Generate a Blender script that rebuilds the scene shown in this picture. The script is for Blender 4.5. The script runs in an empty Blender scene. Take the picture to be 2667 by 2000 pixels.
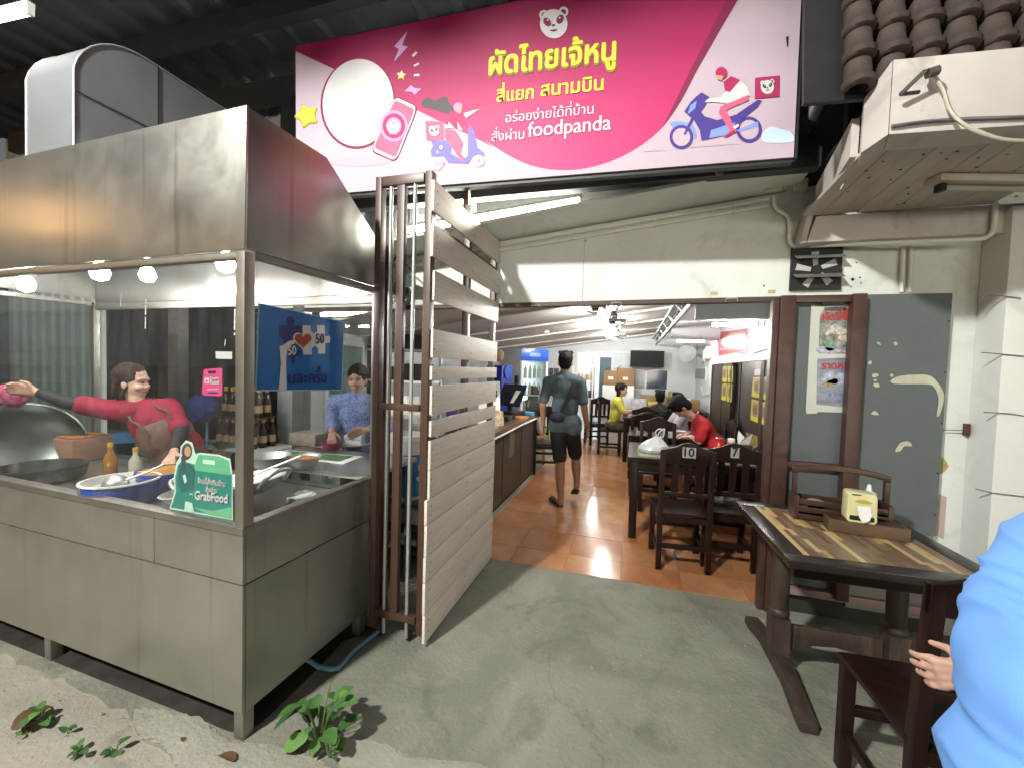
import bpy, bmesh, math, random
import numpy as np
from mathutils import Vector, Matrix, noise
random.seed(7)
SC = bpy.context.scene
COL = SC.collection
PI = math.pi

# ------------------------------------------------------------------ camera
CAM_H, CAM_F = 1.55, 1077.66            # height in metres, focal length in photo pixels (2667 wide)
_yaw, _pit, _rol = -0.28557, -0.038789, -0.029935
_f = np.array([math.sin(_yaw)*math.cos(_pit), math.cos(_yaw)*math.cos(_pit), math.sin(_pit)])
_r = np.array([math.cos(_yaw), -math.sin(_yaw), 0.0])
_d = np.cross(_f, _r)
_r2 = _r*math.cos(_rol) + _d*math.sin(_rol)
_d2 = -_r*math.sin(_rol) + _d*math.cos(_rol)
CAM_P = np.array([0.0, 0.0, CAM_H])
cam_d = bpy.data.cameras.new('camera')
cam = bpy.data.objects.new('camera', cam_d)
COL.objects.link(cam)
cam_d.sensor_fit = 'HORIZONTAL'; cam_d.sensor_width = 36.0
cam_d.lens = 36.0*CAM_F/2667.0
cam_d.clip_start = 0.05; cam_d.clip_end = 400.0
cam.matrix_world = Matrix(((_r2[0], -_d2[0], -_f[0], 0), (_r2[1], -_d2[1], -_f[1], 0),
                           (_r2[2], -_d2[2], -_f[2], CAM_H), (0, 0, 0, 1)))
SC.camera = cam

# ------------------------------------------------------------------ night sky, exposure
world = bpy.data.worlds.new('World'); SC.world = world; world.use_nodes = True
_nt = world.node_tree
_nt.nodes['Background'].inputs[0].default_value = (0.95, 0.97, 1.0, 1)     # town glow on a night sky
_nt.nodes['Background'].inputs[1].default_value = 0.125
SC.view_settings.view_transform = 'Standard'; SC.view_settings.look = 'None'
SC.view_settings.exposure = 0.22; SC.view_settings.gamma = 1.0; SC.view_settings.use_curve_mapping = False
SC.cycles.max_bounces = 7; SC.cycles.diffuse_bounces = 4; SC.cycles.glossy_bounces = 3
SC.cycles.transparent_max_bounces = 12; SC.cycles.transmission_bounces = 3
SC.cycles.sample_clamp_indirect = 4.0
SC.cycles.caustics_reflective = False; SC.cycles.caustics_refractive = False

STREET_LAMP_POWER = 520.0      # the roadside lamp behind the camera that throws the shadows
STREET_LAMP_POS = (-2.30, -1.95, 4.70)
TUBE_IN, TUBE_OUT, HOOD_BULB, CORNER_TUBE, SHOP_FILL = 560.0, 165.0, 230.0, 15.0, 13.0   # emission of the lit lamps; the last is for added fill panels

# ------------------------------------------------------------------ from photo point to place
def ray(px, py):
    return _r2*((px-1333.5)/CAM_F) + _d2*((py-1000.0)/CAM_F) + _f
def at(px, py, X=None, Y=None, Z=None):
    d = ray(px, py)
    t = (X/d[0]) if X is not None else (Y/d[1]) if Y is not None else ((Z-CAM_H)/d[2])
    return Vector(CAM_P + d*t)
K = 2667/2212.0
def D(x, y): return (x*K, y*K)

# ------------------------------------------------------------------ materials
MATS = {}
def _new(name):
    m = bpy.data.materials.new(name); m.use_nodes = True
    return m, m.node_tree, m.node_tree.nodes['Principled BSDF']
def mat(name, col, rough=0.5, metal=0.0, var=0.12, scale=6.0, bump=0.0, bscale=40.0, stretch=(1,1,1),
        col2=None, rvar=0.0, spec=0.5, coat=0.0, dirt=None, dscale=2.5, damt=0.5, tint=None):
    """colour broken by two noises, roughness noise, fine relief; dirt is a second colour in blotches"""
    if name in MATS: return MATS[name]
    m, nt, b = _new(name); N, L = nt.nodes, nt.links
    tc = N.new('ShaderNodeTexCoord'); mp = N.new('ShaderNodeMapping'); mp.inputs['Scale'].default_value = stretch
    L.new(tc.outputs['Object'], mp.inputs[0])
    n1 = N.new('ShaderNodeTexNoise'); n1.inputs['Scale'].default_value = scale; n1.inputs['Detail'].default_value = 7
    n1.inputs['Roughness'].default_value = 0.62
    L.new(mp.outputs[0], n1.inputs['Vector'])
    r = N.new('ShaderNodeMapRange'); r.inputs[1].default_value = 0.3; r.inputs[2].default_value = 0.7
    L.new(n1.outputs[0], r.inputs[0])
    mx = N.new('ShaderNodeMix'); mx.data_type = 'RGBA'
    c = Vector(col)
    a = tuple(max(0, v*(1-var)) for v in c) + (1,)
    z = tuple(min(1, v*(1+var)) for v in c) + (1,)
    if col2 is not None: z = tuple(col2) + (1,)
    mx.inputs['A'].default_value = a; mx.inputs['B'].default_value = z
    L.new(r.outputs[0], mx.inputs['Factor'])
    out = mx.outputs['Result']
    if dirt is not None:
        n2 = N.new('ShaderNodeTexNoise'); n2.inputs['Scale'].default_value = dscale; n2.inputs['Detail'].default_value = 9
        n2.inputs['Roughness'].default_value = 0.7; n2.inputs['Distortion'].default_value = 0.6
        L.new(mp.outputs[0], n2.inputs['Vector'])
        r2 = N.new('ShaderNodeMapRange'); r2.inputs[1].default_value = 0.52; r2.inputs[2].default_value = 0.68; r2.inputs[4].default_value = damt
        L.new(n2.outputs[0], r2.inputs[0])
        m2 = N.new('ShaderNodeMix'); m2.data_type = 'RGBA'; m2.inputs['B'].default_value = tuple(dirt) + (1,)
        L.new(r2.outputs[0], m2.inputs['Factor']); L.new(out, m2.inputs['A']); out = m2.outputs['Result']
    L.new(out, b.inputs['Base Color'])
    b.inputs['Metallic'].default_value = metal; b.inputs['Specular IOR Level'].default_value = spec
    b.inputs['Coat Weight'].default_value = coat
    if rvar > 0:
        rr = N.new('ShaderNodeMapRange'); rr.inputs[1].default_value = 0.25; rr.inputs[2].default_value = 0.75
        rr.inputs[3].default_value = max(0.02, rough-rvar); rr.inputs[4].default_value = min(1, rough+rvar)
        L.new(n1.outputs[0], rr.inputs[0]); L.new(rr.outputs[0], b.inputs['Roughness'])
    else: b.inputs['Roughness'].default_value = rough
    if bump > 0:
        nb = N.new('ShaderNodeTexNoise'); nb.inputs['Scale'].default_value = bscale; nb.inputs['Detail'].default_value = 6
        L.new(mp.outputs[0], nb.inputs['Vector'])
        bp = N.new('ShaderNodeBump'); bp.inputs['Strength'].default_value = bump; bp.inputs['Distance'].default_value = 0.01
        L.new(nb.outputs[0], bp.inputs['Height']); L.new(bp.outputs[0], b.inputs['Normal'])
    MATS[name] = m; return m
def emit(name, col, s):
    if name in MATS: return MATS[name]
    m, nt, b = _new(name)
    b.inputs['Base Color'].default_value = tuple(col)+(1,); b.inputs['Emission Color'].default_value = tuple(col)+(1,)
    b.inputs['Emission Strength'].default_value = s
    MATS[name] = m; return m
def glass(name, tint=(0.95, 0.97, 0.96), refl=0.07, haze=0.03, hazecol=(0.6,0.6,0.58)):
    """a clean pane lets light through and mirrors more at a slant; greasy streaks lie on it"""
    if name in MATS: return MATS[name]
    m = bpy.data.materials.new(name); m.use_nodes = True; nt = m.node_tree; N, L = nt.nodes, nt.links
    N.remove(N['Principled BSDF']); out = N['Material Output']
    tr = N.new('ShaderNodeBsdfTransparent'); tr.inputs[0].default_value = tuple(tint)+(1,)
    gl = N.new('ShaderNodeBsdfGlossy'); gl.inputs['Roughness'].default_value = 0.02
    df = N.new('ShaderNodeBsdfDiffuse'); df.inputs[0].default_value = tuple(hazecol)+(1,)
    fr = N.new('ShaderNodeLayerWeight'); fr.inputs[0].default_value = 0.5
    p5 = N.new('ShaderNodeMath'); p5.operation = 'POWER'; p5.inputs[1].default_value = 4.5; L.new(fr.outputs['Facing'], p5.inputs[0])
    ad = N.new('ShaderNodeMath'); ad.operation = 'MULTIPLY_ADD'; ad.inputs[1].default_value = 0.6; ad.inputs[2].default_value = refl*0.6; L.new(p5.outputs[0], ad.inputs[0])
    m1 = N.new('ShaderNodeMixShader'); L.new(ad.outputs[0], m1.inputs[0]); L.new(tr.outputs[0], m1.inputs[1]); L.new(gl.outputs[0], m1.inputs[2])
    tc = N.new('ShaderNodeTexCoord'); mp = N.new('ShaderNodeMapping'); mp.inputs['Scale'].default_value = (9, 9, 1.6)
    n = N.new('ShaderNodeTexNoise'); n.inputs['Scale'].default_value = 2.2; n.inputs['Detail'].default_value = 8; n.inputs['Roughness'].default_value = 0.7
    L.new(tc.outputs['Object'], mp.inputs[0]); L.new(mp.outputs[0], n.inputs['Vector'])
    r = N.new('ShaderNodeMapRange'); r.inputs[1].default_value = 0.4; r.inputs[2].default_value = 0.8; r.inputs[3].default_value = haze*0.4; r.inputs[4].default_value = haze*1.6
    L.new(n.outputs[0], r.inputs[0])
    m2 = N.new('ShaderNodeMixShader'); L.new(r.outputs[0], m2.inputs[0]); L.new(m1.outputs[0], m2.inputs[1]); L.new(df.outputs[0], m2.inputs[2])
    L.new(m2.outputs[0], out.inputs[0]); MATS[name] = m; return m

def steel(name, col=(0.58,0.555,0.49), rough=0.34, stretch=(1,1,14), mix=0.8, dirt=None):
    """brushed stainless sheet: grain, smudges, slightly wavy"""
    if name in MATS: return MATS[name]
    m, nt, b = _new(name); N, L = nt.nodes, nt.links
    tc = N.new('ShaderNodeTexCoord'); mp = N.new('ShaderNodeMapping'); mp.inputs['Scale'].default_value = stretch
    L.new(tc.outputs['Object'], mp.inputs[0])
    g = N.new('ShaderNodeTexNoise'); g.inputs['Scale'].default_value = 30; g.inputs['Detail'].default_value = 5; L.new(mp.outputs[0], g.inputs['Vector'])
    s = N.new('ShaderNodeTexNoise'); s.inputs['Scale'].default_value = 3.2; s.inputs['Detail'].default_value = 8; s.inputs['Roughness'].default_value = 0.68
    s.inputs['Distortion'].default_value = 0.5
    L.new(tc.outputs['Object'], s.inputs['Vector'])
    rr = N.new('ShaderNodeMapRange'); rr.inputs[1].default_value = 0.3; rr.inputs[2].default_value = 0.7
    rr.inputs[3].default_value = rough-0.05; rr.inputs[4].default_value = rough+0.10; L.new(s.outputs[0], rr.inputs[0])
    ga = N.new('ShaderNodeMath'); ga.operation = 'MULTIPLY_ADD'; ga.inputs[1].default_value = 0.10; L.new(g.outputs[0], ga.inputs[0]); L.new(rr.outputs[0], ga.inputs[2])
    L.new(ga.outputs[0], b.inputs['Roughness'])
    cr = N.new('ShaderNodeMapRange'); cr.inputs[1].default_value = 0.2; cr.inputs[2].default_value = 0.85; L.new(s.outputs[0], cr.inputs[0])
    mx = N.new('ShaderNodeMix'); mx.data_type = 'RGBA'; L.new(cr.outputs[0], mx.inputs['Factor'])
    mx.inputs['A'].default_value = tuple(v*0.80 for v in col)+(1,); mx.inputs['B'].default_value = tuple(min(1, v*1.10) for v in col)+(1,)
    o = mx.outputs['Result']
    if dirt:
        st = N.new('ShaderNodeTexNoise'); st.inputs['Scale'].default_value = 3.0; st.inputs['Detail'].default_value = 6
        m3 = N.new('ShaderNodeMapping'); m3.inputs['Scale'].default_value = (5, 5, 0.25); L.new(tc.outputs['Object'], m3.inputs[0]); L.new(m3.outputs[0], st.inputs['Vector'])
        r3 = N.new('ShaderNodeMapRange'); r3.inputs[1].default_value = 0.6; r3.inputs[2].default_value = 0.75; r3.inputs[4].default_value = 0.45; L.new(st.outputs[0], r3.inputs[0])
        m4 = N.new('ShaderNodeMix'); m4.data_type = 'RGBA'; m4.inputs['B'].default_value = tuple(dirt)+(1,)
        L.new(r3.outputs[0], m4.inputs['Factor']); L.new(o, m4.inputs['A']); o = m4.outputs['Result']
    L.new(o, b.inputs['Base Color']); b.inputs['Metallic'].default_value = mix
    bp = N.new('ShaderNodeBump'); bp.inputs['Strength'].default_value = 0.16; bp.inputs['Distance'].default_value = 0.03
    sw = N.new('ShaderNodeTexNoise'); sw.inputs['Scale'].default_value = 1.1; sw.inputs['Detail'].default_value = 2; L.new(tc.outputs['Object'], sw.inputs['Vector'])
    L.new(sw.outputs[0], bp.inputs['Height']); L.new(bp.outputs[0], b.inputs['Normal'])
    MATS[name] = m; return m
def ground_mat(name, base, pale, dark, crack=True):
    """poured concrete: pale worn patches, dark stains, pitted speckle, hairline cracks"""
    m, nt, b = _new(name); N, L = nt.nodes, nt.links; tc = N.new('ShaderNodeTexCoord'); v = tc.outputs['Object']
    def nz(sc, det, lo, hi, dist=0.0, rgh=.62):
        n = N.new('ShaderNodeTexNoise'); n.inputs['Scale'].default_value = sc; n.inputs['Detail'].default_value = det; n.inputs['Distortion'].default_value = dist; n.inputs['Roughness'].default_value = rgh
        L.new(v, n.inputs['Vector']); r = N.new('ShaderNodeMapRange'); r.inputs[1].default_value = lo; r.inputs[2].default_value = hi; L.new(n.outputs[0], r.inputs[0]); return r.outputs[0]
    def mx(f, a, c, k=1.0):
        x = N.new('ShaderNodeMix'); x.data_type = 'RGBA'
        g_ = N.new('ShaderNodeMath'); g_.operation = 'MULTIPLY'; g_.inputs[1].default_value = k; L.new(f, g_.inputs[0]); L.new(g_.outputs[0], x.inputs['Factor'])
        if isinstance(a, tuple): x.inputs['A'].default_value = a+(1,)
        else: L.new(a, x.inputs['A'])
        x.inputs['B'].default_value = c+(1,); return x.outputs['Result']
    o = mx(nz(1.1, 8, .42, .66, .8), base, pale, .75)
    o = mx(nz(2.3, 9, .54, .68, 1.2), o, dark, .62)
    o = mx(nz(7, 8, .55, .7, .5), o, pale, .45); o = mx(nz(60, 4, .60, .72), o, dark, .45); o = mx(nz(150, 3, .62, .74), o, pale, .5)
    hgt = nz(45, 8, .2, .8)
    if crack:
        vo = N.new('ShaderNodeTexVoronoi'); vo.feature = 'DISTANCE_TO_EDGE'; vo.inputs['Scale'].default_value = .42
        ns = N.new('ShaderNodeTexNoise'); ns.inputs['Scale'].default_value = 3; ns.inputs['Detail'].default_value = 7; L.new(v, ns.inputs['Vector'])
        ad = N.new('ShaderNodeVectorMath'); ad.operation = 'MULTIPLY_ADD'; ad.inputs[1].default_value = (.5,.5,.5); L.new(ns.outputs['Color'], ad.inputs[0]); L.new(v, ad.inputs[2]); L.new(ad.outputs[0], vo.inputs['Vector'])
        rc = N.new('ShaderNodeMapRange'); rc.inputs[1].default_value = .0; rc.inputs[2].default_value = .0035; rc.inputs[3].default_value = 1; rc.inputs[4].default_value = 0; L.new(vo.outputs['Distance'], rc.inputs[0])
        o = mx(rc.outputs[0], o, tuple(x*.5 for x in dark), .25)
    L.new(o, b.inputs['Base Color']); b.inputs['Roughness'].default_value = .85
    bp_ = N.new('ShaderNodeBump'); bp_.inputs['Strength'].default_value = .5; bp_.inputs['Distance'].default_value = .012; L.new(hgt, bp_.inputs['Height']); L.new(bp_.outputs[0], b.inputs['Normal'])
    MATS[name] = m; return m
def flat(name, col, rough=0.45):
    return mat(name, col, rough, var=0.05, scale=9)

# ------------------------------------------------------------------ mesh building
class MB:
    def __init__(s): s.v = []; s.f = []; s.m = []
    def add(s, vs, fs, m=0):
        o = len(s.v); s.v += [tuple(v) for v in vs]
        for f in fs: s.f.append(tuple(i+o for i in f)); s.m.append(m)
        return s
    def box(s, x0, x1, y0, y1, z0, z1, m=0):
        v = [(x0,y0,z0),(x1,y0,z0),(x1,y1,z0),(x0,y1,z0),(x0,y0,z1),(x1,y0,z1),(x1,y1,z1),(x0,y1,z1)]
        return s.add(v, [(0,3,2,1),(4,5,6,7),(0,1,5,4),(1,2,6,5),(2,3,7,6),(3,0,4,7)], m)
    def hexa(s, p, m=0):       # 8 corners: bottom 4 then top 4
        return s.add(p, [(0,3,2,1),(4,5,6,7),(0,1,5,4),(1,2,6,5),(2,3,7,6),(3,0,4,7)], m)
    def beam(s, a, b, w, h, up=(0,0,1), m=0):
        a = Vector(a); b = Vector(b); d = (b-a).normalized(); up = Vector(up)
        sx = d.cross(up)
        if sx.length < 1e-4: sx = d.cross(Vector((1,0,0)))
        sx.normalize(); u = sx.cross(d).normalized()
        p = []
        for q in (a, b):
            p += [q - sx*w/2 - u*h/2, q + sx*w/2 - u*h/2, q + sx*w/2 + u*h/2, q - sx*w/2 + u*h/2]
        return s.add(p, [(0,3,2,1),(4,5,6,7),(0,1,5,4),(1,2,6,5),(2,3,7,6),(3,0,4,7)], m)
    def tube(s, pts, r, n=8, m=0, cap=True):
        pts = [Vector(p) for p in pts]; k = len(pts); rs = r if isinstance(r, (list, tuple)) else [r]*k
        o = len(s.v); prev = None
        for i, p in enumerate(pts):
            t = (pts[min(i+1,k-1)] - pts[max(i-1,0)]).normalized()
            if prev is None:
                u = t.cross(Vector((0,0,1)))
                if u.length < 1e-3: u = t.cross(Vector((1,0,0)))
            else: u = prev - t*prev.dot(t)
            u.normalize(); prev = u; w = t.cross(u)
            for j in range(n):
                a = 2*PI*j/n; s.v.append(tuple(p + (u*math.cos(a) + w*math.sin(a))*rs[i]))
        for i in range(k-1):
            for j in range(n):
                s.f.append((o+i*n+j, o+i*n+(j+1)%n, o+(i+1)*n+(j+1)%n, o+(i+1)*n+j)); s.m.append(m)
        if cap:
            s.f.append(tuple(o+j for j in range(n))[::-1]); s.m.append(m)
            s.f.append(tuple(o+(k-1)*n+j for j in range(n))); s.m.append(m)
        return s
    def lathe(s, prof, c=(0,0,0), n=20, m=0, axis=None, caps=(True, True), arc=None):
        o = len(s.v); R = Matrix.Identity(3) if axis is None else Vector((0,0,1)).rotation_difference(Vector(axis)).to_matrix(); c = Vector(c)
        for (r, z) in prof:
            for j in range(n):
                a = 2*PI*j/n; s.v.append(tuple(c + R @ Vector((r*math.cos(a), r*math.sin(a), z))))
        for i in range(len(prof)-1):
            for j in range(n):
                s.f.append((o+i*n+j, o+i*n+(j+1)%n, o+(i+1)*n+(j+1)%n, o+(i+1)*n+j)); s.m.append(m)
        if caps[0]: s.f.append(tuple(o+j for j in range(n))[::-1]); s.m.append(m)
        if caps[1]: s.f.append(tuple(o+(len(prof)-1)*n+j for j in range(n))); s.m.append(m)
        return s
    def sphere(s, c, r, n=10, k=7, m=0, R=None):
        c = Vector(c); rr = Vector(r) if isinstance(r, (tuple, list, Vector)) else Vector((r,r,r)); o = len(s.v)
        R = R or Matrix.Identity(3)
        s.v.append(tuple(c + R @ Vector((0,0,-rr.z))))
        for i in range(1, k):
            t = -PI/2 + PI*i/k
            for j in range(n):
                a = 2*PI*j/n; s.v.append(tuple(c + R @ Vector((rr.x*math.cos(t)*math.cos(a), rr.y*math.cos(t)*math.sin(a), rr.z*math.sin(t)))))
        s.v.append(tuple(c + R @ Vector((0,0,rr.z)))); e = len(s.v)-1
        for j in range(n):
            s.f.append((o, o+1+(j+1)%n, o+1+j)); s.m.append(m)
            s.f.append((e, e-n+j, e-n+(j+1)%n)); s.m.append(m)
        for i in range(k-2):
            for j in range(n):
                a = o+1+i*n; s.f.append((a+j, a+(j+1)%n, a+n+(j+1)%n, a+n+j)); s.m.append(m)
        return s
    def prism(s, pts, vec, m=0):
        n = len(pts); vec = Vector(vec)
        vs = [Vector(p) for p in pts] + [Vector(p)+vec for p in pts]
        fs = [tuple(range(n))[::-1], tuple(range(n, 2*n))] + [(i, (i+1)%n, n+(i+1)%n, n+i) for i in range(n)]
        return s.add(vs, fs, m)
    def poly(s, pts, m=0): return s.add(pts, [tuple(range(len(pts)))], m)
    def mesh(s, name, mats, smooth=None, bevel=0.0):
        me = bpy.data.meshes.new(name); me.from_pydata(s.v, [], s.f)
        for mm in (mats if isinstance(mats, (list, tuple)) else [mats]): me.materials.append(mm)
        if len(me.materials) > 1: me.polygons.foreach_set('material_index', s.m)
        bm = bmesh.new(); bm.from_mesh(me)
        bmesh.ops.recalc_face_normals(bm, faces=bm.faces)
        if bevel > 0:
            es = [e for e in bm.edges if len(e.link_faces) == 2 and e.calc_face_angle(0) > 0.5]
            bmesh.ops.bevel(bm, geom=es, offset=bevel, segments=2, affect='EDGES', profile=0.6, clamp_overlap=True)
        bm.to_mesh(me); bm.free()
        if smooth:
            me.shade_smooth(); me.set_sharp_from_angle(angle=math.radians(smooth))
        elif bevel > 0:
            me.shade_smooth(); me.set_sharp_from_angle(angle=math.radians(50))
        return me
    def build(s, name, mats, parent=None, smooth=None, bevel=0.0):
        o = bpy.data.objects.new(name, s.mesh(name, mats, smooth, bevel)); COL.objects.link(o)
        if parent is not None: o.parent = parent
        return o
    def solo(s, name, mats, label, cat, group=None, smooth=None, bevel=0.0):
        """one mesh that is a whole thing: its origin goes to the middle of its foot"""
        xs = [v[0] for v in s.v]; ys = [v[1] for v in s.v]; zs = [v[2] for v in s.v]
        c = Vector(((min(xs)+max(xs))/2, (min(ys)+max(ys))/2, min(zs)))
        s.v = [(v[0]-c.x, v[1]-c.y, v[2]-c.z) for v in s.v]
        o = s.build(name, mats, None, smooth, bevel); o.location = c
        return tag(o, label, cat, group)
def tag(o, label=None, cat=None, group=None, kind=None):
    if label: o['label'] = label
    if cat: o['category'] = cat
    if group: o['group'] = group
    if kind: o['kind'] = kind
    return o
def thing(name, label, cat, loc=(0,0,0), rz=0.0, group=None):
    o = bpy.data.objects.new(name, None); COL.objects.link(o); o.empty_display_size = 0.1
    o.location = loc; o.rotation_euler = (0, 0, rz)
    return tag(o, label, cat, group)
def struct(name, mb, mats, parent=None, smooth=None, bevel=0.0):
    o = mb.build(name, mats, parent, smooth, bevel)
    if parent is None: o['kind'] = 'structure'
    return o
def kids(o): return [c for c in COL.objects if c.parent == o]
def copy_tree(o, parent=None):
    c = o.copy(); COL.objects.link(c)
    if parent is not None: c.parent = parent
    for ch in list(o.children): copy_tree(ch, c)
    return c
def spline(pts, n=6, closed=False):
    P = [Vector(p) for p in pts]; k = len(P); out = []
    rng = range(k) if closed else range(k-1)
    for i in rng:
        p0 = P[(i-1)%k] if closed or i > 0 else P[i]; p1 = P[i]; p2 = P[(i+1)%k]
        p3 = P[(i+2)%k] if closed or i+2 < k else P[min(i+1,k-1)]
        for j in range(n):
            t = j/n
            out.append(0.5*((2*p1) + (p2-p0)*t + (2*p0-5*p1+4*p2-p3)*t*t + (3*p1-p0-3*p2+p3)*t**3))
    if not closed: out.append(P[-1])
    return out
def ell(cx, cy, rx, ry, rot=0.0, n=28, a0=0, a1=2*PI):
    c, s_ = math.cos(rot), math.sin(rot); out = []
    for i in range(n):
        a = a0 + (a1-a0)*i/(n if abs(a1-a0-2*PI) < 1e-6 else n-1); x, y = rx*math.cos(a), ry*math.sin(a)
        out.append((cx + x*c - y*s_, cy + x*s_ + y*c))
    return out

# ------------------------------------------------------------------ lettering and flat print
def _txt(s_):
    c = bpy.data.curves.new('lettering', 'FONT'); c.body = s_; c.resolution_u = 3
    o = bpy.data.objects.new('lettering', c); COL.objects.link(o)
    dg = bpy.context.evaluated_depsgraph_get(); dg.update()
    me = bpy.data.meshes.new_from_object(o.evaluated_get(dg))
    vs = [Vector(v.co) for v in me.vertices]; fs = [tuple(p.vertices) for p in me.polygons]
    bpy.data.objects.remove(o); bpy.data.curves.remove(c); bpy.data.meshes.remove(me)
    return vs, fs
_ADV = {}
def _adv(s_):
    if s_ not in _ADV:
        _ADV[s_] = max(v.x for v in _txt(s_+'l')[0]) - max(v.x for v in _txt('l')[0])
    return _ADV[s_]
_UP = '\u0e31\u0e34\u0e35\u0e36\u0e37'; _TONE = '\u0e48\u0e49\u0e4a\u0e4b\u0e4c'
def text_mesh(s_, bold=0.0):
    """2-D mesh of a line; a Thai tone mark over an upper vowel is lifted clear of it"""
    base = ''; marks = []
    for ch in s_:
        if ch in _TONE and base and base[-1] in _UP: marks.append((len(base), ch))
        else: base += ch
    vs, fs = _txt(base)
    for n, ch in marks:
        a = _adv(base[:n]); v2, f2 = _txt(ch); o = len(vs)
        vs += [Vector((v.x+a, v.y+0.20, 0)) for v in v2]; fs += [tuple(i+o for i in f) for f in f2]
    if bold > 0:
        V0, F0 = vs, fs; vs = []; fs = []
        for i in range(8):
            a = i*PI/4; o = len(vs)
            vs += [Vector((v.x+bold*math.cos(a), v.y+bold*math.sin(a), i*0.0004)) for v in V0]; fs += [tuple(j+o for j in f) for f in F0]
    return vs, fs
class Plane:
    """a flat face of something in the place; print on it is given in photo points or in metres"""
    def __init__(s, p, n, up=(0,0,1)):
        s.p = np.array(p, float); s.n = np.array(n, float)/np.linalg.norm(n); up = np.array(up, float)
        s.up = up - s.n*(up@s.n); s.up /= np.linalg.norm(s.up)
    def px(s, x, y, lift=0.0):
        d = ray(x, y); t = (s.n@(s.p - CAM_P))/(s.n@d); return Vector(CAM_P + d*t + s.n*lift)
    def shape(s, pts, m, parent, name, lift, f=None):
        mb = MB(); mb.poly([s.px(*(f(*p) if f else p), lift) for p in pts]); return mb.build(name, m, parent)
    def shapes(s, plist, m, parent, name, lift, f=None):
        mb = MB()
        for i, pts in enumerate(plist): mb.poly([s.px(*(f(*p) if f else p), lift + i*0.00005) for p in pts])
        return mb.build(name, m, parent)
    def text(s, s_, A, B, m, parent, name='lettering', lift=0.004, bold=0.0, ysc=1.0, f=None):
        if f: A = f(*A); B = f(*B)
        a = s.px(*A, lift); b = s.px(*B, lift); vs, fs = text_mesh(s_, bold)
        x0 = min(v.x for v in vs); x1 = max(v.x for v in vs); e = (b-a)/(x1-x0); L = e.length*ysc; up = Vector(s.up); nn = Vector(s.n)
        mb = MB(); mb.add([a + e*(v.x-x0) + up*(v.y*L) + nn*v.z for v in vs], fs); return mb.build(name, m, parent)
def text_local(s_, x0, x1, z, y, m, parent, name='lettering', bold=0.0, ysc=1.0):
    vs, fs = text_mesh(s_, bold); a = min(v.x for v in vs); b = max(v.x for v in vs); k = (x1-x0)/(b-a)
    mb = MB(); mb.add([(x0+(v.x-a)*k, y - v.z, z+v.y*k*ysc) for v in vs], fs); return mb.build(name, m, parent)
# ================================================================== palette
concrete = ground_mat('concrete', (0.205,0.204,0.162), (0.33,0.325,0.26), (0.115,0.114,0.088))
road_conc = ground_mat('rough_concrete', (0.31,0.288,0.235), (0.42,0.395,0.33), (0.19,0.172,0.135), False)
slab_pale = ground_mat('worn_slab_edge', (0.30,0.29,0.24), (0.40,0.385,0.33), (0.17,0.165,0.135), False)
asphalt = mat('asphalt', (0.05,0.05,0.05), 0.85, var=0.2, scale=20, bump=0.4, bscale=120)
terracotta = mat('terracotta', (0.47,0.195,0.08), 0.19, var=0.22, scale=4.0, col2=(0.55,0.25,0.11), rvar=0.06, bump=0.04, bscale=12, dirt=(0.30,0.13,0.065), dscale=2.0, damt=0.4)
grout = mat('grout', (0.40,0.27,0.18), 0.9)
white_wall = mat('white_wall', (0.70,0.73,0.69), 0.6, var=0.07, scale=2.4, bump=0.06, bscale=30, dirt=(0.40,0.40,0.36), dscale=2.6, damt=0.5)
white_paint = mat('white_paint', (0.74,0.75,0.72), 0.5, var=0.05, scale=3, dirt=(0.5,0.49,0.45), dscale=3, damt=0.3)
room_wall = mat('room_wall', (0.66,0.67,0.70), 0.6, var=0.04, scale=2, dirt=(0.5,0.5,0.5), dscale=1.5, damt=0.25)
room_ceil = mat('room_ceiling', (0.66,0.63,0.60), 0.65, var=0.05, scale=2)
grey_board = mat('grey_board', (0.105,0.122,0.124), 0.6, var=0.1, scale=2.2, bump=0.04, dirt=(0.135,0.142,0.14), dscale=2.0, damt=0.5)
brown_steel = mat('brown_steel', (0.066,0.031,0.025), 0.42, var=0.18, scale=8, dirt=(0.16,0.09,0.07), dscale=7, damt=0.35)
gate_brown = mat('gate_brown', (0.068,0.036,0.024), 0.42, var=0.12, scale=9, dirt=(0.09,0.045,0.03), dscale=6, damt=0.4)
dark_steel = mat('dark_steel', (0.022,0.022,0.024), 0.5, var=0.25, scale=6)
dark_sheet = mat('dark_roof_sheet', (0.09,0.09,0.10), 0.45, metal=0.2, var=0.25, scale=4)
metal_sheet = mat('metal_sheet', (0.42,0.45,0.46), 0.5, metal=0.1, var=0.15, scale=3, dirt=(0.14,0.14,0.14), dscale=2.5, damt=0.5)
black = flat('black', (0.008,0.008,0.009), 0.6)
pipe_white = flat('white_plastic', (0.75,0.76,0.70), 0.4)
cream_plastic = flat('cream_plastic', (0.62,0.61,0.48), 0.45)
canopy_white = mat('canopy_plaster', (0.56,0.53,0.50), 0.7, var=0.07, scale=3, bump=0.15, bscale=25, dirt=(0.33,0.30,0.265), dscale=3.2, damt=0.6)
board_white = mat('soffit_board', (0.52,0.48,0.42), 0.65, var=0.1, scale=4, stretch=(1,0.2,1), dirt=(0.30,0.23,0.16), dscale=2.2, damt=0.6)
clay = mat('old_clay', (0.055,0.040,0.033), 0.8, var=0.3, scale=9, bump=0.5, bscale=30, dirt=(0.13,0.10,0.085), dscale=6, damt=0.5)
galv = mat('galvanised', (0.42,0.46,0.45), 0.4, metal=0.6, var=0.12, scale=9)
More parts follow.
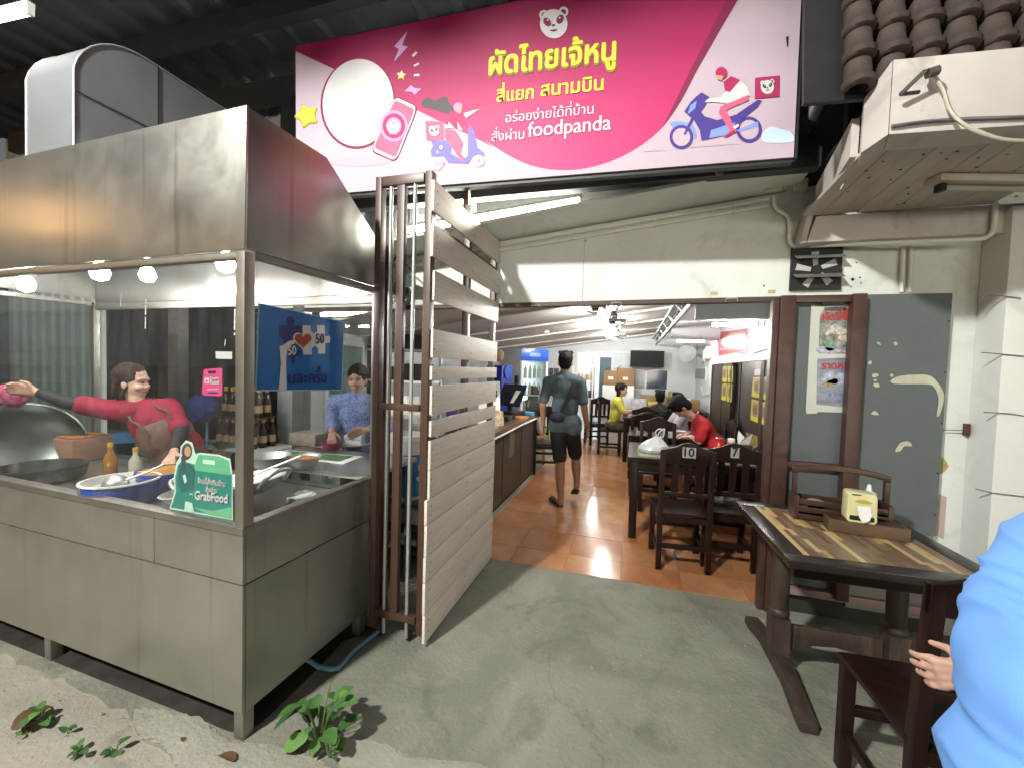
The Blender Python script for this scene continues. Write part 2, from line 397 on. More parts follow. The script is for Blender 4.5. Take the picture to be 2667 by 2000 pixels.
slat_wood = mat('whitewashed_wood', (0.70,0.64,0.57), 0.6, var=0.13, scale=5, stretch=(14,0.9,14), bump=0.12, bscale=18, dirt=(0.55,0.49,0.42), dscale=2.0, damt=0.35)
dark_wood = mat('dark_wood', (0.016,0.0075,0.0055), 0.36, var=0.4, scale=7, stretch=(3,3,0.5), rvar=0.03, spec=0.22)
mid_wood = mat('brown_wood', (0.10,0.050,0.028), 0.4, var=0.3, scale=6, stretch=(0.6,5,5))
counter_wood = mat('counter_wood', (0.055,0.04,0.032), 0.45, var=0.25, scale=5)

# ================================================================== ground
g = MB(); g.box(-90, 90, -90, 60, -0.5, -0.16); struct('ground', g, road_conc)
g = MB(); g.box(-90, 90, -11, -1.6, -0.159, -0.10); struct('road', g, asphalt)
def rough_sheet(x0, x1, y0, y1, st, amp, z0, sc=2.0):
    mb = MB(); nx = int((x1-x0)/st); ny = int((y1-y0)/st); vs = []
    for j in range(ny+1):
        for i in range(nx+1):
            x = x0+(x1-x0)*i/nx; y = y0+(y1-y0)*j/ny
            vs.append((x, y, z0 + amp*(noise.fractal(Vector((x*sc, y*sc, 3.1)), 0.9, 2.1, 5))))
    fs = [(j*(nx+1)+i, j*(nx+1)+i+1, (j+1)*(nx+1)+i+1, (j+1)*(nx+1)+i) for j in range(ny) for i in range(nx)]
    return mb.add(vs, fs)
struct('roadside', rough_sheet(-7, 4, -1.65, 1.5, 0.045, 0.012, -0.007), road_conc, smooth=60)
# the apron slab before the doorway, with its chipped edge
edge = [(-6.5,1.30,0)] + [tuple(at(*p, Z=0)) for p in [(-60,1672),(0,1692),(130,1755),(250,1808),(345,1852),(362,1905),(420,1937),(457,1978),(480,2030)]]
last = edge[-1]
edge += [(-1.32,0.83,0),(-1.0,0.86,0),(-0.72,0.80,0),(-0.3,0.78,0),(0.4,0.73,0),(1.2,0.70,0),(4.0,0.66,0)]
rnd = random.Random(3); e2 = []
for a, b in zip(edge[:-1], edge[1:]):
    n = max(1, int((Vector(b)-Vector(a)).length/0.06))
    for i in range(n):
        p = Vector(a).lerp(Vector(b), i/n); e2.append(Vector((p.x+rnd.uniform(-.008,.008), p.y+rnd.uniform(-.018,.018), 0)))
e2.append(Vector(edge[-1]))
mb = MB(); mb.prism([(p.x, p.y, -0.06) for p in e2] + [(4.0,3.128,-0.06),(-6.5,3.128,-0.06)], (0,0,0.06))
apron = struct('concrete_apron', mb, concrete)
mb = MB(); n = len(e2); lo = []; hi = []
for i, p in enumerate(e2):
    w = 0.03 + 0.02*noise.noise(Vector((p.x*9, 4, 0)))
    lo.append(Vector((p.x+rnd.uniform(-.012,.012), p.y-0.02+rnd.uniform(-.012,.012), -0.025))); hi.append(Vector((p.x+rnd.uniform(-.02,.02), p.y+max(0.02, w+rnd.uniform(-.02,.02)), 0.0004)))
mid = [a.lerp(b, 0.3+.1*rnd.random())+Vector((0,0,0.0095)) for a, b in zip(lo, hi)]
vs = lo+mid+hi; fs = [(i, i+1, n+i+1, n+i) for i in range(n-1)] + [(n+i, n+i+1, 2*n+i+1, 2*n+i) for i in range(n-1)]
for pts in ([(350,1852),(400,1846),(500,1862),(575,1905),(640,1938),(720,1948),(790,1965),(835,1985),(840,2030),(500,2030),(462,1985),(424,1942),(366,1908)], [(880,1940),(930,1926),(990,1936),(1060,1962),(1150,1985),(1260,1996),(1240,2030),(930,2030)]):
    pp_ = spline([at(*p, Z=0.0) for p in pts], 9, True); mb = MB(); n = len(pp_); c_ = sum(pp_, Vector())/n
    ring_ = [p + Vector((rnd.uniform(-.012,.012), rnd.uniform(-.012,.012), .0006)) for p in pp_]; inn = [p.lerp(c_, .12)+Vector((0,0,.0028)) for p in ring_]
    mb.add(ring_+inn+[c_+Vector((0,0,.003))], [(i,(i+1)%n,n+(i+1)%n,n+i) for i in range(n)]+[(n+i,n+(i+1)%n,2*n) for i in range(n)]); mb.build('worn_patch', slab_pale, apron, smooth=60)
mb = MB(); shade_pts = [(-5.2,1.35),(-3.6,1.33),(-2.4,1.30),(-1.75,1.285),(-1.50,1.30),(-1.47,1.5),(-1.50,1.9),(-1.6,2.08),(-5.2,2.1)]; mb.poly([(x,y,.0022) for x, y in [tuple(p)[:2] for p in spline([(a,b,0) for a,b in shade_pts],5,True)]]); mb.build('under_stall_shade', mat('under_stall_shade',(0.035,0.030,0.026),.7,var=.4,scale=9,dirt=(0.07,0.06,0.05),dscale=6), apron)  # near-black sheet on the slab, painting in the shade under the stall
mb = MB(); mb.box(-6.5, -1.345, 3.128, 9.5, -0.06, -0.003); struct('kitchen_floor', mb, concrete)
# terracotta tiles, each its own piece
mb = MB(); mb.box(-1.343, 1.30, 3.130, 9.5, -0.06, -0.006); floor = struct('floor', mb, grout)
TS = 0.43; tile_me = {}
xs = [-0.035 + TS*i for i in range(-3, 4)]; ys = [3.132, 3.436] + [3.436+TS*i for i in range(1, 15)]
tmats = [terracotta] + [mat('terracotta_%s' % w, c, 0.18, var=0.2, scale=4.0, col2=c2, rvar=0.06, bump=0.04, bscale=12, dirt=(0.28,0.12,0.06), dscale=2.0, damt=0.4)
         for w, c, c2 in (('red', (0.43,0.165,0.066), (0.50,0.215,0.09)), ('pale', (0.49,0.215,0.093), (0.57,0.28,0.13)))]
for i in range(len(xs)):
    for j in range(len(ys)-1):
        w = min(TS, 1.30-xs[i]); h = ys[j+1]-ys[j]; k_ = (round(w,3), round(h,3), rnd.randrange(3))
        if w < 0.05: continue
        if k_ not in tile_me:
            t = MB(); t.hexa([(0.0015,0.0015,-.01),(w-0.0015,0.0015,-.01),(w-0.0015,h-0.0015,-.01),(0.0015,h-0.0015,-.01),(0.003,0.003,0),(w-0.003,0.003,0),(w-0.003,h-0.003,0),(0.003,h-0.003,0)]); tile_me[k_] = t.mesh('floor_tile', tmats[k_[2]])
        o = bpy.data.objects.new('floor_tile', tile_me[k_]); COL.objects.link(o); o.parent = floor
        o.location = (xs[i], ys[j], rnd.uniform(-0.0008, 0.0008)); o.rotation_euler = (rnd.uniform(-.0006,.0006), rnd.uniform(-.0006,.0006), 0)

# ================================================================== the front of the eatery
F = 3.13
def htop(x): return 2.651 + 0.108*x
hw = bpy.data.objects.new('header_wall', None); COL.objects.link(hw); tag(hw, 'pale greenish white panelled wall above the open doorway', 'wall')
for a, b in ((-3.6,-1.9),(-1.897,-0.392),(-0.389,0.905)):
    mb = MB(); zb = lambda x: 2.052 + 0.010*(x+1.0)
    mb.prism([(a,F,zb(a)),(b,F,zb(b)),(b,F,htop(b)),(a,F,htop(a))], (0,0.09,0)); mb.build('wall_panel', white_wall, hw)
mb = MB(); mb.beam((-3.6,F+0.03,2.02),(0.90,F+0.03,2.056), 0.075, 0.03); mb.build('lintel', mat('lintel_brown',(0.07,0.045,0.035),0.5), hw)
for px in (1395, 1605, 1905):
    p = at(px, 801 - (px-1395)*0.036, Y=F-0.004); mb = MB()
    mb.tube([p+Vector((-.035,0,-.012)), p+Vector((-.035,-.004,.012)), p+Vector((.035,-.004,.014)), p+Vector((.035,0,-.010))], 0.004, 6); mb.build('latch', galv, hw)
tape = flat('old_tape', (0.45,0.42,0.22), 0.6)
for px, py in ((1500,793),(1655,786),(1860,765),(2010,760)):
    p = at(px, py, Y=F-0.002); mb = MB(); mb.box(p.x-.022, p.x+.022, p.y-.0015, p.y+.001, p.z-.011, p.z+.011); mb.build('tape_scrap', tape, hw)
for px, py in ((1525,628),(1525,578),(1517,600),(1990,745)):
    p = at(px, py, Y=F-0.001); mb = MB(); mb.sphere(p, 0.006, 8, 5); mb.build('screw_head', dark_steel, hw)
# sloping soffit of the porch
mb = MB(); mb.prism([(-3.6,2.78,htop(-3.6)+.02),(0.96,2.78,htop(0.96)+.03),(0.96,3.225,htop(0.96)+.004),(-3.6,3.225,htop(-3.6)+.004)], (0,0,0.02))
struct('porch_soffit', mb, white_wall)
for dz, dy in ((-0.035,-0.016),(-0.075,-0.014)):
    mb = MB(); mb.tube([(-1.95,F+dy,htop(-1.95)+dz),(0.80,F+dy,htop(0.80)+dz)], 0.012, 8)
    for x in (-0.5, 0.1, 0.6): mb.box(x-.006, x+.006, F-.03, F, htop(x)+dz-.017, htop(x)+dz+.017)
    mb.solo('conduit', pipe_white, 'white cable pipe under the porch ceiling, %s of the two' % ('upper' if dz > -.05 else 'lower'), 'pipe', 'cable pipes on the walls', smooth=40)
# wall right of the doorway
mb = MB(); mb.prism([(0.905,F,0),(2.6,F,0),(2.6,F,2.9),(0.905,F,2.76)], (0,0.10,0)); fw = struct('front_wall', mb, white_wall)
mb = MB(); mb.box(1.925, 2.30, 2.93, 3.128, 0, 2.50); pil = struct('pillar', mb, white_paint, bevel=0.006)
wire = flat('grey_wire', (0.16,0.16,0.17), 0.5)
for pts in ([(2112,648),(2140,638),(2205,645)],[(2120,762),(2160,765),(2212,770)],[(2125,890),(2180,893),(2212,898)],[(2108,1055),(2140,1063),(2212,1072)]):
    mb = MB(); mb.tube(spline([at(*D(*p), Y=2.924) for p in pts], 5), 0.0032, 6); mb.build('wire_tie', wire, pil, smooth=60)
# dark upper walls, roof over the yard, steel
def ribbed(name, p0, u, w, v, n, pitch, dep, m, parent):
    """one ribbed sheet: w along u, v the long way, ribs raised along n"""
    u = Vector(u); v = Vector(v); nn = Vector(n); p0 = Vector(p0); prof = []; x = 0
    while x < w-1e-6:
        for f, h in ((0,0),(0.55,0),(0.66,1),(0.88,1)): prof.append((min(w, x+f*pitch), h*dep))
        x += pitch
    prof.append((w, 0)); k = len(prof)
    vs = [p0+u*a+nn*h for a, h in prof] + [p0+u*a+nn*h+v for a, h in prof]
    mb = MB(); mb.add(vs, [(i, i+1, k+i+1, k+i) for i in range(k-1)]); return mb.build(name, m, parent)
rf = bpy.data.objects.new('yard_roof', None); COL.objects.link(rf); tag(rf, 'dark ribbed sheet metal roof over the yard, seen from below', 'roof')
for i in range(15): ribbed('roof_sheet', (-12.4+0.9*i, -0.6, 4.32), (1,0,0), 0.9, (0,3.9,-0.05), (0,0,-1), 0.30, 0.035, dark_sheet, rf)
for y, z, h in ((2.52,4.16,0.14),(0.6,4.21,0.12)): mb = MB(); mb.box(-13, 1.1, y, y+0.09, z-h/2, z+h/2); mb.build('steel_beam', dark_steel, rf)
mb = MB(); mb.box(-7, 1.1, 3.0, 3.08, 3.86, 4.06); mb.build('steel_beam', dark_steel, rf)
mb = MB(); mb.box(-7, 0.95, 2.72, 2.80, 2.72, 2.90); mb.build('steel_beam', dark_steel, rf)
for x in (-5.0, -3.05): mb = MB(); mb.box(x-.05, x+.05, 3.01, 3.10, 2.3, 3.9); mb.build('steel_post', dark_steel, rf)
yw = bpy.data.objects.new('sheet_metal_wall', None); COL.objects.link(yw); tag(yw, 'grey ribbed sheet metal wall high behind the food stall', 'wall')
for i in range(7): ribbed('metal_sheet', (-7.6+0.9*i, 3.24, 2.22 if i > 1 else 0), (1,0,0), 0.9, (0,0,2.0 if i > 1 else 4.2), (0,-1,0), 0.18, 0.028, metal_sheet, yw)
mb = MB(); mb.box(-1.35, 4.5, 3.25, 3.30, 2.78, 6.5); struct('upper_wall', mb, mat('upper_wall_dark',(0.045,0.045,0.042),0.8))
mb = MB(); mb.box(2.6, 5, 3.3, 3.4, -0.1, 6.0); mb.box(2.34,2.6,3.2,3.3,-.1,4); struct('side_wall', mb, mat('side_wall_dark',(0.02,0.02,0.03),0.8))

# ================================================================== inside
def ceil_z(x): return 2.30 + 0.135*x
mb = MB(); mb.prism([(-3.6,F+.10,ceil_z(-3.2)-.06),(0.44,F+.10,ceil_z(0.44)),(0.44,9.5,ceil_z(0.44)),(-3.6,9.5,ceil_z(-3.2)-.06)], (0,0,0.03)); ce = struct('ceiling', mb, room_ceil)
for y in (4.2, 5.4, 6.6, 7.8, 9.0):
    mb = MB(); mb.beam((-3.3,y,ceil_z(-3.3)-.012),(0.42,y,ceil_z(0.42)-.012), 0.05, 0.03); mb.build('ceiling_batten', room_ceil, ce)
mb = MB(); mb.box(0.44, 1.36, F+.10, 9.5, 2.40, 2.43); struct('side_ceiling', mb, room_wall)
bw = bpy.data.objects.new('back_wall', None); COL.objects.link(bw); bw['kind'] = 'structure'
for a, b, z0, z1 in ((-3.6,-1.27,0,2.5),(-1.27,-0.03,1.98,2.5),(-0.03,0.72,1.62,2.5),(-0.03,0.72,0,1.15),(0.72,1.3,0,2.5)):
    mb = MB(); mb.box(a, b, 9.4, 9.5, z0, z1); mb.build('wall_panel', room_wall, bw)
mb = MB(); mb.box(1.25, 1.35, F+.10, 9.5, 1.74, 2.42); mb.box(1.25, 1.35, 7.42, 9.4, 0, 1.74); mb.box(1.30,1.35,F+.1,7.42,0,1.74); struct('right_wall', mb, room_wall)
mb = MB(); mb.box(-3.70, -3.6, 5.6, 9.5, 0, 2.4); struct('left_wall', mb, room_wall)
mb = MB(); mb.box(-3.86, -3.80, 3.4, 9.5, 0, 2.4); mb.box(-30, -3.86, 6.4, 6.5, -.1, 5.2); struct('yard_wall', mb, mat('yard_wall_dark',(0.03,0.026,0.024),0.85,var=.3))
mb = MB(); mb.box(-3.4, 1.5, 11.6, 11.7, 0, 2.6); mb.box(-3.4,1.5,9.5,11.6,2.5,2.6); mb.box(-3.4,1.5,9.5,11.6,-.1,-.004); struct('back_room', mb, room_wall)
for y0, z0, z1, x0 in ((4.62,2.10,2.30,0.585),(7.0,2.07,2.25,0.55)):
    mb = MB(); mb.box(x0, 1.247, y0, y0+0.10, z0, z1+.10); struct('ceiling_bulkhead', mb, room_wall)
# light steel truss along the ceiling edge
tr = thing('steel_truss', 'light grey open steel truss running along the inside ceiling', 'beam', (0.42,3.3,2.1))
for dz, dx in ((0,0),(0.13,0.03),(0.13,-0.05)):
    mb = MB(); mb.beam((dx,0,dz),(dx,6.0,dz+0.03), 0.035, 0.035); mb.build('chord', galv, tr)
for i in range(14): mb = MB(); mb.beam((0,i*0.43,0.01),(0.03 if i%2 else -0.05,i*0.43+0.3,0.135), 0.016, 0.016); mb.build('strut', galv, tr)
# across the road, in the dark: a shop front with a few warm lamps
sb = thing('shophouse', 'dark two storey shophouse across the road', 'building', (-5,-13.5,-0.1))
mb = MB(); mb.box(-14, 14, -4, 0, 0, 7); mb.build('wall', mat('far_wall',(0.10,0.095,0.085),0.8), sb)
for i in range(6):
    mb = MB(); mb.box(-13.5+4.6*i, -9.8+4.6*i, 0.002, 0.06, 0, 2.9); mb.build('shutter', mat('far_shutter',(0.12,0.13,0.14),0.5), sb)
    mb = MB(); mb.box(-12.6+4.6*i, -10.8+4.6*i, 0.002, 0.06, 4.0, 5.4); mb.build('window', mat('far_window',(0.02,0.022,0.026),0.2), sb)
mb = MB(); mb.box(-14, 14, 0.062, 1.6, 3.1, 3.25); mb.build('awning', mat('far_awning',(0.10,0.08,0.06),0.7), sb)
lit = emit('fill_glow', (1.0,0.93,0.78), SHOP_FILL)  # glowing panels added on the house front as fill for gate and stall side
for i, x in enumerate((0.2, 4.8, 9.4)):
    mb = MB(); mb.box(x+5.0, x+8.2, 0.07, 0.10, 0.5, 2.6); mb.build('fill_panel', lit, sb)
    for j in range(5): mb = MB(); mb.box(x+5.0+.8*j-.03, x+5.0+.8*j+.03, 0.10, 0.13, 0.4, 2.7); mb.build('fill_panel_bar', mat('far_frame',(0.05,0.05,0.05),.5), sb)
warm = emit('warm_lamp', (1.0,0.55,0.20), 60.0)
t = thing('street_lamp', 'orange lamp post farther along the roadside', 'street lamp', (-11.4,-2.7,-.1)); mb = MB(); mb.tube([(0,0,0),(0,0,3.9)], .05, 8); mb.build('post', galv, t); mb = MB(); mb.sphere((0,0,4.15), .26, 14, 9); mb.build('globe', warm, t, smooth=60)
for x in (-7.6,-5.2,-2.6,1.5):
    t = thing('hanging_lamp', 'warm round lamp across the road, hung at %s metres along the awning' % {-7.6:'two',-5.2:'five',-2.6:'seven',1.5:'eleven'}[x], 'lamp', (-5+x,-12.7,2.4), 0, 'warm lamps across the road')
    mb = MB(); mb.sphere((0,0,0), 0.16, 12, 8); mb.build('globe', warm, t, smooth=60)
    mb = MB(); mb.tube([(0,0,0.15),(0,0,0.6)], 0.01, 6); mb.build('cord', black, t)
# ================================================================== lit lamps
def tube_lamp(name, a, b, s, label, group, r=0.014, up=0.035, mname=None, col=(1.0,1.0,0.93)):
    a = Vector(a); b = Vector(b); c = (a+b)/2; t = thing(name, label, 'lamp', c, 0, group)
    mb = MB(); mb.tube([a-c, b-c], r, 10); mb.build('tube', emit(mname or 'tube_light', col, s), t, smooth=60)
    d = (b-a).normalized()
    mb = MB(); mb.beam(a-c-d*0.02+Vector((0,0,up)), b-c+d*0.02+Vector((0,0,up)), 0.035, 0.022); mb.build('batten', pipe_white, t)
    for q, s_ in ((a-c,-1),(b-c,1)): mb = MB(); mb.beam(q+d*s_*0.001, q+d*s_*0.022, 0.03, 0.045); mb.build('holder', pipe_white, t)
    return t
tube_lamp('fluorescent_lamp', at(*D(1250,437), Y=2.95), at(*D(884,499), Y=2.95), TUBE_OUT, 'long lit fluorescent tube under the porch ceiling beside the white gate', 'fluorescent lamps', 0.019, mname='porch_light', col=(1.0,1.0,0.86))
c6 = lambda x, y: (1240+.3617*x, 760+.3617*y)
tube_lamp('fluorescent_lamp', at(*c6(165,322), Y=6.3), at(*c6(520,282), Y=6.3), TUBE_IN, 'lit tube on the low ceiling above the white fridge', 'fluorescent lamps', mname='room_light')
tube_lamp('fluorescent_lamp', at(*c6(1700,243), Y=4.75), at(*c6(2020,240), Y=4.75), TUBE_IN*.28, 'lit tube right above the red poster', 'fluorescent lamps', mname='wall_tube_light')
tube_lamp('fluorescent_lamp', at(*c6(1448,355), Y=7.2), at(*c6(1642,355), Y=7.2), TUBE_IN*.4, 'lit tube above the wall fan near the television', 'fluorescent lamps', mname='far_wall_light')
tube_lamp('fluorescent_lamp', (-0.95,10.6,2.15), (-0.35,10.6,2.15), TUBE_IN, 'small lit tube in the room behind the far doorway', 'fluorescent lamps', mname='room_light')
tube_lamp('fluorescent_lamp', (-3.1,3.55,2.03), (-2.2,3.55,2.03), TUBE_IN, 'lit tube over the kitchen shelves, behind the blue sign', 'fluorescent lamps', mname='room_light')
tube_lamp('fluorescent_lamp', at(4, 10, Y=1.52)+Vector((-1.2,0,0)), at(75, 30, Y=1.52), CORNER_TUBE, 'glaring tube lamp under the yard roof above the stall duct', 'fluorescent lamps', 0.02, mname='corner_light')
bulb = emit('bulb_light', (1.0,1.0,0.95), TUBE_IN*2.2)
for n_, (x, y, Y) in enumerate(((900,160,4.6),(938,265,6.1),(968,318,7.8))):
    p = at(*c6(x, y), Y=Y); t = thing('ceiling_bulb', ['bulb beside the nearest ceiling fan', 'bulb beside the second ceiling fan', 'bulb farthest along the ceiling, by the back wall'][n_], 'lamp', p, 0, 'bulbs on the inside ceiling')
    mb = MB(); mb.lathe([(0.012,0.06),(0.022,0.035),(0.034,0.0),(0.028,-0.025),(0.01,-0.036)], (0,0,0), 12); mb.build('bulb', bulb, t, smooth=60)
    mb = MB(); mb.lathe([(0.018,0.058),(0.018,0.11)], (0,0,0), 10); mb.build('socket', pipe_white, t)
# street lamp across the road
t = thing('street_lamp', 'tall lamp post at the roadside before the eatery', 'street lamp', (STREET_LAMP_POS[0]-1.2, STREET_LAMP_POS[1]-0.6, -0.1))
mb = MB(); mb.tube([(0,0,0),(0,0,4.6),(0.35,0.18,4.78),(1.15,0.57,4.80)], [0.07,0.05,0.04,0.035], 10); mb.build('post', galv, t, smooth=60)
mb = MB(); mb.lathe([(0.05,0.0),(0.2,-0.04),(0.24,-0.09)], (1.2,0.6,4.86), 16, caps=(True,False)); mb.build('lamp_shade', dark_steel, t, smooth=60)
ld = bpy.data.lights.new('street_light', 'AREA'); ld.shape = 'DISK'; ld.size = 0.30; ld.energy = STREET_LAMP_POWER; ld.color = (1.0,0.99,0.93)
lo_ = bpy.data.objects.new('street_light', ld); COL.objects.link(lo_); lo_.location = STREET_LAMP_POS
lo_.rotation_euler = (Vector((-0.6,2.6,0.9))-Vector(STREET_LAMP_POS)).to_track_quat('-Z', 'Y').to_euler()
# ================================================================== the big banner
BY = 2.42
bp = Plane((0,BY,3.0), (0,-1,0))
c3 = lambda x, y: (700+x/3.16, y/3.16)
c4 = lambda x, y: (1200+x/2.458, y/2.458)
sign = thing('sign_board', 'wide magenta and pale pink restaurant banner with yellow Thai lettering over the entrance', 'sign', bp.px(1400,470)+Vector((0,0.02,0)))
_so = Vector(sign.location)
class SP(Plane):
    """print on the banner, kept in the banner's own space"""
    def px(s, x, y, lift=0.0): return Plane.px(s, x, y, lift) - _so
bp = SP((0,BY,3.0), (0,-1,0))
TL, TR, BR, BL = (770,122), (2094,-147), (2067,410), (772,513)
pale = mat('banner_pale', (0.50,0.395,0.465), 0.6, var=0.05, scale=1.4, bump=.25, bscale=1.6, dirt=(0.43,0.325,0.40), dscale=1.5, damt=0.4)
def grad(name, c0, c1, z0, z1):
    m, nt, b = _new(name); N, L = nt.nodes, nt.links; tc = N.new('ShaderNodeTexCoord'); sx = N.new('ShaderNodeSeparateXYZ'); L.new(tc.outputs['Object'], sx.inputs[0])
    r = N.new('ShaderNodeMapRange'); r.inputs[1].default_value = z0; r.inputs[2].default_value = z1; L.new(sx.outputs[2], r.inputs[0])
    mx = N.new('ShaderNodeMix'); mx.data_type = 'RGBA'; mx.inputs['A'].default_value = tuple(c0)+(1,); mx.inputs['B'].default_value = tuple(c1)+(1,)
    L.new(r.outputs[0], mx.inputs['Factor']); L.new(mx.outputs['Result'], b.inputs['Base Color']); b.inputs['Roughness'].default_value = 0.58
    nb = N.new('ShaderNodeTexNoise'); nb.inputs['Scale'].default_value = 1.6; bp_ = N.new('ShaderNodeBump'); bp_.inputs['Strength'].default_value = .3; bp_.inputs['Distance'].default_value = .03; L.new(tc.outputs['Object'], nb.inputs['Vector']); L.new(nb.outputs[0], bp_.inputs['Height']); L.new(bp_.outputs[0], b.inputs['Normal']); return m
magenta = grad('banner_magenta', (0.60,0.022,0.16), (0.25,0.004,0.062), 0.05, 0.95)
hot = flat('print_magenta', (0.38,0.012,0.10), 0.6); yel = flat('print_yellow', (0.72,0.66,0.05), 0.6); pw = flat('print_white', (0.60,0.60,0.60), 0.6)
olive = flat('print_olive', (0.30,0.26,0.02), 0.6); maroon = flat('print_maroon', (0.20,0.01,0.055), 0.6); lilac = flat('print_lilac', (0.52,0.28,0.56), 0.6)
blue_d = flat('print_navy', (0.055,0.03,0.25), 0.6); blue_m = flat('print_blue', (0.16,0.14,0.55), 0.6); blue_l = flat('print_light_blue', (0.20,0.30,0.72), 0.6); sky_b = flat('print_sky', (0.52,0.66,0.80), 0.6)
grey_d = flat('print_dark_grey', (0.07,0.06,0.065), 0.6); skin_p = flat('print_skin', (0.62,0.30,0.20), 0.6); rose = flat('print_rose', (0.60,0.10,0.20), 0.6); grey_p = flat('print_grey_pink', (0.50,0.36,0.44), 0.6); pinkp = flat('print_pink', (0.72,0.25,0.45), 0.6)
mb = MB(); q = [bp.px(*p) for p in (TL,TR,BR,BL)]; mb.prism(q, (0,0.012,0)); mb.build('sheet', pale, sign)
fr = MB()
for a, b in ((0,1),(1,2),(2,3),(3,0)): fr.beam(q[a]+Vector((0,.035,0)), q[b]+Vector((0,.035,0)), 0.04, 0.04, (0,1,0))
fr.build('frame', dark_steel, sign)
def S_(pts, m, lift, nm='print', f=None): return bp.shape(pts, m, sign, nm, lift, f)
# magenta swoop: left wedge, then down under the lettering and up to the right
curve = [(220,385)] ; left = [c3(222,425), c3(490,550), c3(1100,850), c3(1330,965), c3(1700,1140), c3(2212,1385)]
sw = [c4(160,905), c4(330,1010), c4(480,1070), c4(640,1092), c4(800,1080), c4(960,1035), c4(1130,950), c4(1290,820), c4(1410,650), c4(1520,440), c4(1640,230), c4(1775,0), (1990,-90), (2030,-134)]
pts = [TL] + left[:5] + [tuple(p)[:2] for p in spline([(x, y, 0) for x, y in [c3(1850,1215)]+sw], 5)]
S_(pts, magenta, 0.0012, 'magenta_field')
S_([c4(1700,0),c4(1775,0),c4(1640,230),c4(1520,440),c4(1410,650),c4(1290,820),c4(1340,720),c4(1480,430),c4(1600,200)], maroon, 0.0022)
# a plain pale oval stands where the picture's big figure is; phone in front of it
S_(ell(*c3(735,855), 97, 119, 0.10, 40), maroon, 0.0022); S_(ell(*c3(737,850), 92, 114, 0.10, 40), pw, 0.0032, 'oval')
S_(ell(*c3(760,1330), 80, 14, -0.03, 24), grey_p, 0.0022)
def rr(pts, k=0.18):
    out = []
    n = len(pts)
    for i in range(n):
        p0, p1, p2 = Vector(pts[i-1]), Vector(pts[i]), Vector(pts[(i+1)%n])
        a = p1+(p0-p1)*k; b = p1+(p2-p1)*k
        for t in (0,.25,.5,.75,1): out.append(tuple((a*(1-t)**2 + p1*2*t*(1-t) + b*t*t)))
    return out
ph = [(1040,790),(1235,880),(1050,1345),(838,1250)]
def sc_(pts, k):
    cx = sum(p[0] for p in pts)/len(pts); cy = sum(p[1] for p in pts)/len(pts); return [(cx+(x-cx)*k, cy+(y-cy)*k) for x, y in pts]
S_(rr(ph), maroon, 0.0042, f=c3); S_(rr(sc_(ph,.955)), flat('print_pale_pink',(0.80,0.55,0.64)), 0.0052, f=c3); S_(rr(sc_(ph,.85),.12), rose, 0.0062, 'phone_screen', f=c3)
for r_, m_, l_ in ((115,pinkp,.0072),(92,hot,.0080),(62,pinkp,.0088)): S_(ell(1035,1045,r_,r_*1.12,0,28), m_, l_, f=c3)
S_([(985,1050),(1080,1035),(1058,1110),(1005,1112)], pw, .0098, 'basket', f=c3); S_([(975,1035),(1085,1035),(1085,1052),(975,1052)], pw, .0104, f=c3)
for x in (1012,1030,1048): S_([(x,1062),(x+7,1062),(x+6,1098),(x+2,1098)], rose, .0110, f=c3)
S_([(1000,1035),(1024,995),(1046,995),(1068,1033),(1056,1033),(1040,1005),(1028,1005),(1012,1036)], pw, .0104, f=c3)
S_([(1072,830),(1170,872),(1160,890),(1138,882),(1130,870),(1085,852)], flat('print_pale_pink',(0.8,.55,.64)), .0098, f=c3)
def star(cx, cy, r, rot=0, k=0.5):
    return [(cx+(r if i%2==0 else r*k)*math.sin(rot+i*PI/5), cy-(r if i%2==0 else r*k)*math.cos(rot+i*PI/5)) for i in range(10)]
S_(rr(star(315,960,115,-0.35,.56),.35), olive, .0022, 'star', c3); S_(rr(star(315,955,102,-0.35,.56),.35), yel, .0032, 'star', c3)
S_(star(1092,625,46,0.1,.5), olive, .0022, 'star', c3); S_(star(1092,623,38,.1,.5), flat('print_pale_yellow',(0.75,.70,.30)), .0032, 'star', c3)
S_([(1142,262),(1100,378),(1145,390),(1030,515),(1072,408),(1034,388)], lilac, .0022, 'bolt', c3)
S_([(1118,755),(1172,705),(1198,728),(1258,735),(1200,785),(1180,760)], lilac, .0022, 'bolt', c3)
for a in ([(1178,462),(1212,428),(1226,440),(1190,474)],[(1192,540),(1235,520),(1240,535),(1198,555)],[(1195,616),(1240,612),(1242,630),(1197,634)],[(1080,0)]):
    if len(a) > 1: S_(a, pw, .0022, 'dash', c3)
def panda(cx, cy, r, f, l, face=pw, ink=maroon):
    """the delivery firm's round emblem"""
    for sx in (-1, 1): S_(ell(cx+sx*r*.72, cy-r*.78-sx*r*.12, r*.34, r*.36,0,18), face, l, 'emblem', f); S_(ell(cx+sx*r*.70, cy-r*.74-sx*r*.12, r*.20, r*.22,0,14), ink, l+.0008, 'emblem', f)
    S_(ell(cx, cy, r, r*1.06, -.1, 30), face, l+.0016, 'emblem', f)
    for sx in (-1, 1):
        S_(ell(cx+sx*r*.47, cy-r*.22-sx*r*.10, r*.25, r*.36, sx*.55-.1, 18), ink, l+.0024, 'emblem', f)
        S_(ell(cx+sx*r*.43, cy-r*.34-sx*r*.08, r*.07, r*.07, 0, 10), face, l+.0032, 'emblem', f)
    S_(ell(cx-r*.02, cy+r*.12, r*.14, r*.09, -.1, 12), ink, l+.0024, 'emblem', f); S_(ell(cx, cy+r*.42, r*.28, r*.16, -.1, 14, 0, PI), ink, l+.0024, 'emblem', f)
panda(596, 158, 88, c4, .0024)
